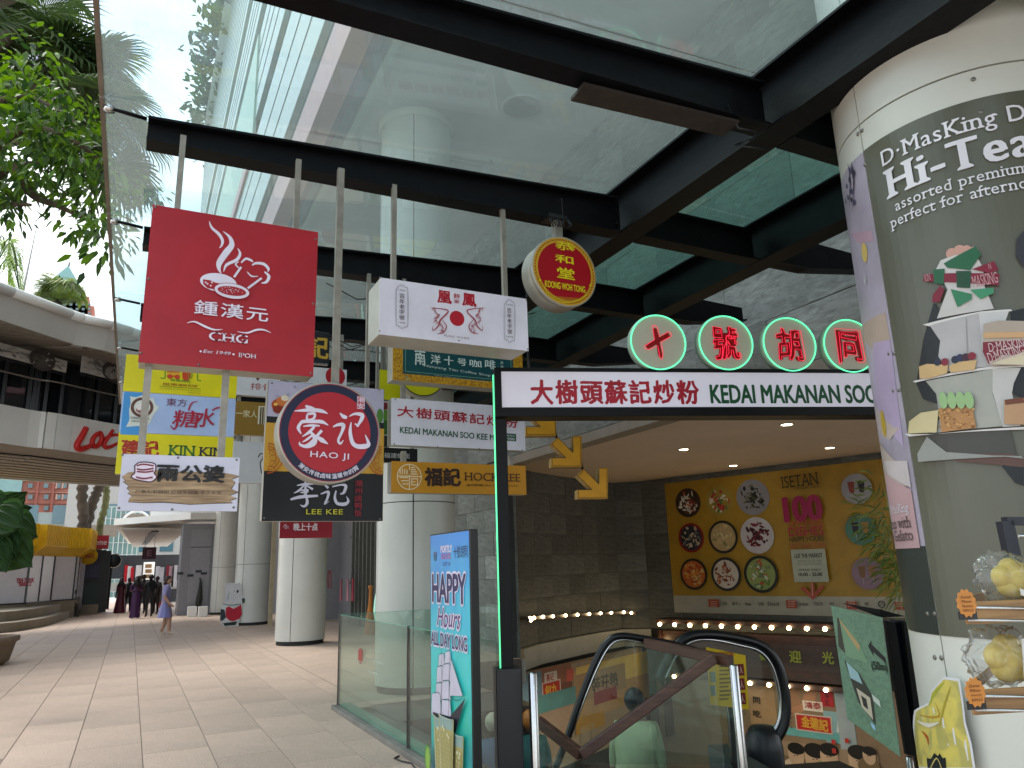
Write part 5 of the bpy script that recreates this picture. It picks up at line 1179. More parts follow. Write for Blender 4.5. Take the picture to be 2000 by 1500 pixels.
ps = FP(1440, 1500, 6.9); mb = MB(); mb.obox(ps+DR*.25+Vector((0, 0, -.35)), DR*1.0, DF*.5, Vector((0, 0, .22)), mat('2a2a2a', rough=.6, var=.2, name='landing')); mb.build('landing_block', t)
# stacked stair side in the well, dark green glass base
mb = MB()
for k in range(14): a = FP(1450-k*30, 1520, 6.6); mb.obox(Vector((a.x, a.y, -.15-.2*k)), DR*.09, DF*.5, Vector((0, 0, .1)), mat('2c3a38', rough=.5, var=.2, name='step_metal'))
s_ = mb.build('escalator_steps'); s_['kind'] = 'stuff'; tag(s_, 'dark metal escalator steps going down between the glass sides', 'steps')
# yellow notice with escalator rules
yn = thing('safety_notice', 'yellow notice with red pictogram squares fixed behind the steel post', 'notice', tuple(FP(1420, 1390, 5.9)))
Sn = PF(5.9); q = [(1380, 1264), (1456, 1280), (1463, 1386), (1388, 1376)]; P4 = [FP(*k, 5.9) for k in q]; MB().prism(P4, DF*.01, pm('c8a80a')).build('board', yn)
p = Print(Sn, base=.003)
for k in range(3): a = 1297+k*28; p.rect((1440+k*1.5, a), (1454+k*1.5, a+22), '6a1018'); p.text('人', (1443+k*1.5, a+4), (1451+k*1.5, a+18), 'd8c8b0')
p.text('PERINGATAN', (1402, 1274), (1432, 1281), '8a1818', bold=.03)
for k in range(9): p.rect((1404, 1300+k*8), (1430-(k % 3)*4, 1302+k*8), '6a5a10')
for k in range(2): p.rect((1386, 1312+k*26), (1397, 1332+k*26), '5a7a70')
p.build('lettering', yn)
# ============================================================ POSTER COLUMN (near right)
CX, CY, CR = 3.95, 2.16, .63
pc = thing('poster_column', 'nearest white column wrapped with an olive Hi-Tea poster of a cake stand', 'column', (CX, CY, 0))
MB().lathe([(CR-.02, 0), (CR-.02, ZT)], (CX, CY, 0), M_back, n=48).build('core', pc)
CS = Cyl(CX, CY, CR)
su = CS.uv((1686, 293))[0]; sa = su/CR
for a0, a1 in ((sa, sa+2.1), (sa+2.1, sa+4.2), (sa+4.2, sa+2*math.pi)):
    for z0, z1 in ((.05, 3.86), (3.87, ZT)):
        g = .004/CR; MB().shell(CR, z0, z1, (CX, CY, 0), M_clad, 30, a0+g, a1-g).build('cladding_panel', pc)
p = Print(CS, base=.001, step=.0004)
OL = mat('57574a', rough=.3, var=.06, vs=2, name='olive_print')
def cu(px, py): return CS.uv((px, py))
ztop, zbot = cu(1930, 188)[1], cu(1880, 1245)[1]
# left strip (lavender/pink poster wrapping round), then olive field
uL = -CR*4.25; uS = su+.004; uR = uS+CR*2.2
zmid = cu(1770, 1068)[1]
p.urect(uL, zmid, uS-.006, ztop, mat('a198a8', rough=.3, var=.15, vs=2.5, name='lavender_print'))
p.urect(uL, zbot, uS-.006, zmid, mat('2b312d', rough=.35, var=.06, vs=2, name='dark_green_print'))
p.urect(uS, zbot, uR, ztop, OL)
def cp_(pts, col): p.poly(pts, col)
def z5c(x, y): return (1640+x/3, 450+y/3)
def z6c(x, y): return (1700+x*.4, 900+y*.4)
cp_([z5c(*q) for q in ((70, 20), (190, 0), (205, 60), (120, 80))], 'a58898'); cp_([z5c(*q) for q in ((140, 560), (270, 480), (300, 640), (200, 700), (150, 640))], 'a89488')
cp_([z5c(*q) for q in ((200, 660), (300, 640), (380, 1270), (250, 1100), (215, 1010))], 'a594b0'); cp_([z5c(*q) for q in ((215, 1030), (330, 1160), (360, 1150), (300, 1230), (240, 1180))], 'b0a098')
p.disc(z5c(150, 130), .03, 'c0a860', ry=.055); p.disc(z5c(155, 290), .02, 'a8a4ac', ry=.025)
p.disc(z5c(262, 1130), .028, 'b0942c', ry=.07); cp_([z5c(*q) for q in ((240, 1230), (400, 1400), (420, 1499), (280, 1499))], 'a89a94')
cp_([z6c(*q) for q in ((75, 0), (185, 0), (205, 130), (90, 60))], 'b8aeb0'); cp_([z6c(*q) for q in ((80, 60), (205, 140), (250, 425), (130, 430))], 'b09094')
for (a, b), c_ in (((170, 700), 'a8'), ((200, 690), 'a9')): p.stroke([(1620+a/4.41, 160+(b)/4.41), (1620+(a+20)/4.41, 160+(b+180)/4.41), (1620+(a+10)/4.41, 160+(b+420)/4.41)], [.004, .012, .003], '39354a')
for k in range(14): a = rnd.uniform(150, 240); b = rnd.uniform(720, 1050); p.disc((1620+a/4.41, 160+b/4.41), .01, rnd.choice(('2e2c3e', '4a4460')), ry=.018, n=8); p.z -= .0003
p.text('D·MasKing', z6c(102, 222), z6c(200, 262), 'c9c0c8', serif=True); p.text('simo with', z6c(105, 285), z6c(210, 325), '5a4a4a', serif=True); p.text('ian Gelato', z6c(108, 345), z6c(220, 388), '5a4a4a', serif=True)
PWh = 'd8d6de'
def ctext(s_, pl, h_px_top, col, wmul=1, **k):      # pl = baseline left pixel, second = top-left pixel
    u0, v0 = cu(*pl); u1, v1 = cu(*h_px_top); h = v1-v0; V, Fs, x0, x1, y0, y1 = textmesh(s_, 0, k.get('serif', False), k.get('brush', 0), k.get('space', 1))
    cap = .7; asc = h/cap; p.utext(s_, u0, v0+y0*asc, u0+(x1-x0)*asc*wmul, v0+y1*asc, col, **k)
ctext('D·MasKing Delights', (1727, 326), (1721, 298), PWh, .92, serif=True, bold=.006, space=1.08)
ctext('Hi-Tea', (1738, 389), (1729, 335), PWh, .93, serif=True, bold=.03, space=1.12)
ctext('assorted premium durian', (1753, 413), (1750, 393), PWh, .90, serif=True, space=1.08)
ctext('perfect for afternoon tea', (1744, 447), (1741, 427), PWh, .90, serif=True, space=1.08)
# woman in black jacket, only sleeve edges show behind the cake stand
DKs = '1d2024'
cp_([z5c(*q) for q in ((560, 420), (500, 640), (460, 900), (500, 990), (590, 1020), (640, 980), (640, 560))], DKs); cp_([z5c(*q) for q in ((1080, 0), (1035, 60), (1030, 160), (1080, 230))], '33323a')
cp_([z5c(*q) for q in ((1000, 480), (1080, 460), (1080, 990), (1020, 960))], DKs); cp_([z5c(*q) for q in ((950, 1380), (1080, 1370), (1080, 1499), (1030, 1480))], DKs)
cp_([z5c(*q) for q in ((525, 1200), (1000, 1160), (1040, 1330), (560, 1330))], '45443f')
cp_([z5c(*q) for q in ((660, 1340), (760, 1310), (1000, 1310), (1080, 1330), (1080, 1390), (700, 1355))], '5a4038')
SKn = 'b98d80'
for q, r_ in (((660, 140), .022), ((705, 125), .024), ((745, 125), .022), ((785, 130), .02)): p.disc(z5c(*q), r_, SKn, ry=r_*1.2)
CW = 'bdbab8'
cp_([z5c(*q) for q in ((575, 230), (600, 180), (680, 150), (800, 150), (845, 230), (850, 330), (905, 465), (580, 520), (640, 350))], CW)
cp_([z5c(*q) for q in ((500, 555), (830, 480), (1000, 468), (1010, 478), (540, 565))], 'd0cdca'); cp_([z5c(*q) for q in ((540, 560), (820, 490), (840, 700), (890, 800), (640, 830), (590, 740), (600, 650))], 'aaa7a8')
cp_([z5c(*q) for q in ((820, 490), (990, 480), (950, 600), (1000, 790), (890, 800), (840, 700))], 'c2c0c0'); cp_([z5c(*q) for q in ((745, 520), (752, 520), (765, 800), (755, 800))], '8f8c8e')
cp_([z5c(*q) for q in ((445, 885), (900, 800), (1080, 795), (1080, 805), (900, 815), (460, 893))], 'd0cdca'); cp_([z5c(*q) for q in ((520, 885), (780, 840), (900, 815), (900, 960), (960, 1150), (560, 1190), (600, 1100), (580, 960))], '9c9c94')
cp_([z5c(*q) for q in ((900, 815), (1060, 810), (1020, 900), (1010, 960), (1060, 1150), (960, 1155), (900, 950))], 'b5b3b0')
cp_([z5c(*q) for q in ((402, 1192), (570, 1195), (1080, 1155), (1080, 1170), (430, 1208))], 'd0cdca')
cp_([z5c(*q) for q in ((530, 1210), (640, 1300), (900, 1320), (1080, 1340), (1065, 1325), (480, 1357), (475, 1310))], '8b8c88')
GRb, RDb = '1f5a3c', '76142c'
cp_([z5c(*q) for q in ((618, 200), (800, 100), (830, 150), (770, 240), (640, 225))], GRb); cp_([z5c(*q) for q in ((505, 262), (935, 262), (930, 330), (505, 305))], RDb); cp_([z5c(*q) for q in ((560, 235), (625, 230), (620, 320), (565, 315))], GRb)
cp_([z5c(*q) for q in ((690, 245), (775, 245), (770, 345), (695, 340))], '17442e'); cp_([z5c(*q) for q in ((780, 235), (905, 188), (930, 240), (880, 260))], RDb)
cp_([z5c(*q) for q in ((560, 380), (600, 330), (625, 350), (600, 425), (555, 425))], RDb); cp_([z5c(*q) for q in ((660, 350), (780, 380), (780, 410), (700, 455))], '2c7350'); cp_([z5c(*q) for q in ((770, 355), (900, 345), (905, 375), (830, 410))], '3a8460')
p.text('MASKING', z5c(775, 280), z5c(930, 315), 'b88a90', serif=True); p.text('KIN', z5c(510, 268), z5c(550, 295), 'b88a90', serif=True); p.text('N', z5c(870, 205), z5c(890, 235), 'b88a90')
# tarts, roll, cakes, cup
cp_([z5c(*q) for q in ((485, 800), (530, 785), (650, 790), (645, 840), (545, 870), (490, 870))], 'c0a070'); cp_([z5c(*q) for q in ((655, 800), (700, 775), (812, 765), (800, 820), (665, 838))], 'c0a070')
for q, c_ in (((590, 775), '1e2236'), ((632, 775), '7a1c30'), ((690, 762), '1e2236'), ((718, 752), '22284a'), ((750, 748), '3a1a2c'), ((785, 742), '7a1a2a')): p.disc(z5c(*q), .016, c_, ry=.018, n=14)
cp_([z5c(*q) for q in ((430, 1190), (435, 1120), (500, 1070), (600, 1055), (590, 1185))], 'c2b58c'); cp_([z5c(*q) for q in ((600, 1045), (790, 1035), (812, 1160), (620, 1185))], 'a87a4a')
for k in range(60): p.disc(z5c(rnd.uniform(608, 800), rnd.uniform(1050, 1170)), .005, rnd.choice(('c89a60', '8a5a34', 'b88850')), n=6); p.z -= .0003
for k in range(4): p.disc(z5c(630+k*48, 1000), .018, '8fb07a', ry=.04, n=14)
cp_([z5c(*q) for q in ((968, 1000), (1080, 990), (1080, 1145), (970, 1140))], 'b08a68'); p.rect(z5c(970, 1000), z5c(1080, 1018), '6a3a28')
cp_([z5c(*q) for q in ((850, 560), (930, 540), (1080, 545), (1080, 800), (890, 800), (850, 680))], 'a8998c'); cp_([z5c(*q) for q in ((848, 665), (1080, 655), (1080, 745), (960, 740), (880, 790), (848, 720))], '741a2c'); cp_([z5c(*q) for q in ((900, 790), (1080, 720), (1080, 800))], 'c8bca0')
p.text('D·MASKING', z5c(875, 672), z5c(1110, 690), 'c0a8a8', serif=True); p.text('D·MASKING', z5c(870, 720), z5c(1080, 750), 'c0a8a8', serif=True, rot=6)
for k in range(9): p.disc(z5c(868+k*24, 625), .014, 'c09a70', n=10)
# durian picture near the floor
dp = [z6c(*q) for q in ((230, 1499), (262, 1420), (255, 1330), (262, 1220), (330, 1180), (340, 1120), (400, 1050), (470, 1060), (490, 1180), (500, 1270), (530, 1380), (548, 1499))]
cdx, cdy = 1850, 1440; p.poly(dp, 'cfcfd4'); p.poly([(cdx+(a-cdx)*.93, cdy+(b-cdy)*.955) for a, b in dp], mat('c8b85a', rough=.4, kind='mottle', col2='a8a05a', bs=9, var=.1, name='durian_print'))
for pts_, w_, c_ in (([(330, 1190), (360, 1130), (400, 1080)], .016, '9aa03c'), ([(290, 1240), (340, 1250), (380, 1240), (360, 1180)], .012, 'a8862c'), ([(300, 1320), (325, 1350), (330, 1385)], .022, 'a8501c'), ([(280, 1440), (300, 1480)], .018, 'a8581c'), ([(430, 1100), (400, 1200), (380, 1300)], .01, 'a89a3a'), ([(280, 1270), (330, 1290), (380, 1275)], .02, 'c8c4b4')): p.stroke([z6c(*q) for q in pts_], [w_*.3, w_, w_*.2], c_)
p.poly([z6c(*q) for q in ((330, 1499), (325, 1450), (345, 1455), (360, 1425), (378, 1440), (385, 1425), (400, 1450), (412, 1445), (415, 1499))], '14181a'); p.stroke([z6c(345, 1499), z6c(372, 1450), z6c(395, 1499)], .006, 'b8a860')
p.build('printed_poster', pc)
for q in ((1676, 262), (1684, 255), (1690, 322), (1901, 155), (1916, 219), (1737, 691), (1747, 690), (1746, 763), (1757, 762), (1812, 1199), (1826, 1199), (1826, 1284), (1839, 1285)):
    screws(CS, [q], pc, .012)
# ============================================================ DIRECTION BOARD ON A FRAME
lb = thing('direction_board', 'green tilted direction board with an arrow and (50m) on a black frame', 'sign board', tuple(FP(1690, 1490, 4.4))[:2]+(0,))
q = [(1625, 1185), (1720, 1205), (1758, 1478), (1650, 1400)]; D1 = 4.35
Q3 = [FP(1623, 1183, 4.55), FP(1722, 1206, 4.30), FP(1758, 1478, 4.22), FP(1650, 1398, 4.55)]
nb = (Q3[1]-Q3[0]).cross(Q3[3]-Q3[0]).normalized()
if nb.dot(DF) > 0: nb = -nb
Q3[3] = on(1655, 1404, nb, Q3[0].dot(nb)); Q3[2] = on(1758, 1478, nb, Q3[0].dot(nb))
MB().prism(Q3, -nb*.012, mat('5a7a62', rough=.45, kind='mottle', col2='64866c', bs=40, var=.1, name='green_board')).build('board', lb)
def bl(f, g): return Q3[0]*(1-f)*(1-g)+Q3[1]*f*(1-g)+Q3[2]*f*g+Q3[3]*(1-f)*g
def bp(pts, m, nm, k=.003): 
    return MB().add([bl(*q)+nb*k for q in pts], [list(range(len(pts)))], pm(m)).build(nm, lb)
bp([(.1, .08), (.45, .22), (.62, .40), (.20, .42), (.07, .36)], '6f8f70', 'picture'); bp([(.10, .09), (.14, .10), (.17, .40), (.04, .36)], '3b3a30', 'picture', .004); bp([(.14, .1), (.5, .28), (.46, .33), (.15, .13)], 'a88e62', 'picture', .005)
bp([(.66, .26), (.74, .2), (.735, .235), (.97, .30), (.98, .345), (.745, .29), (.75, .33)], '1b1d1c', 'arrow')
bp([(.12, .46), (.4, .52), (.62, .66), (.6, .88), (.3, .78)], '35372f', 'picture'); bp([(.16, .47), (.38, .52), (.44, .6), (.2, .6)], '8fb0b4', 'picture', .004); bp([(.3, .66), (.56, .68), (.56, .85), (.36, .8)], 'b8b09a', 'picture', .005); bp([(.38, .7), (.48, .71), (.49, .79), (.4, .78)], '2a2c28', 'picture', .006); bp([(.5, .88), (.58, .89), (.58, .93), (.51, .92)], '8fb8d0', 'picture', .004); bp([(.6, .64), (.74, .66), (.75, .71), (.62, .69)], 'b8c4b8', 'picture', .004)
V, Fs, x0, x1, y0, y1 = textmesh('(50m)'); mb = MB()
for dx in (-.01, .01): mb.add([bl(.68+.30*(a-x0)/(x1-x0)+dx, .455-.085*(b-y0)/(y1-y0)-.035*(a-x0)/(x1-x0))+nb*(.004+dx*.01) for a, b in V], Fs, pm('1c2a20'))
mb.build('lettering', lb)
for a, b, c, d in (((1730, 1212), (1772, 1474), (1748, 1216), (1790, 1478)), ((1764, 1216), (1796, 1470), (1778, 1214), (1812, 1476))):
    P0, P1, P2, P3 = FP(a[0], a[1], 4.4), FP(b[0], b[1], 4.4), FP(d[0], d[1], 4.4), FP(c[0], c[1], 4.4); MB().prism([P0, P1, P2, P3], DF*.03, M_frame).build('frame_rail', lb, bevel=.002)
P4 = [FP(1742, 1210, 4.44), FP(1768, 1212, 4.44), FP(1802, 1472, 4.44), FP(1775, 1476, 4.44)]; MB().prism(P4, DF*.02, mat('0a0f1c', rough=.25, var=.1, name='dark_screen')).build('dark_back', lb)
P4 = [FP(1648, 1178, 4.5), FP(1718, 1190, 4.36), FP(1770, 1204, 4.36), FP(1722, 1206, 4.36)]; MB().prism(P4, DF*.015, M_frame).build('top_cover', lb)
a = FP(1775, 1478, 4.42); MB().tube([(a.x, a.y, a.z), (a.x, a.y, .02)], .02, M_chrome, n=14).build('stand_tube', lb); MB().lathe([(.2, .0), (.2, .015), (.02, .02)], (a.x, a.y, 0.0), M_frame, n=24).build('base_plate', lb)
# ============================================================ BUN RACK IN THE CORNER
rk = thing('display_rack', 'small dark metal rack with wooden trays and steel rails beside the poster column', 'rack', (2.6, 1.2, 0))
def RP(px, py, d=2.2): return onF(px, py, d)
M_tray = mat('a07a4a', rough=.45, kind='wood', col2='85603a', var=.1, name='tray_wood')
for (xl_, yt, yb_, xr) in ((1880, 1168, 1212, 2150), (1892, 1338, 1384, 2160)):
    a, b = RP(xl_, yt), RP(xr, yt+4); h = (yb_-yt)/F*2.2
    c = (a+b)/2; w = (b-a).length/2
    MB().obox(c+Vector((0, 0, -h/2)), DR*w, DF*.006, Vector((0, 0, h/2)), M_tray).build('tray_front', rk, bevel=.002)
    sv = DF*.15+DR*.16; MB().obox(c+sv+Vector((0, 0, -h*.85)), DR*w, sv, Vector((0, 0, .005)), M_tray).build('tray_floor', rk)
    MB().bar(a+Vector((0, 0, -.014)), a+sv*2+Vector((0, 0, -.014)), .01, .028, M_tray).build('tray_side', rk)
    for k in (.42, .98): MB().tube([a+Vector((0, 0, -h*k))-DF*.012, b+Vector((0, 0, -h*k))-DF*.012], .0042, M_chrome, n=8).build('steel_rail', rk)
a, b = RP(1962, 1018, 2.5), RP(1984, 1120, 2.5); MB().bar(a, b, .03, .05, mat('161a26', rough=.4, var=.1, name='rack_metal')).build('upright', rk)
MB().bar(a, RP(2150, 1018, 2.5), .03, .03, mat('161a26', rough=.4, var=.1, name='rack_metal')).build('cross_rail', rk); MB().tube([RP(1990, 1047, 2.5), RP(2150, 1045, 2.5)], .006, M_chrome, n=8).build('steel_rail', rk)
for q0, q1 in (((2140, 1000), (2180, 1700)),): MB().bar(RP(*q0, 2.3), Vector((RP(*q0, 2.3).x, RP(*q0, 2.3).y, 0)), .03, .03, mat('161a26', rough=.4, var=.1, name='rack_metal')).build('upright', rk)
M_bun = mat('d0b95a', rough=.6, kind='mottle', col2='c4a848', bs=14, var=.08, name='bun'); G_bag = glass(tint=(.93, .94, .95), haze=.12, rough=.08, hazecol=(.8, .8, .8))
def blob(c, rx, ry, rz, m, seed, amp=.0, n=20, lobes=0):
    mb = MB(); vs = []; fs = []
    for j in range(n+1):
        th = math.pi*j/n
        for i in range(n*2):
            ph = math.pi*i/n; d = Vector((math.sin(th)*math.cos(ph), math.sin(th)*math.sin(ph), math.cos(th)))
            k = 1+amp*noise.noise(d*3.1+Vector((seed, 0, 0)))+(amp*.6*noise.noise(d*9+Vector((seed, 3, 0))) if amp > .1 else 0)
            if lobes: k *= 1-.10*abs(math.sin(lobes*ph/2))**.5*0+.0; k -= .12*max(0, 1-abs(((ph*lobes/math.pi/2) % 1)-.5)*-1) if False else 0
            vs.append(Vector(c)+Vector((d.x*rx*k, d.y*ry*k, d.z*rz*k)))
    fs = [(j*2*n+i, j*2*n+(i+1) % (2*n), (j+1)*2*n+(i+1) % (2*n), (j+1)*2*n+i) for j in range(n) for i in range(2*n)]
    return mb.add(vs, fs, m, True)
for (px, py, rpx, lab, sd_) in ((1978, 1130, 45, 'yellow bun in a clear plastic bag on the upper tray', 1.3), (1972, 1286, 52, 'larger yellow bun with a white strip, bagged, on the lower tray', 4.1)):
    c = RP(px, py, 2.27); r = rpx/F*2.27
    t = thing('wrapped_bun', lab, 'bun', tuple(c), 'bagged buns on the rack')
    for k in range(5):
        a = k*2*math.pi/5+.4; cc = c+DR*math.cos(a)*r*.42+DF*.0+Vector((0, 0, math.sin(a)*r*.36))
        blob(cc, r*.66, r*.5, r*.58, M_bun, k, .04, 10).build('bun_lobe', t)
    blob(c, r*.8, r*.62, r*.74, M_bun, 7, .05, 14).build('bun', t)
    blob(c-DR*r*.45+Vector((0, 0, r*.12)), r*1.5, r*.95, r*1.05, G_bag, sd_, .30, 26).build('plastic_bag', t)
    MB().prism([c-DF*r*.9+DR*a*r+Vector((0, 0, b*r)) for a, b in (((-.1, .8), (.18, .85), (.02, -.8), (-.3, -.75)) if sd_ > 2 else ((-.5, -.4), (-.1, -.55), (-.2, -.8), (-.5, -.7)))], DF*.002, pm('d0cec8')).build('paper_strip', t)
for (px, py, lab, txt_) in ((1888, 1178, 'orange starburst price tag clipped to the upper tray', ['Durian', 'Flow', 'Pastries', 'RM15']), (1905, 1352, 'orange starburst price tag clipped to the lower tray', ['Durian', 'Pillow', '(each)', 'RM10'])):
    c = RP(px, py, 2.14); t = thing('price_tag', lab, 'price tag', tuple(c), 'price tags on the rack'); r = .043
    MB().prism([c+DR*math.cos(a)*k*r*.8+Vector((0, 0, math.sin(a)*k*r)) for a, k in [(2*math.pi*i/24, 1.0 if i % 2 else .84) for i in range(24)]], DF*.002, pm('c8823a')).build('card', t)
    MB().obox(c+Vector((0, 0, -.036))+DF*.004, DR*.03, DF*.002, Vector((0, 0, .012)), M_black).build('clip', t)
    P_ = Print(PF(2.14), base=.002); u, v = c.dot(DR), c.z
    P_.s.o = DF*2.14
    for k, s_ in enumerate(txt_): P_.utext(s_, u-.018, v+.014-k*.013, u+.016, v+.022-k*.013, '5a2a10', italic=.2)
    P_.build('lettering', t)
# ============================================================ BAMBOO behind the column
bm_ = thing('bamboo_plant', 'spindly green bamboo between the yellow poster and the poster column', 'plant', tuple(FP(1755, 1300, 6.5))[:2]+(0,))
M_bleaf = mat('6d7c34', rough=.5, kind='leaf', col2='45561f', var=.1, name='bamboo_leaf'); M_cane = mat('8f8a4a', rough=.5, var=.15, name='bamboo_cane')
canes = [[(1775, 1260), (1768, 1180), (1752, 1080), (1738, 1000), (1722, 930)], [(1795, 1260), (1775, 1120), (1745, 1040), (1700, 990)], [(1790, 1260), (1780, 1150), (1765, 1090), (1725, 1070)]]
lf_ = MB()
for k, cn in enumerate(canes):
    P = [FP(a, b, 6.5+.1*k) for a, b in cn]; P = [Vector((P[0].x, P[0].y, 0))]+P; MB().tube(P, [.012]*2+[.009, .007, .005, .003][:len(P)-2], M_cane, n=7).build('cane', bm_)
    for i in range(150):
        f = rnd.uniform(.25, 1)*(len(P)-2)+1; j = min(int(f), len(P)-2); c = P[j]+(P[j+1]-P[j])*(f-j); d = (DR*rnd.uniform(-1, .6)+DF*rnd.uniform(-.7, .7)+Vector((0, 0, rnd.uniform(-.7, .6)))).normalized()
        c = c+d*rnd.uniform(.02, .22); l = rnd.uniform(.09, .2); w = d.cross(DF+Vector((rnd.uniform(-.5, .5), 0, rnd.uniform(-.5, .5)))).normalized()*.009; e = c+d*l+Vector((0, 0, -l*.25))
        lf_.add([c, (c+e)/2+w+Vector((0, 0, .01)), e, (c+e)/2-w+Vector((0, 0, .01))], [(0, 1, 2, 3)], M_bleaf)
o = lf_.build('foliage', bm_); o['kind'] = 'stuff'
# ============================================================ PEOPLE
def person(label, pos, face, h, pose, cols, group=None, dress=None, extra=None):
    """pose: dict of joint -> (side, forward, up) in body frame as fractions of height"""
    x, y = pos[0], pos[1]; z0 = pos[2] if len(pos) > 2 else 0
    t = thing('person', label, 'person', (x, y, z0), group)
    ca, sa_ = math.cos(face), math.sin(face)
    def Wp(q): s_, f_, u_ = q; return Vector((x+(s_*ca-f_*sa_)*h, y+(s_*sa_+f_*ca)*h, z0+u_*h))
    J = dict(pel=(0, 0, .53), wai=(0, 0, .60), che=(0, .0, .72), nec=(0, .01, .83), hed=(0, .012, .87),
             shl=(-.10, 0, .805), shr=(.10, 0, .805), ell=(-.13, -.01, .64), elr=(.13, -.01, .64), wrl=(-.13, .03, .50), wrr=(.13, .03, .50), hal=(-.125, .045, .45), har=(.125, .045, .45),
             hil=(-.055, 0, .51), hir=(.055, 0, .51), knl=(-.06, .01, .28), knr=(.06, .01, .28), anl=(-.06, -.01, .045), anr=(.06, -.01, .045), tol=(-.065, .07, .015), tor=(.065, .07, .015))
    J.update(pose)
    rad = dict(pel=.085, wai=.07, che=.085, nec=.032, hed=.035, shl=.036, shr=.036, ell=.024, elr=.024, wrl=.017, wrr=.017, hal=.014, har=.014, hil=.05, hir=.05, knl=.034, knr=.034, anl=.022, anr=.022, tol=.016, tor=.016)
    E = [('pel', 'wai'), ('wai', 'che'), ('che', 'nec'), ('nec', 'hed'), ('che', 'shl'), ('shl', 'ell'), ('ell', 'wrl'), ('wrl', 'hal'), ('che', 'shr'), ('shr', 'elr'), ('elr', 'wrr'), ('wrr', 'har'), ('pel', 'hil'), ('hil', 'knl'), ('knl', 'anl'), ('anl', 'tol'), ('pel', 'hir'), ('hir', 'knr'), ('knr', 'anr'), ('anr', 'tor')]
    nm = list(rad); me = bpy.data.meshes.new('body'); me.from_pydata([Wp(J[k])-Vector((x, y, z0)) for k in nm], [(nm.index(a), nm.index(b)) for a, b in E], [])
    bq = bmesh.new(); bq.from_mesh(me); bq.verts.layers.skin.verify(); bq.to_mesh(me); bq.free()
    ob = bpy.data.objects.new('body', me); COL.objects.link(ob)
    sk = ob.modifiers.new('skin', 'SKIN'); sk.use_smooth_shade = True
    for i, k in enumerate(nm): r_ = rad[k]*h*(1.0 if dress and k in ('wai', 'che') else (1.7 if k in ('che', 'pel', 'wai', 'hil', 'hir') and not dress else 1.4)); me.skin_vertices[0].data[i].radius = (r_, r_*.8)
    me.skin_vertices[0].data[0].use_root = True
    ob.modifiers.new('sub', 'SUBSURF').levels = 1; ob.modifiers['sub'].render_levels = 1
    bpy.context.view_layer.update(); dg = bpy.context.evaluated_depsgraph_get(); nme = bpy.data.meshes.new_from_object(ob.evaluated_get(dg)); bpy.data.objects.remove(ob)
    ms = [pm(c) for c in cols]      # skin, top, bottom, shoes
    for m in ms: nme.materials.append(m)
    hi = Vector((0, 0, 1))
    for pl_ in nme.polygons:
        c = pl_.center; u = c.z/h; pl_.use_smooth = True
        side = abs((c.x*ca+c.y*sa_)/h)
        if u > .835: k = 0
        elif u > .56: k = 1 if side < .115 or u > cols_sl.get(label, .66) else 0
        elif side > .105 and u > .38: k = 0
        elif u > .05 and (dress or u > cols_leg.get(label, .07)): k = 2 if not dress or u > dress['hem'] else 0
        elif u > .05: k = 0
        else: k = 3
        pl_.material_index = k
    b = bpy.data.objects.new('body', nme); COL.objects.link(b); b.parent = t
    hc = Wp(J.get('hc', (J['hed'][0], J['hed'][1]+.012, J['hed'][2]+.055)))
    mb = blob(hc, .05*h, .055*h, .068*h, ms[0], 1, .0, 10)
    fdir = Vector((-sa_, ca, 0)); sdir = Vector((ca, sa_, 0))
    mb.build('head', t)
    fc = MB()
    for s_ in (-1, 1): fc.obox(hc+fdir*.05*h+sdir*.018*h*s_+Vector((0, 0, .004*h)), sdir*.006*h, fdir*.003*h, Vector((0, 0, .003*h)), pm('1a1512')); fc.obox(hc+sdir*.051*h*s_, sdir*.004*h, fdir*.010*h, Vector((0, 0, .015*h)), ms[0])
    fc.prism([hc+fdir*.052*h+sdir*.007*h, hc+fdir*.052*h-sdir*.007*h, hc+fdir*.070*h-Vector((0, 0, .016*h)), ], Vector((0, 0, -.004*h)), ms[0]); fc.obox(hc+fdir*.052*h+Vector((0, 0, -.032*h)), sdir*.013*h, fdir*.003*h, Vector((0, 0, .003*h)), pm('7a3a34'))
    fc.build('face', t)
    for w_, sgn in (('hal', -1), ('har', 1)):
        c0, c1 = Wp(J['wrl' if sgn < 0 else 'wrr']), Wp(J[w_]); d = (c1-c0).normalized() if (c1-c0).length else Vector((0, 0, -1)); hm = MB(); sd2 = sdir if abs(d.dot(sdir)) < .8 else fdir
        q = d.cross(sd2).normalized()
        for k in range(4): b0 = c1+q*(k-1.5)*.009*h-d*.005*h; hm.tube([b0, b0+d*(.024+.004*(k % 3 > 0))*h, b0+d*.04*h+sd2*-sgn*.008*h], [.0055*h, .005*h, .0035*h], ms[0], n=6)
        b0 = c1-d*.015*h+q*.018*h; hm.tube([b0, b0+q*.012*h+d*.012*h, b0+q*.014*h+d*.026*h], [.006*h, .005*h, .004*h], ms[0], n=6); hm.build('fingers', t)
    hr = (extra or {}).get('hair', ('1a1412', 'short'))
    hm = MB(); vs = []; n = 10
    hb = blob(hc-fdir*.010*h+Vector((0, 0, .012*h)), .056*h, .058*h, .064*h, pm(hr[0]), 2, .05, 10)
    if hr[1] == 'long': hb.tube([hc-fdir*.03*h+Vector((0, 0, .02*h)), hc-fdir*.05*h-Vector((0, 0, .06*h)), hc-fdir*.045*h-Vector((0, 0, .125*h))], [.045*h, .042*h, .02*h], pm(hr[0]), n=10)
    if hr[1] == 'scarf': hb.tube([hc+Vector((0, 0, .02*h)), hc-Vector((0, 0, .06*h)), hc-Vector((0, 0, .16*h))], [.062*h, .068*h, .11*h], pm(hr[0]), n=12)
    hb.build('headscarf' if hr[1] == 'scarf' else 'hair', t)
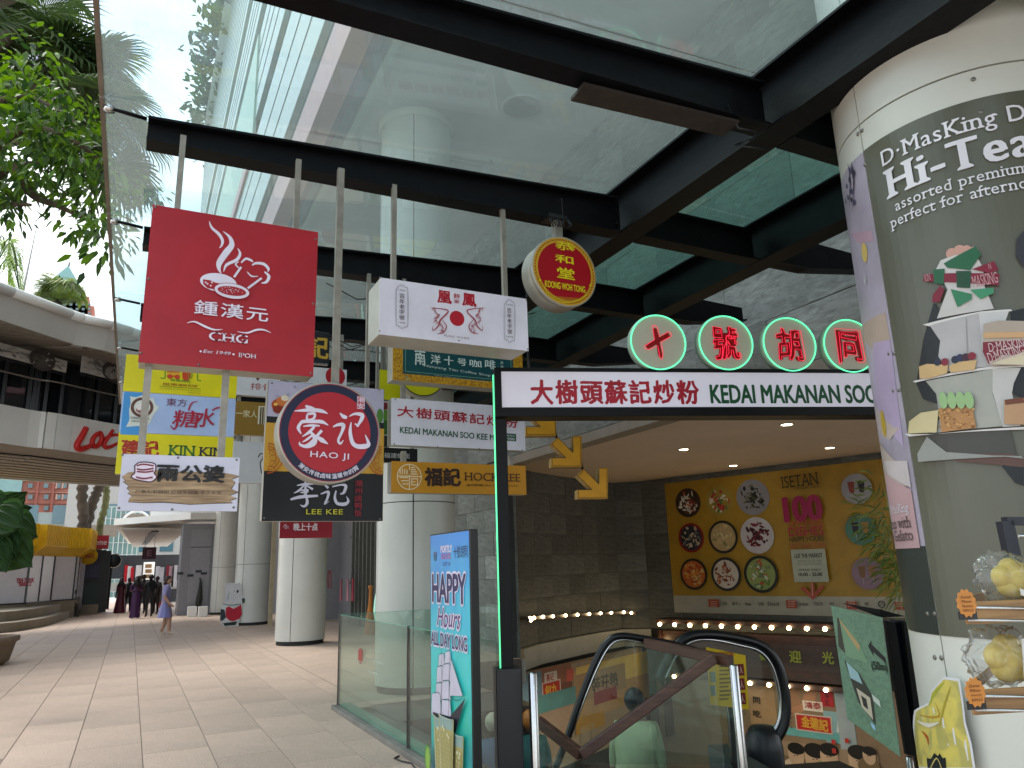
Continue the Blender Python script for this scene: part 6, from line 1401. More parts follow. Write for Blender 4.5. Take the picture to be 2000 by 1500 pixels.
    if dress:
        prof = [(r_*h, z_*h) for r_, z_ in dress['prof']]; mb = MB(); n = 28; vs = []
        for r_, z_ in prof:
            for i in range(n):
                a = 2*math.pi*i/n; k = 1+(.07*math.sin(a*9) if z_ < .5*h else 0); s2, f2 = math.cos(a)*r_*k, math.sin(a)*r_*k*.8
                vs.append(Vector((x+s2*ca-f2*sa_, y+s2*sa_+f2*ca, z0+z_)))
        mb.add(vs, [(j*n+i, j*n+(i+1) % n, (j+1)*n+(i+1) % n, (j+1)*n+i) for j in range(len(prof)-1) for i in range(n)], pm(dress['col']), True); mb.build('dress', t)
    if extra and 'bag' in extra:
        c = Wp(extra['bag']); MB().obox(c, fdir*.075*h, sdir*.03*h, Vector((0, 0, .05*h)), pm('a01c28')).build('handbag', t, bevel=.02)
        MB().obox(c+Vector((0, 0, .018*h)), fdir*.077*h, sdir*.033*h, Vector((0, 0, .025*h)), pm('8a1420')).build('bag_flap', t, bevel=.01); MB().tube([c+fdir*.06*h+Vector((0, 0, .05*h)), Wp(J['shl'])+Vector((0, 0, .035*h)), c-fdir*.06*h+Vector((0, 0, .05*h))], .005*h, pm('5a3a2a'), n=5).build('bag_strap', t)
    return t
cols_sl = {}; cols_leg = {}
SK = 'b08a74'
def P0(px, py): return onZ(px, py, 0)
w = P0(319, 1240)
lab = 'woman in a lavender dress walking with a red handbag near the white cabinet'
person(lab, (w.x, w.y), YAW*0+R(-90)-R(10), 1.62,
       dict(anl=(-.05, -.05, .05), tol=(-.05, .03, .012), knl=(-.05, .02, .28), anr=(.05, .09, .05), tor=(.05, .17, .02), knr=(.05, .08, .28), wrr=(.12, .08, .52), har=(.115, .12, .49), wrl=(-.14, .03, .52), hal=(-.13, .05, .48)),
       (SK, '8a86b0', SK, 'c8b8a8'), dress=dict(col='7f7fb4', hem=.3, prof=[(.15, .29), (.125, .40), (.095, .52), (.072, .62), (.09, .72), (.085, .79), (.04, .82)]), extra=dict(hair=('3a2420', 'long'), bag=(-.16, -.05, .50)))
grp = 'people gathered in the shade at the end of the walkway'
DRK = 'woman in a long maroon dress and dark scarf standing apart from the group'
a = P0(233, 1198); person(DRK, (a.x, a.y), 2.6, 1.62, {}, ('4a3428', '3a0c1c', '3a0c1c', '1a1414'), grp, dict(col='4a0c22', hem=.0, prof=[(.17, .015), (.14, .2), (.11, .45), (.09, .6), (.095, .72), (.05, .82)]), dict(hair=('1a1014', 'scarf')))
a = P0(262, 1208); person('person in a purple draped dress holding something at the chest', (a.x, a.y), 3.3, 1.66, dict(wrl=(-.06, .12, .66), hal=(-.02, .14, .68), wrr=(.06, .12, .66), har=(.02, .14, .68)), ('4a3428', '3a1440', '3a1440', '1a1414'), grp, dict(col='3d1648', hem=0, prof=[(.12, .02), (.10, .2), (.10, .45), (.08, .6), (.085, .72), (.05, .82)]), dict(hair=('120e10', 'scarf')))
for k, (px, py, hh, lab, top, bot, fc_) in enumerate(((248, 1196, 1.6, 'person in black standing between the maroon and the purple dresses', '141416', '101012', 3.0), (276, 1198, 1.72, 'tall person in black with arms folded behind the purple dress', '101214', '15151a', 2.8),
      (290, 1205, 1.7, 'man in a black jacket with a small grey logo seen from behind', '0e1012', '1c1c1e', .3), (303, 1199, 1.62, 'person in dark brown clothes at the end of the group near the woman in lavender', '2a1e1a', '1a1614', 2.4), (268, 1193, 1.68, 'person in a dark green shirt at the back of the group', '1a2420', '14181a', 3.4))):
    a = P0(px, py); person(lab, (a.x, a.y), fc_, hh, dict(ell=(-.16, .02, .66), elr=(.16, .02, .66), wrl=(-.05, .1, .64), wrr=(.05, .1, .64), hal=(0, .11, .65), har=(0, .11, .64)) if k in (1, 2) else {}, ('3a2a22', top, bot, '0c0c0c'), grp, None, dict(hair=('0c0a0a', 'short')))
# people on the lower escalator, seen through the glass
def onfeet(px, py, d, hgt): q = FP(px, py, d); return (q.x, q.y, q.z-hgt)
cols_sl['man in a pale green shirt with printed lettering, back turned, on the escalator'] = .6
q = onfeet(1236, 1330, 7.3, 1.8); pz = q
person('man in a pale green shirt with printed lettering, back turned, on the escalator', pz, -YAW+R(-18), 1.74, {}, ('8a6a58', 'a8b08a', '2c3430', '141414'), 'people riding the escalator', None, dict(hair=('14181f', 'short')))
q = onfeet(962, 1380, 8.6, 1.62); person('child in a white cap and blue shirt low in the well beside the banner', q, -YAW, 1.3*1.2, {}, ('8a6a58', '4a6a90', '2c3a48', '141414'), 'people riding the escalator', None, dict(hair=('c0b49c', 'short')))
q = onfeet(1032, 1370, 9.2, 1.75); person('person in a teal top going down behind the steel bollard', q, -YAW, 1.66, {}, ('8a6a58', '3a6a66', '2c3a48', '141414'), 'people riding the escalator', None, dict(hair=('c0783a', 'short')))
a = P0(134, 1206); 
cols_sl['man in a dark green shirt sitting on the curved concrete step by the red kiosk'] = .6
person('man in a dark green shirt sitting on the curved concrete step by the red kiosk', (a.x-.1, a.y+.2, -.12), R(-70), 1.68,
       dict(pel=(0, -.05, .30), wai=(0, -.04, .37), che=(0, .03, .50), nec=(0, .09, .60), hed=(0, .11, .64), shl=(-.1, .06, .575), shr=(.1, .06, .575), ell=(-.13, .10, .43), elr=(.13, .10, .43), wrl=(-.08, .2, .38), wrr=(.08, .2, .38), hal=(-.06, .24, .37), har=(.06, .24, .37), hil=(-.055, -.02, .29), hir=(.055, -.02, .29), knl=(-.08, .22, .33), knr=(.08, .22, .33), anl=(-.08, .2, .1), anr=(.08, .2, .1), tol=(-.08, .28, .08), tor=(.08, .28, .08)), ('5a4034', '1c3a30', '3a3a38', '141414'), None, None, dict(hair=('14100e', 'short')))
# ---- flat bear cut-out board
t = thing('bear_cutout', 'flat white bear cut-out board with a red apron leaning at the column', 'cut-out', tuple(P0(452, 1224))); yb_ = P0(452, 1224).y
S = PY(yb_)
def zb(x, y): return (180+x/5.357, 980+y/5.357)
out = [zb(*q) for q in ((1360, 1325), (1365, 1280), (1335, 1240), (1350, 1110), (1370, 1060), (1395, 960), (1385, 900), (1390, 850), (1430, 860), (1445, 845), (1500, 855), (1545, 850), (1565, 890), (1570, 980), (1600, 1000), (1605, 1060), (1570, 1090), (1560, 1200), (1530, 1250), (1535, 1320))]
P3 = [S.P(*S.uv(q)) for q in out]; MB().prism(P3, (0, .03, 0), pm('cfcfd0')).build('board', t)
p = Print(S, base=.002, step=.001)
p.poly([zb(*q) for q in ((1400, 1110), (1430, 1095), (1480, 1120), (1560, 1075), (1568, 1180), (1540, 1225), (1480, 1250), (1440, 1245), (1400, 1210), (1395, 1160))], 'b82038')
p.poly([zb(*q) for q in ((1345, 1120), (1385, 1130), (1400, 1210), (1360, 1250), (1338, 1235))], '2e3a40'); p.poly([zb(*q) for q in ((1370, 1270), (1520, 1250), (1500, 1290), (1385, 1300))], '24332e'); p.poly([zb(*q) for q in ((1566, 1010), (1600, 1010), (1595, 1055), (1570, 1065))], '2c4a34')
for q, r_ in (((1522, 935), .035), ((1518, 950), .02), ((1487, 935), .015), ((1530, 928), .012)): p.disc(zb(*q), r_, '1a1a1c', n=12)
p.stroke([zb(1368, 1068), zb(1450, 1082), zb(1560, 1068)], .02, '4a6a50'); p.stroke([zb(1430, 940), zb(1420, 1000), zb(1415, 1040)], [.01, .03, .01], '9aa6b8')
p.build('picture', t)
# ============================================================ FOOTBRIDGE ACROSS THE WALKWAY
fbg = thing('footbridge', 'curved white footbridge with a glazed upper deck and big red letters', 'bridge', (0, 27, 4.4))
M_fas = mat('e2e3df', rough=.4, var=.05, vs=.6, name='white_fascia'); M_und = mat('8d8478', rough=.7, var=.08, name='bridge_underside'); M_eave = mat('b8b8b2', rough=.4, var=.06, vs=.7, name='eave_metal')
M_dkg = mat('20262a', rough=.08, var=.2, vs=1, name='dark_glass', spec=.8); M_post = mat('222429', rough=.4, var=.1, name='dark_post')
def curve_pts(pxs, z): return [onZ(a, b, z) for a, b in pxs]
def arc(zv, pxs, ext):
    P = curve_pts(pxs, zv); d0 = (P[0]-P[1]).normalized(); P = [P[0]+d0*ext+Vector((0, -ext*.35, 0))]+P; return P
top = arc(6.36, ((0, 790), (110, 808), (230, 830)), 7)+[Vector((1.2, 27.6, 6.36)), Vector((3.1, 28.4, 6.36))]
def smooth(P, k=4):
    Q = []
    for i in range(len(P)-1):
        p0, p1, p2, p3 = P[max(i-1, 0)], P[i], P[i+1], P[min(i+2, len(P)-1)]
        for j in range(k): t = j/k; Q.append(.5*((2*p1)+(p2-p0)*t+(2*p0-5*p1+4*p2-p3)*t*t+(3*p1-p0-3*p2+p3)*t**3))
    return Q+[P[-1]]
T_ = smooth(top, 4); inw = []
for i, q in enumerate(T_):
    d = (T_[min(i+1, len(T_)-1)]-T_[max(i-1, 0)]).normalized(); n = Vector((-d.y, d.x, 0)); inw.append(n)
def strip(off0, z0, off1, z1, m, name, gap=0, a=0, b=None, thick=.08, par=fbg):
    obs = []
    for i in range(a, (b or len(T_)-1)):
        p0, p1, n0, n1 = T_[i], T_[i+1], inw[i], inw[i+1]; e = (p1-p0).normalized()*gap
        def Q(p, n, o, z): q = p+n*o; return Vector((q.x, q.y, z))
        A, B = Q(p0+e, n0, off0, z0), Q(p1-e, n1, off0, z0); C, D = Q(p1-e, n1, off1, z1), Q(p0+e, n0, off1, z1)
        nn = (B-A).cross(D-A).normalized()*thick; obs.append(MB().hexa([A, B, C, D, A+nn, B+nn, C+nn, D+nn], m).build(name, par))
    return obs
strip(0, 5.30, 0, 6.36, M_fas, 'fascia_panel', .005)
strip(.12, 5.31, .12, 6.35, M_fas, 'fascia_core', 0)
strip(0, 5.29, 1.0, 5.22, M_und, 'soffit_edge')
k = 0
for o0 in [1.0+.30*i for i in range(16)]: strip(o0+.03, 5.16-.02*(k % 2), o0+.27, 5.16-.02*(k % 2), M_und, 'soffit_slat', thick=.03); k += 1
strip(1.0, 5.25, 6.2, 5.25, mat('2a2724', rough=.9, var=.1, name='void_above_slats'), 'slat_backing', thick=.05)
strip(6.0, 5.1, 6.0, 6.3, M_fas, 'back_fascia')
strip(1.3, 6.30, 1.3, 8.2, M_dkg, 'glazing', 0, thick=.04)
for i in range(len(T_)):
    q = T_[i]+inw[i]*1.2; MB().box(q.x-.05, q.x+.05, q.y-.05, q.y+.05, 6.3, 8.2, M_post).build('mullion', fbg)
strip(.1, 7.3, .1, 7.34, M_galv, 'hand_rail', thick=.04); strip(1.2, 8.15, 1.2, 8.6, mat('5a5650', rough=.7, var=.1, name='upper_beam'), 'upper_beam', thick=.1)
strip(-1.9, 8.0, 1.6, 8.55, mat('9a958a', rough=.7, var=.1, name='roof_underside'), 'roof_soffit', thick=.05)
k = 0
for i in range(0, len(T_)-1):
    for f in (0, .2, .4, .6, .8):
        p = T_[i].lerp(T_[i+1], f); n = inw[i]
        if i > 11: continue
        A, B = p-n*1.7, p+n*1.3; MB().bar(Vector((A.x, A.y, 8.02)), Vector((B.x, B.y, 8.49)), .05, .05, M_und).build('roof_rib', fbg)
# sloping eave panel and tube edge
strip(-2.05, 8.66, -1.9, 8.0, M_eave, 'eave_panel', .0, thick=.06)
for i in range(len(T_)-1):
    p0, p1 = T_[i]-inw[i]*2.1, T_[i+1]-inw[i+1]*2.1; e = (p1-p0).normalized()*.012
    MB().tube([Vector((p0.x, p0.y, 8.74))+e, Vector((p1.x, p1.y, 8.74))-e], .13, M_fas, n=12).build('edge_tube', fbg)
strip(-2.0, 8.86, 6, 9.2, M_eave, 'roof_sheet', thick=.05)
def onband(px, py, off=0):      # point on the vertical sheet of the curve
    best = None
    for i in range(len(T_)-1):
        a, b = T_[i]+inw[i]*off, T_[i+1]+inw[i+1]*off; n = Vector((-(b-a).y, (b-a).x, 0)).normalized(); q = on(px, py, n, a.dot(n)); f = (q-a).dot(b-a)/((b-a).length_squared)
        if -.02 <= (q.x-a.x)*(b-a).x/((b-a).x**2+(b-a).y**2)+(q.y-a.y)*(b-a).y/((b-a).x**2+(b-a).y**2) <= 1.02: return q, (b-a).normalized(), n
    return q, (b-a).normalized(), n
for px in (143, 172):
    q, d, n = onband(px, 740, .8); d = Vector((d.x, d.y, 0)).normalized(); MB().obox((q.x, q.y, 7.2), d*(.16 if px == 143 else .09), n*.1, (0, 0, 1.0 if px == 143 else .7), M_post).build('post', fbg)
# red letters
lt = thing('red_letters', 'big red script letters Lot on the white footbridge fascia', 'letters', tuple(onband(185, 870)[0]))
q0, d0, n0 = onband(185, 866); d0 = Vector((d0.x, d0.y, 0)).normalized(); Sb = Plane(q0-n0*.0, d0, -n0); Sb.o = Vector((q0.x, q0.y, 0))
def z4p(x, y): return (x/6.25, 760+y/6.25)
RDL = mat('c8201c', rough=.35, var=.05, name='red_letter')
def fat(pts, ws):
    P = [Vector(Sb.uv(z4p(*q))) for q in pts]; mb = MB(); Q = []; Wd = []
    for i in range(len(P)-1):
        p0_, p1_, p2_, p3_ = P[max(i-1, 0)], P[i], P[i+1], P[min(i+2, len(P)-1)]
        for k_ in range(5): t = k_/5; Q.append(.5*((2*p1_)+(p2_-p0_)*t+(2*p0_-5*p1_+4*p2_-p3_)*t*t+(3*p1_-p0_-3*p2_+p3_)*t**3)); Wd.append(ws[i]*(1-t)+ws[i+1]*t)
    Q.append(P[-1]); Wd.append(ws[-1]); mb.tube([Sb.P(a.x, a.y, .12) for a in Q], Wd, RDL, n=10); return mb
fat([(1020, 475), (965, 580), (905, 690), (935, 735), (1000, 725), (1070, 690), (1110, 620)], [.085, .095, .095, .09, .085, .07, .05]).build('letter', lt)
fat([(1185, 540), (1130, 570), (1090, 640), (1110, 700), (1165, 690), (1205, 620), (1200, 550), (1175, 535)], [.07, .07, .075, .075, .075, .07, .065, .06]).build('letter', lt)
fat([(1345, 505), (1295, 580), (1240, 665), (1255, 715), (1320, 705), (1410, 660)], [.05, .06, .065, .065, .055, .04]).build('letter', lt)
fat([(1222, 612), (1300, 580), (1380, 562), (1440, 572)], [.03, .045, .045, .035]).build('letter', lt)
# grey photo banners on the upper deck
for k, (a, b, lab) in enumerate((((-60, 652), (129, 728), 'wide black and white photo banner of a basket on the upper deck'), ((163, 690), (262, 752), 'black and white photo banner of a swirling figure on the upper deck'))):
    q0, d0, n0 = onband((a[0]+b[0])/2, (a[1]+b[1])/2, -.25); d0 = Vector((d0.x, d0.y, 0)).normalized(); Sp = Plane(Vector((q0.x, q0.y, 0)), d0, -n0)
    t = thing('photo_banner', lab, 'banner', tuple(q0), 'photo banners on the footbridge')
    (u0, v1), (u1, v0) = Sp.uv(a), Sp.uv(b); v0_, v1_ = v0, v1
    MB().hexa([Sp.P(u0, v0, 0), Sp.P(u1, v0, 0), Sp.P(u1, v0, -.05), Sp.P(u0, v0, -.05), Sp.P(u0, v1, 0), Sp.P(u1, v1, 0), Sp.P(u1, v1, -.05), Sp.P(u0, v1, -.05)], pm('c9c5bf')).build('board', t)
    P_ = Print(Sp, base=.01, step=.003); r3 = random.Random(k+3)
    for i in range(46):
        u, v = r3.uniform(u0+.15, u1-.15), r3.uniform(v0+.1, v1-.1); P_.udisc(u, v, r3.uniform(.05, .3), r3.choice(('b0aca6', '8a8682', 'c0bcb6', '787470')), ry=r3.uniform(.02, .05), n=9, rot=r3.uniform(-40, 40)); P_.z -= .002
    uc, vc = (u1-.85, (v0+v1)/2) if k == 0 else ((u0+u1)/2+.1, (v0+v1)/2-.05)
    P_.udisc(uc, vc, .42, '4a4644', ry=.33, n=22); P_.udisc(uc-.05, vc-.05, .25, '8e8a86' if k else '5e5a56', ry=.2, n=18)
    for i in range(16): P_.udisc(uc+r3.uniform(-.3, .3), vc+r3.uniform(-.2, .25), .05, r3.choice(('b8b4b0', '2e2c2c')), ry=.02, n=6, rot=r3.uniform(0, 90)); P_.z -= .002
    P_.build('picture', t)
    MB().bar(Sp.P(u0, v0-.06, -.03), Sp.P(u1, v0-.06, -.03), .06, .06, M_post).build('bottom_rail', t)
# ============================================================ WHITE CANOPY, GREY CABINET AND FAR SHOPS
M_cl = mat('b9b5ae', rough=.4, var=.05, name='canopy_soffit'); 
fc = thing('shop_canopy', 'low white louvred canopy where the group of people stands', 'canopy', (1.6, 40, 3.3))
def GZ(px, py, z): return onZ(px, py, z)
A, B = GZ(222, 1026, 3.9), GZ(372, 1014, 3.9); C, D = GZ(372, 1012, 3.9)+Vector((2.5, 3, 0)), GZ(222, 1026, 3.9)+Vector((0, 20, 0))
MB().hexa([A, B, B+Vector((2.2, 0, 0)), A+Vector((.6, 22, 0)), A+Vector((0, 0, .28)), B+Vector((0, 0, .28)), B+Vector((2.2, 0, .28)), A+Vector((.6, 22, .28))], M_fas).build('roof_edge', fc)
yy = A.y
for i in range(34):
    f = i/34; y = A.y-1+f*22; x0 = A.x+.35+f*.5; x1 = 2.2
    MB().box(x0, x1, y, y+.42, 3.66-.0*i, 3.72, M_cl).build('louvre', fc)
MB().bar((A.x+1.7, A.y, 3.62), (A.x+1.5, A.y+16, 3.62), .3, .04, M_post).build('dark_groove', fc)
cb_ = thing('service_cabinet', 'tall grey metal service cabinet under the canopy with painted heron', 'cabinet', (2.3, 36.2, 0))
a, b = GZ(345, 1203, 0), GZ(413, 1203, 0)
MB().box(a.x, b.x+.5, a.y, a.y+1.5, 0, 3.75, mat('85858b', rough=.45, var=.05, name='cabinet_grey')).build('body', cb_, bevel=.02)
MB().box(a.x+.35, b.x-.05, a.y-.03, a.y, .5, 3.5, mat('8e8e94', rough=.4, var=.05, name='door_grey')).build('door', cb_); MB().box(a.x+.35, b.x-.05, a.y-.035, a.y-.03, 2.75, 2.78, M_post).build('door_joint', cb_)
for i, q in enumerate(((352, 1120), (372, 1124), (388, 1116), (398, 1120))): w = onY(*q, a.y-.04); MB().box(w.x-.12, w.x+.12, a.y-.045, a.y-.03, w.z-.05, w.z+.05, M_post).build('vent', cb_)
hw = [onY(386+dx, 1150+dy, a.y-.1) for dx, dy in ((0, 42), (3, 20), (5, 0), (6, -15), (4, -22))]
hr_ = MB(); hr_.tube(hw, [.10, .13, .08, .04, .02], mat('2c302a', rough=.7, var=.2, name='bronze'), n=8); tag(hr_.build('heron_statue'), 'slim dark upright bird-like statue in front of the grey cabinet', 'statue')
for k, px in enumerate((373, 394)):
    w = GZ(px, 1204, 0); o = MB().box(w.x-.17, w.x+.17, w.y-.5, w.y-.2, 0, .4, M_fas).build('white_block', bevel=.02); tag(o, ('small white block at the left foot of the dark statue', 'small white block at the right foot of the dark statue')[k], 'block')
# poles
o = MB().bar(GZ(527, 1222, 0), GZ(527, 1222, 0)+Vector((0, 0, 6)), .12, .12, mat('a89a7a', rough=.6, var=.1, name='cream_pipe')).build('drain_pipe'); tag(o, 'thin cream drain pipe between two clad columns', 'pipe')
# far shop wall, dark window fins and glowing rings behind the columns
sw = thing('store_facade', 'dim mall shop front with dark fins behind the clad columns', 'shop', (9, 26, 0))
M_fin = mat('6a6a62', rough=.4, var=.1, name='dark_fin'); M_shop = mat('8c8a8c', rough=.5, var=.05, name='grey_hoarding')
MB().box(6.4, 6.6, 17.6, 24, 0, ZT, mat('2e3030', rough=.3, var=.1, name='shop_glass_back')).build('back_wall', sw)
MB().box(5.4, 6.6, 26.5, 44, 0, ZT, M_shop).build('hoarding_wall', sw); MB().box(6.5, 10, 24, 26.5, 0, ZT, M_shop).build('hoarding_return', sw)
MB().box(4.6, 10, 35.6, 36.0, 0, ZT, M_shop).build('hoarding_end', sw)
for k in range(14): y = 17.9+k*.42; MB().box(6.1, 6.36, y, y+.07, 0, ZT, M_fin).build('window_fin', sw)
for k in range(4): MB().box(6.2, 6.38, 17.8, 24, 1.2+k*1.4, 1.26+k*1.4, M_black).build('window_rail', sw)
for k, (cy, cz) in enumerate(((744, 1085), (738, 1205))):
    c = onX(cy+10, cz, 5.9); n_ = 40; MB().tube([Vector((5.95, c.y+.95*math.cos(2*math.pi*i/n_), c.z+.95*math.sin(2*math.pi*i/n_))) for i in range(n_+1)], .03, mat('a8e0cc', emit=.35, var=0, name='pale_ring_tube'), n=8, cap=False).build('ring_light', sw)
    MB().tube([Vector((5.95, c.y-.25+.3*math.cos(2*math.pi*i/20), c.z+.3*math.sin(2*math.pi*i/20))) for i in range(21)], .015, mat('d8e8e0', emit=.3, var=0, name='small_ring'), n=6, cap=False).build('ring_light', sw)
w = onX(690, 1195, 5.8); o = MB().lathe([(.13, 0), (.15, .1), (.1, .45), (.05, .75), (.04, 1.1), (.07, 1.2), (0, 1.22)], (5.6, 19.5, 0), mat('c87a2a', rough=.5, var=.1, name='orange_lacquer'), n=16).build('orange_ornament'); tag(o, 'orange guitar-shaped ornament standing behind the glass beside the column', 'ornament')
p = Print(PX(5.38), base=.01); a = onX(635, 1125, 5.38); p.utext('Uniqlon'[-2:], -a.y-.2, a.z-.35, -a.y+.9, a.z+.15, '5a0f1e', bold=.04); p.build('lettering', sw)
for k, (px, col) in enumerate(((665, 'b0606e'), (678, 'c88a98'), (688, 'a83a4a'))):
    w = onX(px, 1150, 5.9); MB().prism([Vector((5.9, w.y-.12, w.z-.35)), Vector((5.9, w.y+.12, w.z-.35)), Vector((5.9, w.y+.04, w.z+.3)), Vector((5.9, w.y-.05, w.z+.3))], (.03, 0, 0), pm(col)).build('hanging_cloth', sw)
# far bright street seen through the passage: shop, racks, hanging sign
fs = thing('far_shop', 'bright far shop front with red and white clothes and menu boards', 'shop', (-1, 52, 0))
def FS(a, b, y, col, name, d=.1): P, Q = onY(*a, y), onY(*b, y); return MB().box(P.x, Q.x, y, y+d, Q.z, P.z, pm(col) if isinstance(col, str) else col).build(name, fs)
FS((238, 1085), (345, 1180), 54, '4a4c50', 'back_wall'); FS((222, 1085), (240, 1130), 53.5, '3a4044', 'dark_panel')
M_lit = mat('e8e8e4', emit=.35, var=.03, name='lit_board')
FS((281, 1098), (300, 1132), 53.7, M_lit, 'menu_board'); [FS((284, 1102+k*10), (296, 1109+k*10), 53.6, 'b08a60', 'menu_picture') for k in range(3)]
for k, (x, c_, w) in enumerate(((244, 'b81828', 4), (250, 'd0d0d0', 5), (256, 'b81828', 3), (266, 'd8d8da', 8), (305, 'c8c8d0', 5), (312, 'b4b4bc', 6), (326, '8a2838', 3), (331, 'a88a94', 4), (337, '3a3c44', 3), (341, 'c0c0c4', 3))): FS((x, 1104+(k % 3)*2), (x+w, 1146), 53.4-k*.05, c_, 'garment')
FS((216, 1138), (345, 1150), 53, 'a8aaa6', 'white_counter')
hs = thing('hanging_sign', 'small square dark maroon sign hanging from the white canopy', 'sign', tuple(onY(291, 1080, 44)))
P, Q = onY(279, 1069, 44), onY(304, 1092, 44); MB().box(P.x, Q.x, 44, 44.08, Q.z, P.z, pm('3c1020')).build('board', hs); [MB().tube([(x, 44.04, P.z), (x, 44.04, 3.7)], .012, M_black, n=5).build('wire', hs) for x in (P.x+.1, Q.x-.1)]
p = Print(PY(44), base=.01); p.text('E', (288, 1075), (296, 1086), '8a6a70'); p.build('lettering', hs)
rs = thing('round_sign', 'round black sign on the side of the red kiosk', 'sign', tuple(onY(222, 1095, 41))); c = onY(222, 1095, 41)
MB().lathe([(0, -.06), (.33, -.06), (.33, 0), (0, 0)], c, pm('1c2022'), n=28, ax=(0, -1, 0)).build('disc', rs); MB().lathe([(.31, .01), (.35, .01), (.35, -.05)], c, M_chrome, n=28, ax=(0, -1, 0)).build('rim', rs)
# arcade of pale glass, arch, and stone block behind
ar = thing('glass_arcade', 'pale teal glass arcade with a white arch in the sunlit street beyond', 'building', (-6, 75, 0))
M_pg = mat('7fa29e', rough=.15, var=.15, vs=.3, name='pale_glazing'); M_st = mat('8b8174', rough=.8, var=.1, name='brown_stone')
def AR(a, b, y, col, name, d=.3, par=ar): P, Q = onY(*a, y), onY(*b, y); return MB().box(P.x, Q.x, y, y+d, Q.z, P.z, pm(col) if isinstance(col, str) else col).build(name, par)
AR((196, 990), (262, 1180), 76, M_pg, 'glass_wall'); AR((240, 1004), (300, 1040), 74, M_st, 'stone_wall'); AR((165, 1025), (228, 1048), 60, M_st, 'stone_wall')
Pg, Qg = onY(196, 990, 76), onY(262, 1180, 76)
for k in range(9): x = Pg.x+.1+(Qg.x-Pg.x-.3)*k/8; MB().box(x, x+.08, 75.86, 75.98, 0, Pg.z, pm('c4cac6')).build('mullion', ar)
for k in range(8): z = .4+k*1.05; MB().box(Pg.x, Qg.x, 75.9, 75.96, z, z+.07, pm('b9c2be')).build('transom', ar)
c = onY(266, 1024, 73.5); MB().tube([c+Vector((1.1*math.cos(R(a)), 0, 1.1*math.sin(R(a)))) for a in range(0, 181, 12)], .1, M_fas, n=8).build('arch', ar)
AR((295, 992), (520, 1012), 44.5, M_fas, 'white_fascia')
# white block building with planting seen between the columns at the back
sb = thing('street_facade', 'long pale street facade closing the view at the end of the walkway', 'building', (4, 95, 0))
M_sf = mat('a7a49e', rough=.6, var=.08, name='pale_facade')
MB().box(-30, -7, 99, 101, 0, 9, mat('8f9a96', rough=.6, var=.1, name='teal_facade')).build('wall', sb); MB().box(-7, 40, 97, 99, 0, 16, M_sf).build('wall', sb)
for i in range(16):
    for j in range(3): MB().box(-28+i*2.8, -26.6+i*2.8, 96.9 if i > 7 else 98.9, 97.1 if i > 7 else 99.1, 1+j*3.4, 3+j*3.4, M_fteal).build('window', sb)
# ============================================================ KIOSKS
ky = thing('yellow_kiosk', 'low kiosk with ribbed yellow roof band, white shutters and round concrete base', 'kiosk', (-4.5, 37, 0))
M_yel = mat('d9ae10', rough=.45, var=.08, name='yellow_sheet'); M_shut = mat('cfcfd8', rough=.35, var=.04, name='white_shutter'); M_stp = mat('8a8272', rough=.8, var=.15, vs=1.5, name='curved_step')
yk = 37.0; kp = [onY(-120, 1100, 33.5), onY(58, 1100, 35.0), onY(106, 1100, 37.2), onY(149, 1100, 38.2), onY(160, 1100, 40.5)]
kp = [Vector((q.x, q.y, 0)) for q in kp]
zr1, zr0, zc = onY(60, 1026, 35.6).z, onY(60, 1068, 35.6).z, 3.0
ribs = 0
for i in range(len(kp)-1):
    a, b = kp[i], kp[i+1]; d = (b-a).normalized(); n = Vector((d.y, -d.x, 0)); L_ = (b-a).length; o = n*.5
    def V3(p, z): return Vector((p.x, p.y, z))
    MB().hexa([V3(a+o, zr0), V3(b+o, zr0), V3(b+o-n*.3, zr0), V3(a+o-n*.3, zr0), V3(a+o, zr1), V3(b+o, zr1), V3(b+o-n*.3, zr1), V3(a+o-n*.3, zr1)], M_yel).build('roof_band', ky)
    MB().hexa([V3(a, zr0-.35), V3(b, zr0-.35), V3(b-n*.3, zr0-.35), V3(a-n*.3, zr0-.35), V3(a+o, zr0-.002), V3(b+o, zr0-.002), V3(b+o-n*.3, zr0-.002), V3(a+o-n*.3, zr0-.002)], M_yel).build('roof_flare', ky)
    m_ = int(L_/.16)
    for k in range(m_): q = a+d*(k+.5)*L_/m_+o; MB().obox(V3(q, (zr0+zr1)/2)+n*.012, d*.025, n*.014, (0, 0, (zr1-zr0)/2-.03), M_yel).build('rib', ky)
    nb_ = max(1, round(L_/1.45))
    for k in range(nb_):
        p0, p1 = a+d*(k*L_/nb_+.05), a+d*((k+1)*L_/nb_-.05); MB().hexa([V3(p0, .75 if (i, k) != (0, nb_-1) else .3), V3(p1, .75 if (i, k) != (0, nb_-1) else .3), V3(p1-n*.06, .75), V3(p0-n*.06, .75), V3(p0, zr0-.36), V3(p1, zr0-.36), V3(p1-n*.06, zr0-.36), V3(p0-n*.06, zr0-.36)], M_shut).build('shutter', ky)
        MB().obox(V3(p0-d*.05, 1.4)-n*.02, d*.03, n*.05, (0, 0, 1.2), M_post).build('mullion', ky)
    MB().hexa([V3(a+n*.05, 0), V3(b+n*.05, 0), V3(b-n*.3, 0), V3(a-n*.3, 0), V3(a+n*.05, .74), V3(b+n*.05, .74), V3(b-n*.3, .74), V3(a-n*.3, .74)], M_stp).build('plinth', ky)
    MB().obox(V3((a+b)/2, .76)+n*.03, d*L_/2, n*.05, (0, 0, .025), M_post).build('sill', ky)
mb = MB(); mb.prism([V3(q, zr1-.05) for q in kp]+[V3(kp[-1]+Vector((-3, 4, 0)), zr1-.05), V3(kp[0]+Vector((-3, 8, 0)), zr1-.05)], (0, 0, .06), M_yel); mb.build('roof', ky)
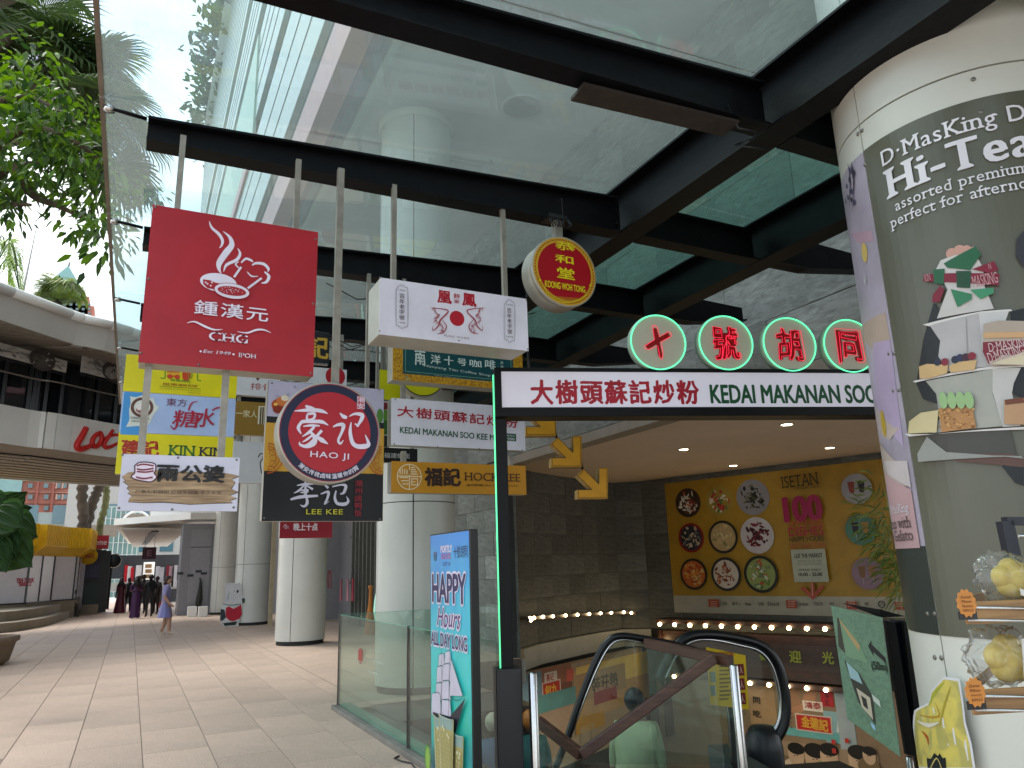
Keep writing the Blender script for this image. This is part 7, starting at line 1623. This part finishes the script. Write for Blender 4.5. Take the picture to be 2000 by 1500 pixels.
kd = (kp[1]-kp[0]).normalized(); Sk = Plane(kp[0], kd, Vector((kd.y, -kd.x, 0))); p = Print(Sk, base=.02, step=.004)
p.text('TEH TARIK', (32, 1130), (66, 1137), 'a01c3c', bold=.04); p.text('TERRACE', (36, 1138), (60, 1144), 'a01c3c', bold=.04); p.text('X', (0, 1098), (16, 1110), 'a01c2c', bold=.05); p.build('lettering', ky)
# stepped curved base in front
st = thing('curved_step', 'curved concrete step sweeping round the yellow kiosk', 'step', (-4, 33, 0))
s1 = smooth([onZ(-140, 1245, 0), onZ(0, 1237, 0), onZ(60, 1229, 0), onZ(105, 1219, 0), onZ(138, 1205, 0), onZ(146, 1197, 0)], 5)
for zt_, sh_, nm in ((.30, 0, 'lower_step'), (.62, .9, 'upper_step')):
    mb = MB(); q = [p_+Vector((-.3*sh_, sh_*1.2, 0)) for p_ in s1]; back = [p_+Vector((-2.5, 5, 0)) for p_ in s1][::-1]
    mb.prism([Vector((a.x, a.y, 0)) for a in q+back], (0, 0, zt_), M_stp); mb.build(nm, st)
kr = thing('red_kiosk', 'narrow red and dark kiosk with a red top sign reading Xtreme', 'kiosk', (-1.5, 42, 0))
def KR(a, b, y, col, name, d=.1, par=kr): P, Q = onY(*a, y), onY(*b, y); return MB().box(P.x, Q.x, y, y+d, Q.z, P.z, pm(col) if isinstance(col, str) else col).build(name, par)
g = onZ(175, 1200, 0).y; KR((155, 1075), (196, 1196), g+.3, '17191c', 'body', 1.8); KR((161, 1077), (192, 1128), g+.25, '2c2a48', 'screen', .05); KR((150, 1140), (191, 1186), g+.2, '15302a', 'lower_panel', .05)
KR((145, 1182), (190, 1204), g+.05, M_stp, 'plinth', 1.6); KR((163, 1046), (211, 1072), g-.3, 'a0182a', 'top_sign', .25); KR((142, 1086), (158, 1190), g-.1, '8d8d98', 'side_panel', .2)
p = Print(PY(g-.3), base=.02, step=.004); p.text('Xtreme', (166, 1054), (208, 1064), 'd8b8bc', bold=.03); p.stroke([(178, 1052), (186, 1066)], .08, 'd8c0c4'); p.stroke([(187, 1052), (177, 1066)], .08, 'd8c0c4'); p.build('lettering', kr)
p = Print(PY(g-.12), base=.02, step=.004); 
for k in range(10): p.poly([(153-k*.9, 1088+k*10), (158-k*.9, 1088+k*10), (158-k*.9, 1095+k*10), (150-k*.9, 1098+k*10)], 'a0182a')
p.build('red_scallop', kr)
KR((198, 1076), (206, 1196), g+.1, '1a1c1e', 'post', .2); KR((206, 1100), (212, 1190), g+.8, '2a2a2e', 'side_glass', .1)
rs = thing('round_sign', 'round yellow sign with red lettering on the red kiosk', 'sign', tuple(onY(173, 1086, g-.6))); c = onY(173, 1086, g-.6); MB().lathe([(0, -.08), (.38, -.08), (.38, 0), (0, 0)], c, pm('c09a10'), n=28, ax=(0, -1, 0)).build('disc', rs)
p = Print(PY(g-.6), base=.02, step=.004); p.text('TERRACE', (163, 1083), (184, 1090), '9a2418', bold=.03, rot=5); p.build('lettering', rs)
# ============================================================ BRICK TOWERS
M_brk = mat('b0705f', rough=.8, var=.12, vs=.08, name='pink_brick'); M_bl = mat('c49a8a', rough=.8, var=.08, name='pale_brick'); M_win = mat('5f7476', rough=.2, var=.2, vs=.2, name='tower_window')
bt = thing('brick_building', 'broad pink brick building with rows of small windows under the footbridge', 'building', (-30, 120, 0))
yb = 120
def BB(a, b, m, name, dy=0, d=.4, par=bt, y=yb): P, Q = onY(*a, y+dy), onY(*b, y+dy); return MB().box(P.x, Q.x, y+dy, y+dy+d, Q.z, P.z, m).build(name, par)
P, Q = onY(-250, 900, yb), onY(215, 1000, yb); MB().box(P.x, Q.x, yb, yb+20, 0, P.z+8, M_brk).build('wall', bt)
BB((-60, 900), (35, 1010), M_pg, 'curtain_glass', -.5)
for j in range(5):
    y_ = 922+j*22
    BB((34, y_+17), (200, y_+18.4), M_bl, 'string_course', -.3)
    for i, x in enumerate((55, 86, 112, 124, 138, 150, 176)):
        BB((x, y_), (x+(8 if i < 2 else 6), y_+9), M_win, 'window', -.35); 
        if i > 1: BB((x-3, y_-1), (x-1, y_+10), M_bl, 'window_trim', -.34)
for x in (72, 103, 160): q = onY(x, 970, yb); MB().box(q.x-.12, q.x+.12, yb-.5, yb-.2, 0, P.z+8, mat('9a5a4c', rough=.8, var=.1, name='brick_pier')).build('pier', bt)
tw = thing('tower', 'distant brick tower with stepped top and teal pyramid roof', 'tower', (-60, 190, 0))
yt = 190; P, Q = onY(66, 560, yt), onY(186, 1000, yt); cx = (P.x+Q.x)/2
for (a, b, t_) in ((66, 186, 585), (74, 176, 568), (82, 160, 556), (96, 147, 545)):
    A_, B_ = onY(a, t_, yt), onY(b, t_, yt); MB().box(A_.x, B_.x, yt, yt+(B_.x-A_.x), 0, A_.z, M_brk).build('shaft', tw)
A_, B_, C_ = onY(104, 532, yt), onY(150, 546, yt), onY(131, 518, yt); w = (B_.x-A_.x)/2+1
MB().lathe([(w*1.3, B_.z-1), (w*.0, C_.z+1.5)], ((A_.x+B_.x)/2, yt+4, 0), mat('6f9a94', rough=.5, var=.1, name='copper_roof'), n=4, a0=R(45), a1=R(405), smooth=False).build('pyramid_roof', tw)
A_ = onY(133, 500, yt); MB().tube([(A_.x, yt+4, C_.z), (A_.x, yt+4, A_.z)], .2, M_post, n=5).build('spire', tw)
for j in range(16):
    for i in range(9): a = 76+i*12; BB((a, 592+j*9), (a+5, 597+j*9), M_win, 'window', -.3, .3, tw, yt) if a < 182 and j < 12 else None
an = MB(); A_, B_ = onY(45, 572, 60), onY(58, 432, 60); an.tube([(A_.x, 60, 0), A_, (A_.x+.3, 60, B_.z)], [.12, .09, .03], mat('8a8a88', rough=.5, var=.1, name='mast_metal'), n=6); tag(an.build('antenna_mast'), 'thin tall antenna mast rising behind the footbridge', 'mast')
# ============================================================ TREES AND PALMS
M_leaf = mat('5c842c', rough=.45, kind='leaf', col2='1f3a1b', var=.12, vs=1.2, name='broad_leaf', spec=.4); M_bark = mat('5a4c3e', rough=.9, var=.25, vs=6, bump=.4, bs=20, name='bark')
M_palm = mat('4e6434', rough=.5, kind='leaf', col2='2b3f28', var=.1, name='palm_leaf', spec=.4); M_pt = mat('6e6858', rough=.9, var=.2, vs=4, name='palm_trunk')
rt_ = random.Random(21)
def leaf(mb, c, d, n, l, w, m):      # a curved pointed leaf
    s_ = d.cross(n).normalized(); q = d*l
    mb.add([c, c+q*.35+s_*w+n*.0, c+q*.35-s_*w, c+q*.7+s_*w*.7-n*l*.07, c+q*.7-s_*w*.7-n*l*.07, c+q-n*l*.2, c+q*.35-n*l*.02], [(0, 6, 1), (0, 2, 6), (1, 6, 5, 3), (2, 4, 5, 6)], m)
def spray(n_, r, m, ll):
    mb = MB()
    for i in range(n_):
        a, b = rt_.uniform(0, 6.28), rt_.uniform(-1, .8); d = Vector((math.cos(a), math.sin(a), b-.35)).normalized(); c = d*rt_.uniform(.1, r)+Vector((0, 0, rt_.uniform(-.1, .15)))
        leaf(mb, c, (d+Vector((0, 0, -.5))).normalized(), Vector((rt_.uniform(-.4, .4), rt_.uniform(-.4, .4), 1)).normalized(), ll*rt_.uniform(.7, 1.2), ll*.2, m)
    return mb
tr = thing('broadleaf_tree', 'leafy green tree reaching in from the edge beside the canopy glass', 'tree', (-5.4, 8.5, 0))
dT = 9.0
def TF(px, py, d=dT): return onF(px, py, d)
trunk = [Vector((-5.4, 7.6, 0)), Vector((-5.3, 7.7, 2.4)), TF(-90, 520), TF(-40, 440)]
MB().tube(smooth(trunk), [.17]*5+[.14]*4+[.1]*4, M_bark, n=10).build('trunk', tr)
for pth in ([(-60, 470), (0, 342), (50, 322), (85, 318)], [(30, 328), (48, 360), (70, 385), (120, 405), (190, 440)], [(-60, 470), (-40, 250), (0, 200), (60, 190), (120, 220)], [(-50, 400), (-20, 300), (60, 250), (150, 280), (210, 330)], [(-60, 480), (-30, 420), (20, 400), (60, 400)]):
    P_ = smooth([TF(a, b, dT+rt_.uniform(-.3, .3)) for a, b in pth]); n = len(P_); MB().tube(P_, [.07*(1-i/n)+.012 for i in range(n)], M_bark, n=7).build('branch', tr)
protos = [spray(24, .30, M_leaf, .15).build('leaf_spray', tr) for _ in range(5)]
cl = []
def region(px, py):   # crown outline read from the view
    if py < 90: return False
    top_ = 95+max(0, px-90)*.95 if px < 160 else 160+(px-160)*2.4
    if px < 40: top_ = 95
    bot = 420 if px < 45 else 395 if px < 75 else 385+(px-75)*.35 if px < 120 else 455+(px-120)*.45
    if 75 < px < 105 and py > 380: return False
    return top_ < py < bot-8 and px < 226
while len(cl) < 122:
    a, b = rt_.uniform(-110, 228), rt_.uniform(80, 500)
    if region(max(a, 0), b) and rt_.random() < (.95 if b > 180 else .55): cl.append((a, b))
for k, (a, b) in enumerate(cl):
    o = protos[k % 5] if k < 5 else protos[k % 5].copy()
    if k >= 5: COL.objects.link(o); o.parent = tr
    q = TF(a, b, dT+rt_.uniform(-1.0, 1.2)); 
    o.location = (q-tr.location if k >= 5 else q-tr.location)
    o.rotation_euler = (rt_.uniform(-.4, .4), rt_.uniform(-.4, .4), rt_.uniform(0, 6.28)); s_ = rt_.uniform(.75, 1.15); o.scale = (s_, s_, s_)
for o in protos:
    for v in o.data.vertices: v.co += tr.location
# branches also reach behind the glass
for k, (a, b) in enumerate(((238, 372), (262, 360), (285, 372), (250, 400), (245, 470), (255, 350), (300, 380), (232, 420))):
    o = protos[k % 5].copy(); COL.objects.link(o); o.parent = tr; o.location = TF(a, b, 9.6)-tr.location; o.rotation_euler = (0, 0, k); o.scale = (.7, .7, .7)
def fan(mb, c, d, up, r, m, n=34):
    s_ = d.cross(up).normalized(); up = s_.cross(d).normalized()
    for i in range(n):
        a = R(-118+236*i/(n-1)); e = (d*math.cos(a)+s_*math.sin(a)); l = r*(1-.18*abs(a)/2)*rt_.uniform(.9, 1.05); w = l*.032; q = e.cross(up).normalized()*w
        k0 = c+e*l*.05; k1 = c+e*l*.55-up*l*.03; k2 = c+e*l*.82-up*l*.12; k3 = c+e*l-up*l*(.26+.1*rt_.random())
        mb.add([k0, k1+q, k1-q, k2+q*.7, k2-q*.7, k3, k1+up*w*.8], [(0, 6, 1), (0, 2, 6), (6, 3, 1), (6, 2, 4), (6, 4, 3), (3, 4, 5)], m)
def palm(label, base, crown, dd, n, r, seed, frs=None):
    t = thing('fan_palm', label, 'palm', base, 'fan palms behind the broadleaf tree'); c = crown
    MB().tube(smooth([Vector(base), Vector((base[0], base[1], c.z*.75)), c]), [.16]*4+[.12]*5, M_pt, n=10).build('trunk', t)
    for i in range(n):
        a, el_ = rt_.uniform(0, 6.28), rt_.uniform(-.55, .9) if not frs else 0
        d = Vector((math.cos(a)*math.cos(el_), math.sin(a)*math.cos(el_), math.sin(el_))); q = c+d*rt_.uniform(.5, 1.1)
        mb = MB(); mb.tube([c, c.lerp(q, .6)+Vector((0, 0, .08)), q], [.025, .018, .012], M_palm, n=5); d2 = (d+Vector((0, 0, -.35))).normalized(); fan(mb, q, d2, Vector((0, 0, 1)) if abs(d2.z) < .9 else Vector((1, 0, 0)), r*rt_.uniform(.85, 1.1), M_palm); mb.build('frond', t)
for k, (px, py, d_, lab, n) in enumerate(((30, 60, 13, 'fan palm with stiff radiating fronds at the very top edge, nearest the corner', 15), (118, 150, 14, 'fan palm whose fronds touch the edge of the glass canopy', 17), (70, -30, 15, 'tall fan palm cut off by the upper frame edge', 14), (150, 235, 13.5, 'lower fan palm peeping between leaves and canopy edge', 9))):
    c = onF(px, py, d_); bq = onF(-330-60*k, 700, d_+1); palm(lab, (bq.x, bq.y, 0), c, d_, n, 1.15, k)
def feather(label, px, py, d_, fr, col, name='feather_palm'):
    c = onF(px, py, d_); t = thing(name, label, 'palm', (c.x, c.y, max(0, c.z-2.0)))
    mb = MB().tube([(c.x, c.y, max(0, c.z-2.0)), c], [.2, .15], M_pt, n=8); mb.build('trunk', t)
    for (ex, ey, sag) in fr:
        e = onF(ex, ey, d_+rt_.uniform(-.8, .8)); mid = c.lerp(e, .5)+Vector((0, 0, sag)); P_ = smooth([c, mid, e], 9); mb = MB(); mb.tube(P_, .018, M_palm, n=5)
        for i in range(2, len(P_)):
            d = (P_[i]-P_[i-1]).normalized(); sd_ = d.cross(Vector((0, 0, 1))).normalized()
            for s_ in (-1, 1):
                for h_ in (0, .5):
                    q = P_[i-1].lerp(P_[i], h_); l = .75*math.sin(math.pi*(i/len(P_)*.85+.1)); v = (sd_*s_*.7+d*.5+Vector((0, 0, -.35))).normalized(); w = v.cross(Vector((0, 0, 1))).normalized()*.018
                    k1 = q+v*l*.6; k2 = q+v*l+Vector((0, 0, -.25*l)); mb.add([q, k1+w, k2, k1-w], [(0, 1, 2, 3)], col)
        mb.build('frond', t)
feather('feathery palm arching over the footbridge roof at the edge', -25, 560, 22, [(38, 566, 1.4), (35, 520, 1.2), (10, 480, .9), (-60, 500, 1), (40, 575, 1.0), (-5, 472, .8)], mat('7f9a4a', rough=.5, kind='leaf', col2='5c7a3a', var=.1, name='light_palm'))
feather('bushy palm crown behind the footbridge roof below the tower', 112, 590, 26, [(60+i*9, 545+abs(i-6)*7+rt_.uniform(-6, 6), .5) for i in range(13)]+[(70+i*10, 575, .6) for i in range(10)], mat('80904a', rough=.5, kind='leaf', col2='4f6a34', var=.1, name='bushy_palm'), 'bushy_palm')
for o in tr.children:
    if o.name.startswith('leaf_spray'): o['kind'] = 'stuff'
# bare trunks beside the red kiosk
for k, (pth, lab) in enumerate(((((160, 1048), (163, 1010), (160, 970), (163, 935)), 'knobbly bare tree trunk above the red kiosk, the straighter of two'), (((166, 1040), (178, 990), (188, 965), (197, 945)), 'knobbly bare tree trunk forking right above the red kiosk'), (((196, 1020), (205, 990), (208, 960), (206, 940)), 'slim mossy trunk behind the footbridge end'))):
    P_ = smooth([onY(a, b, 46+k) for a, b in pth], 5); P_ = [Vector((P_[0].x, P_[0].y, 0))]+P_+[P_[-1]+Vector((.2, 0, 3))]; t = thing('bare_tree', lab, 'tree', tuple(P_[0]))
    MB().tube(P_, [.3]+[(.26 if k < 2 else .18)*(1+.22*math.sin(i*2.7)) for i in range(len(P_)-2)]+[.15], mat('4a4036' if k < 2 else '6a6a44', rough=.95, var=.3, vs=3, bump=.5, bs=6, name='bark_dark'), n=9).build('trunk', t)
# big-leaf plant at the left edge and its pot, small white pot rim
bl_ = thing('fan_leaf_plant', 'dark green plant of large pleated leaves at the left edge', 'plant', tuple(onZ(-40, 1330, 0)))
M_bigl = mat('3f5c34', rough=.4, kind='leaf', col2='203824', var=.15, name='pleated_leaf')
def bigleaf(px, py, tipx, tipy, d, w, m=M_bigl):
    c = onF(px, py, d); e = onF(tipx, tipy, d-.1); ax = e-c; l = ax.length; ax.normalize(); s_ = ax.cross(DF).normalized(); mb = MB(); n = 9; vs = []; 
    for i in range(n+1):
        f = i/n; wd = w*math.sin(math.pi*min(1, f*.9+.12))**.6
        for j in range(-5, 6): g = j/5; z_ = (-.12*abs(g)**1.5*wd+(.018 if j % 2 else -.018)*wd/w*2)-.18*l*f*f*.5; vs.append(c+ax*l*f*(1-.12*abs(g)**2)+s_*wd*g-DF*(z_+0)+Vector((0, 0, -.1*abs(g)*wd)))
    fs = [(i*11+j, i*11+j+1, (i+1)*11+j+1, (i+1)*11+j) for i in range(n) for j in range(10)]
    mb.add(vs, fs, m, False); return mb.build('leaf', bl_)
for q in ((-20, 1010, 52, 958, 11, .22), (-20, 1005, 62, 990, 11.2, .2), (0, 1020, 72, 1050, 10.8, .3), (-10, 1040, 60, 1110, 10.6, .3), (-20, 1030, 30, 1095, 10.5, .28), (-10, 1000, 40, 1030, 10.4, .3), (-30, 1050, 10, 1120, 10.4, .25), (20, 1050, 52, 1085, 10.9, .22), (-40, 980, 20, 1000, 10.7, .25)): bigleaf(*q)
b0 = onZ(-40, 1330, 0); 
for q in ((0, 1020), (-10, 1040), (-20, 1005)): MB().tube([Vector((b0.x, b0.y, .5)), onF(q[0], q[1], 11)], .02, M_palm, n=6).build('stem', bl_)
pt_ = thing('round_planter', 'round brown stone planter cut off by the left edge', 'planter', tuple(onZ(-45, 1300, 0))); c = onZ(-45, 1302, 0)
MB().lathe([(.42, 0), (.52, .08), (.6, .42), (.66, .46), (.66, .54), (.58, .55), (.55, .45), (0, .45)], c, mat('7a6a58', rough=.7, var=.2, vs=4, name='planter_stone'), n=36).build('bowl', pt_)
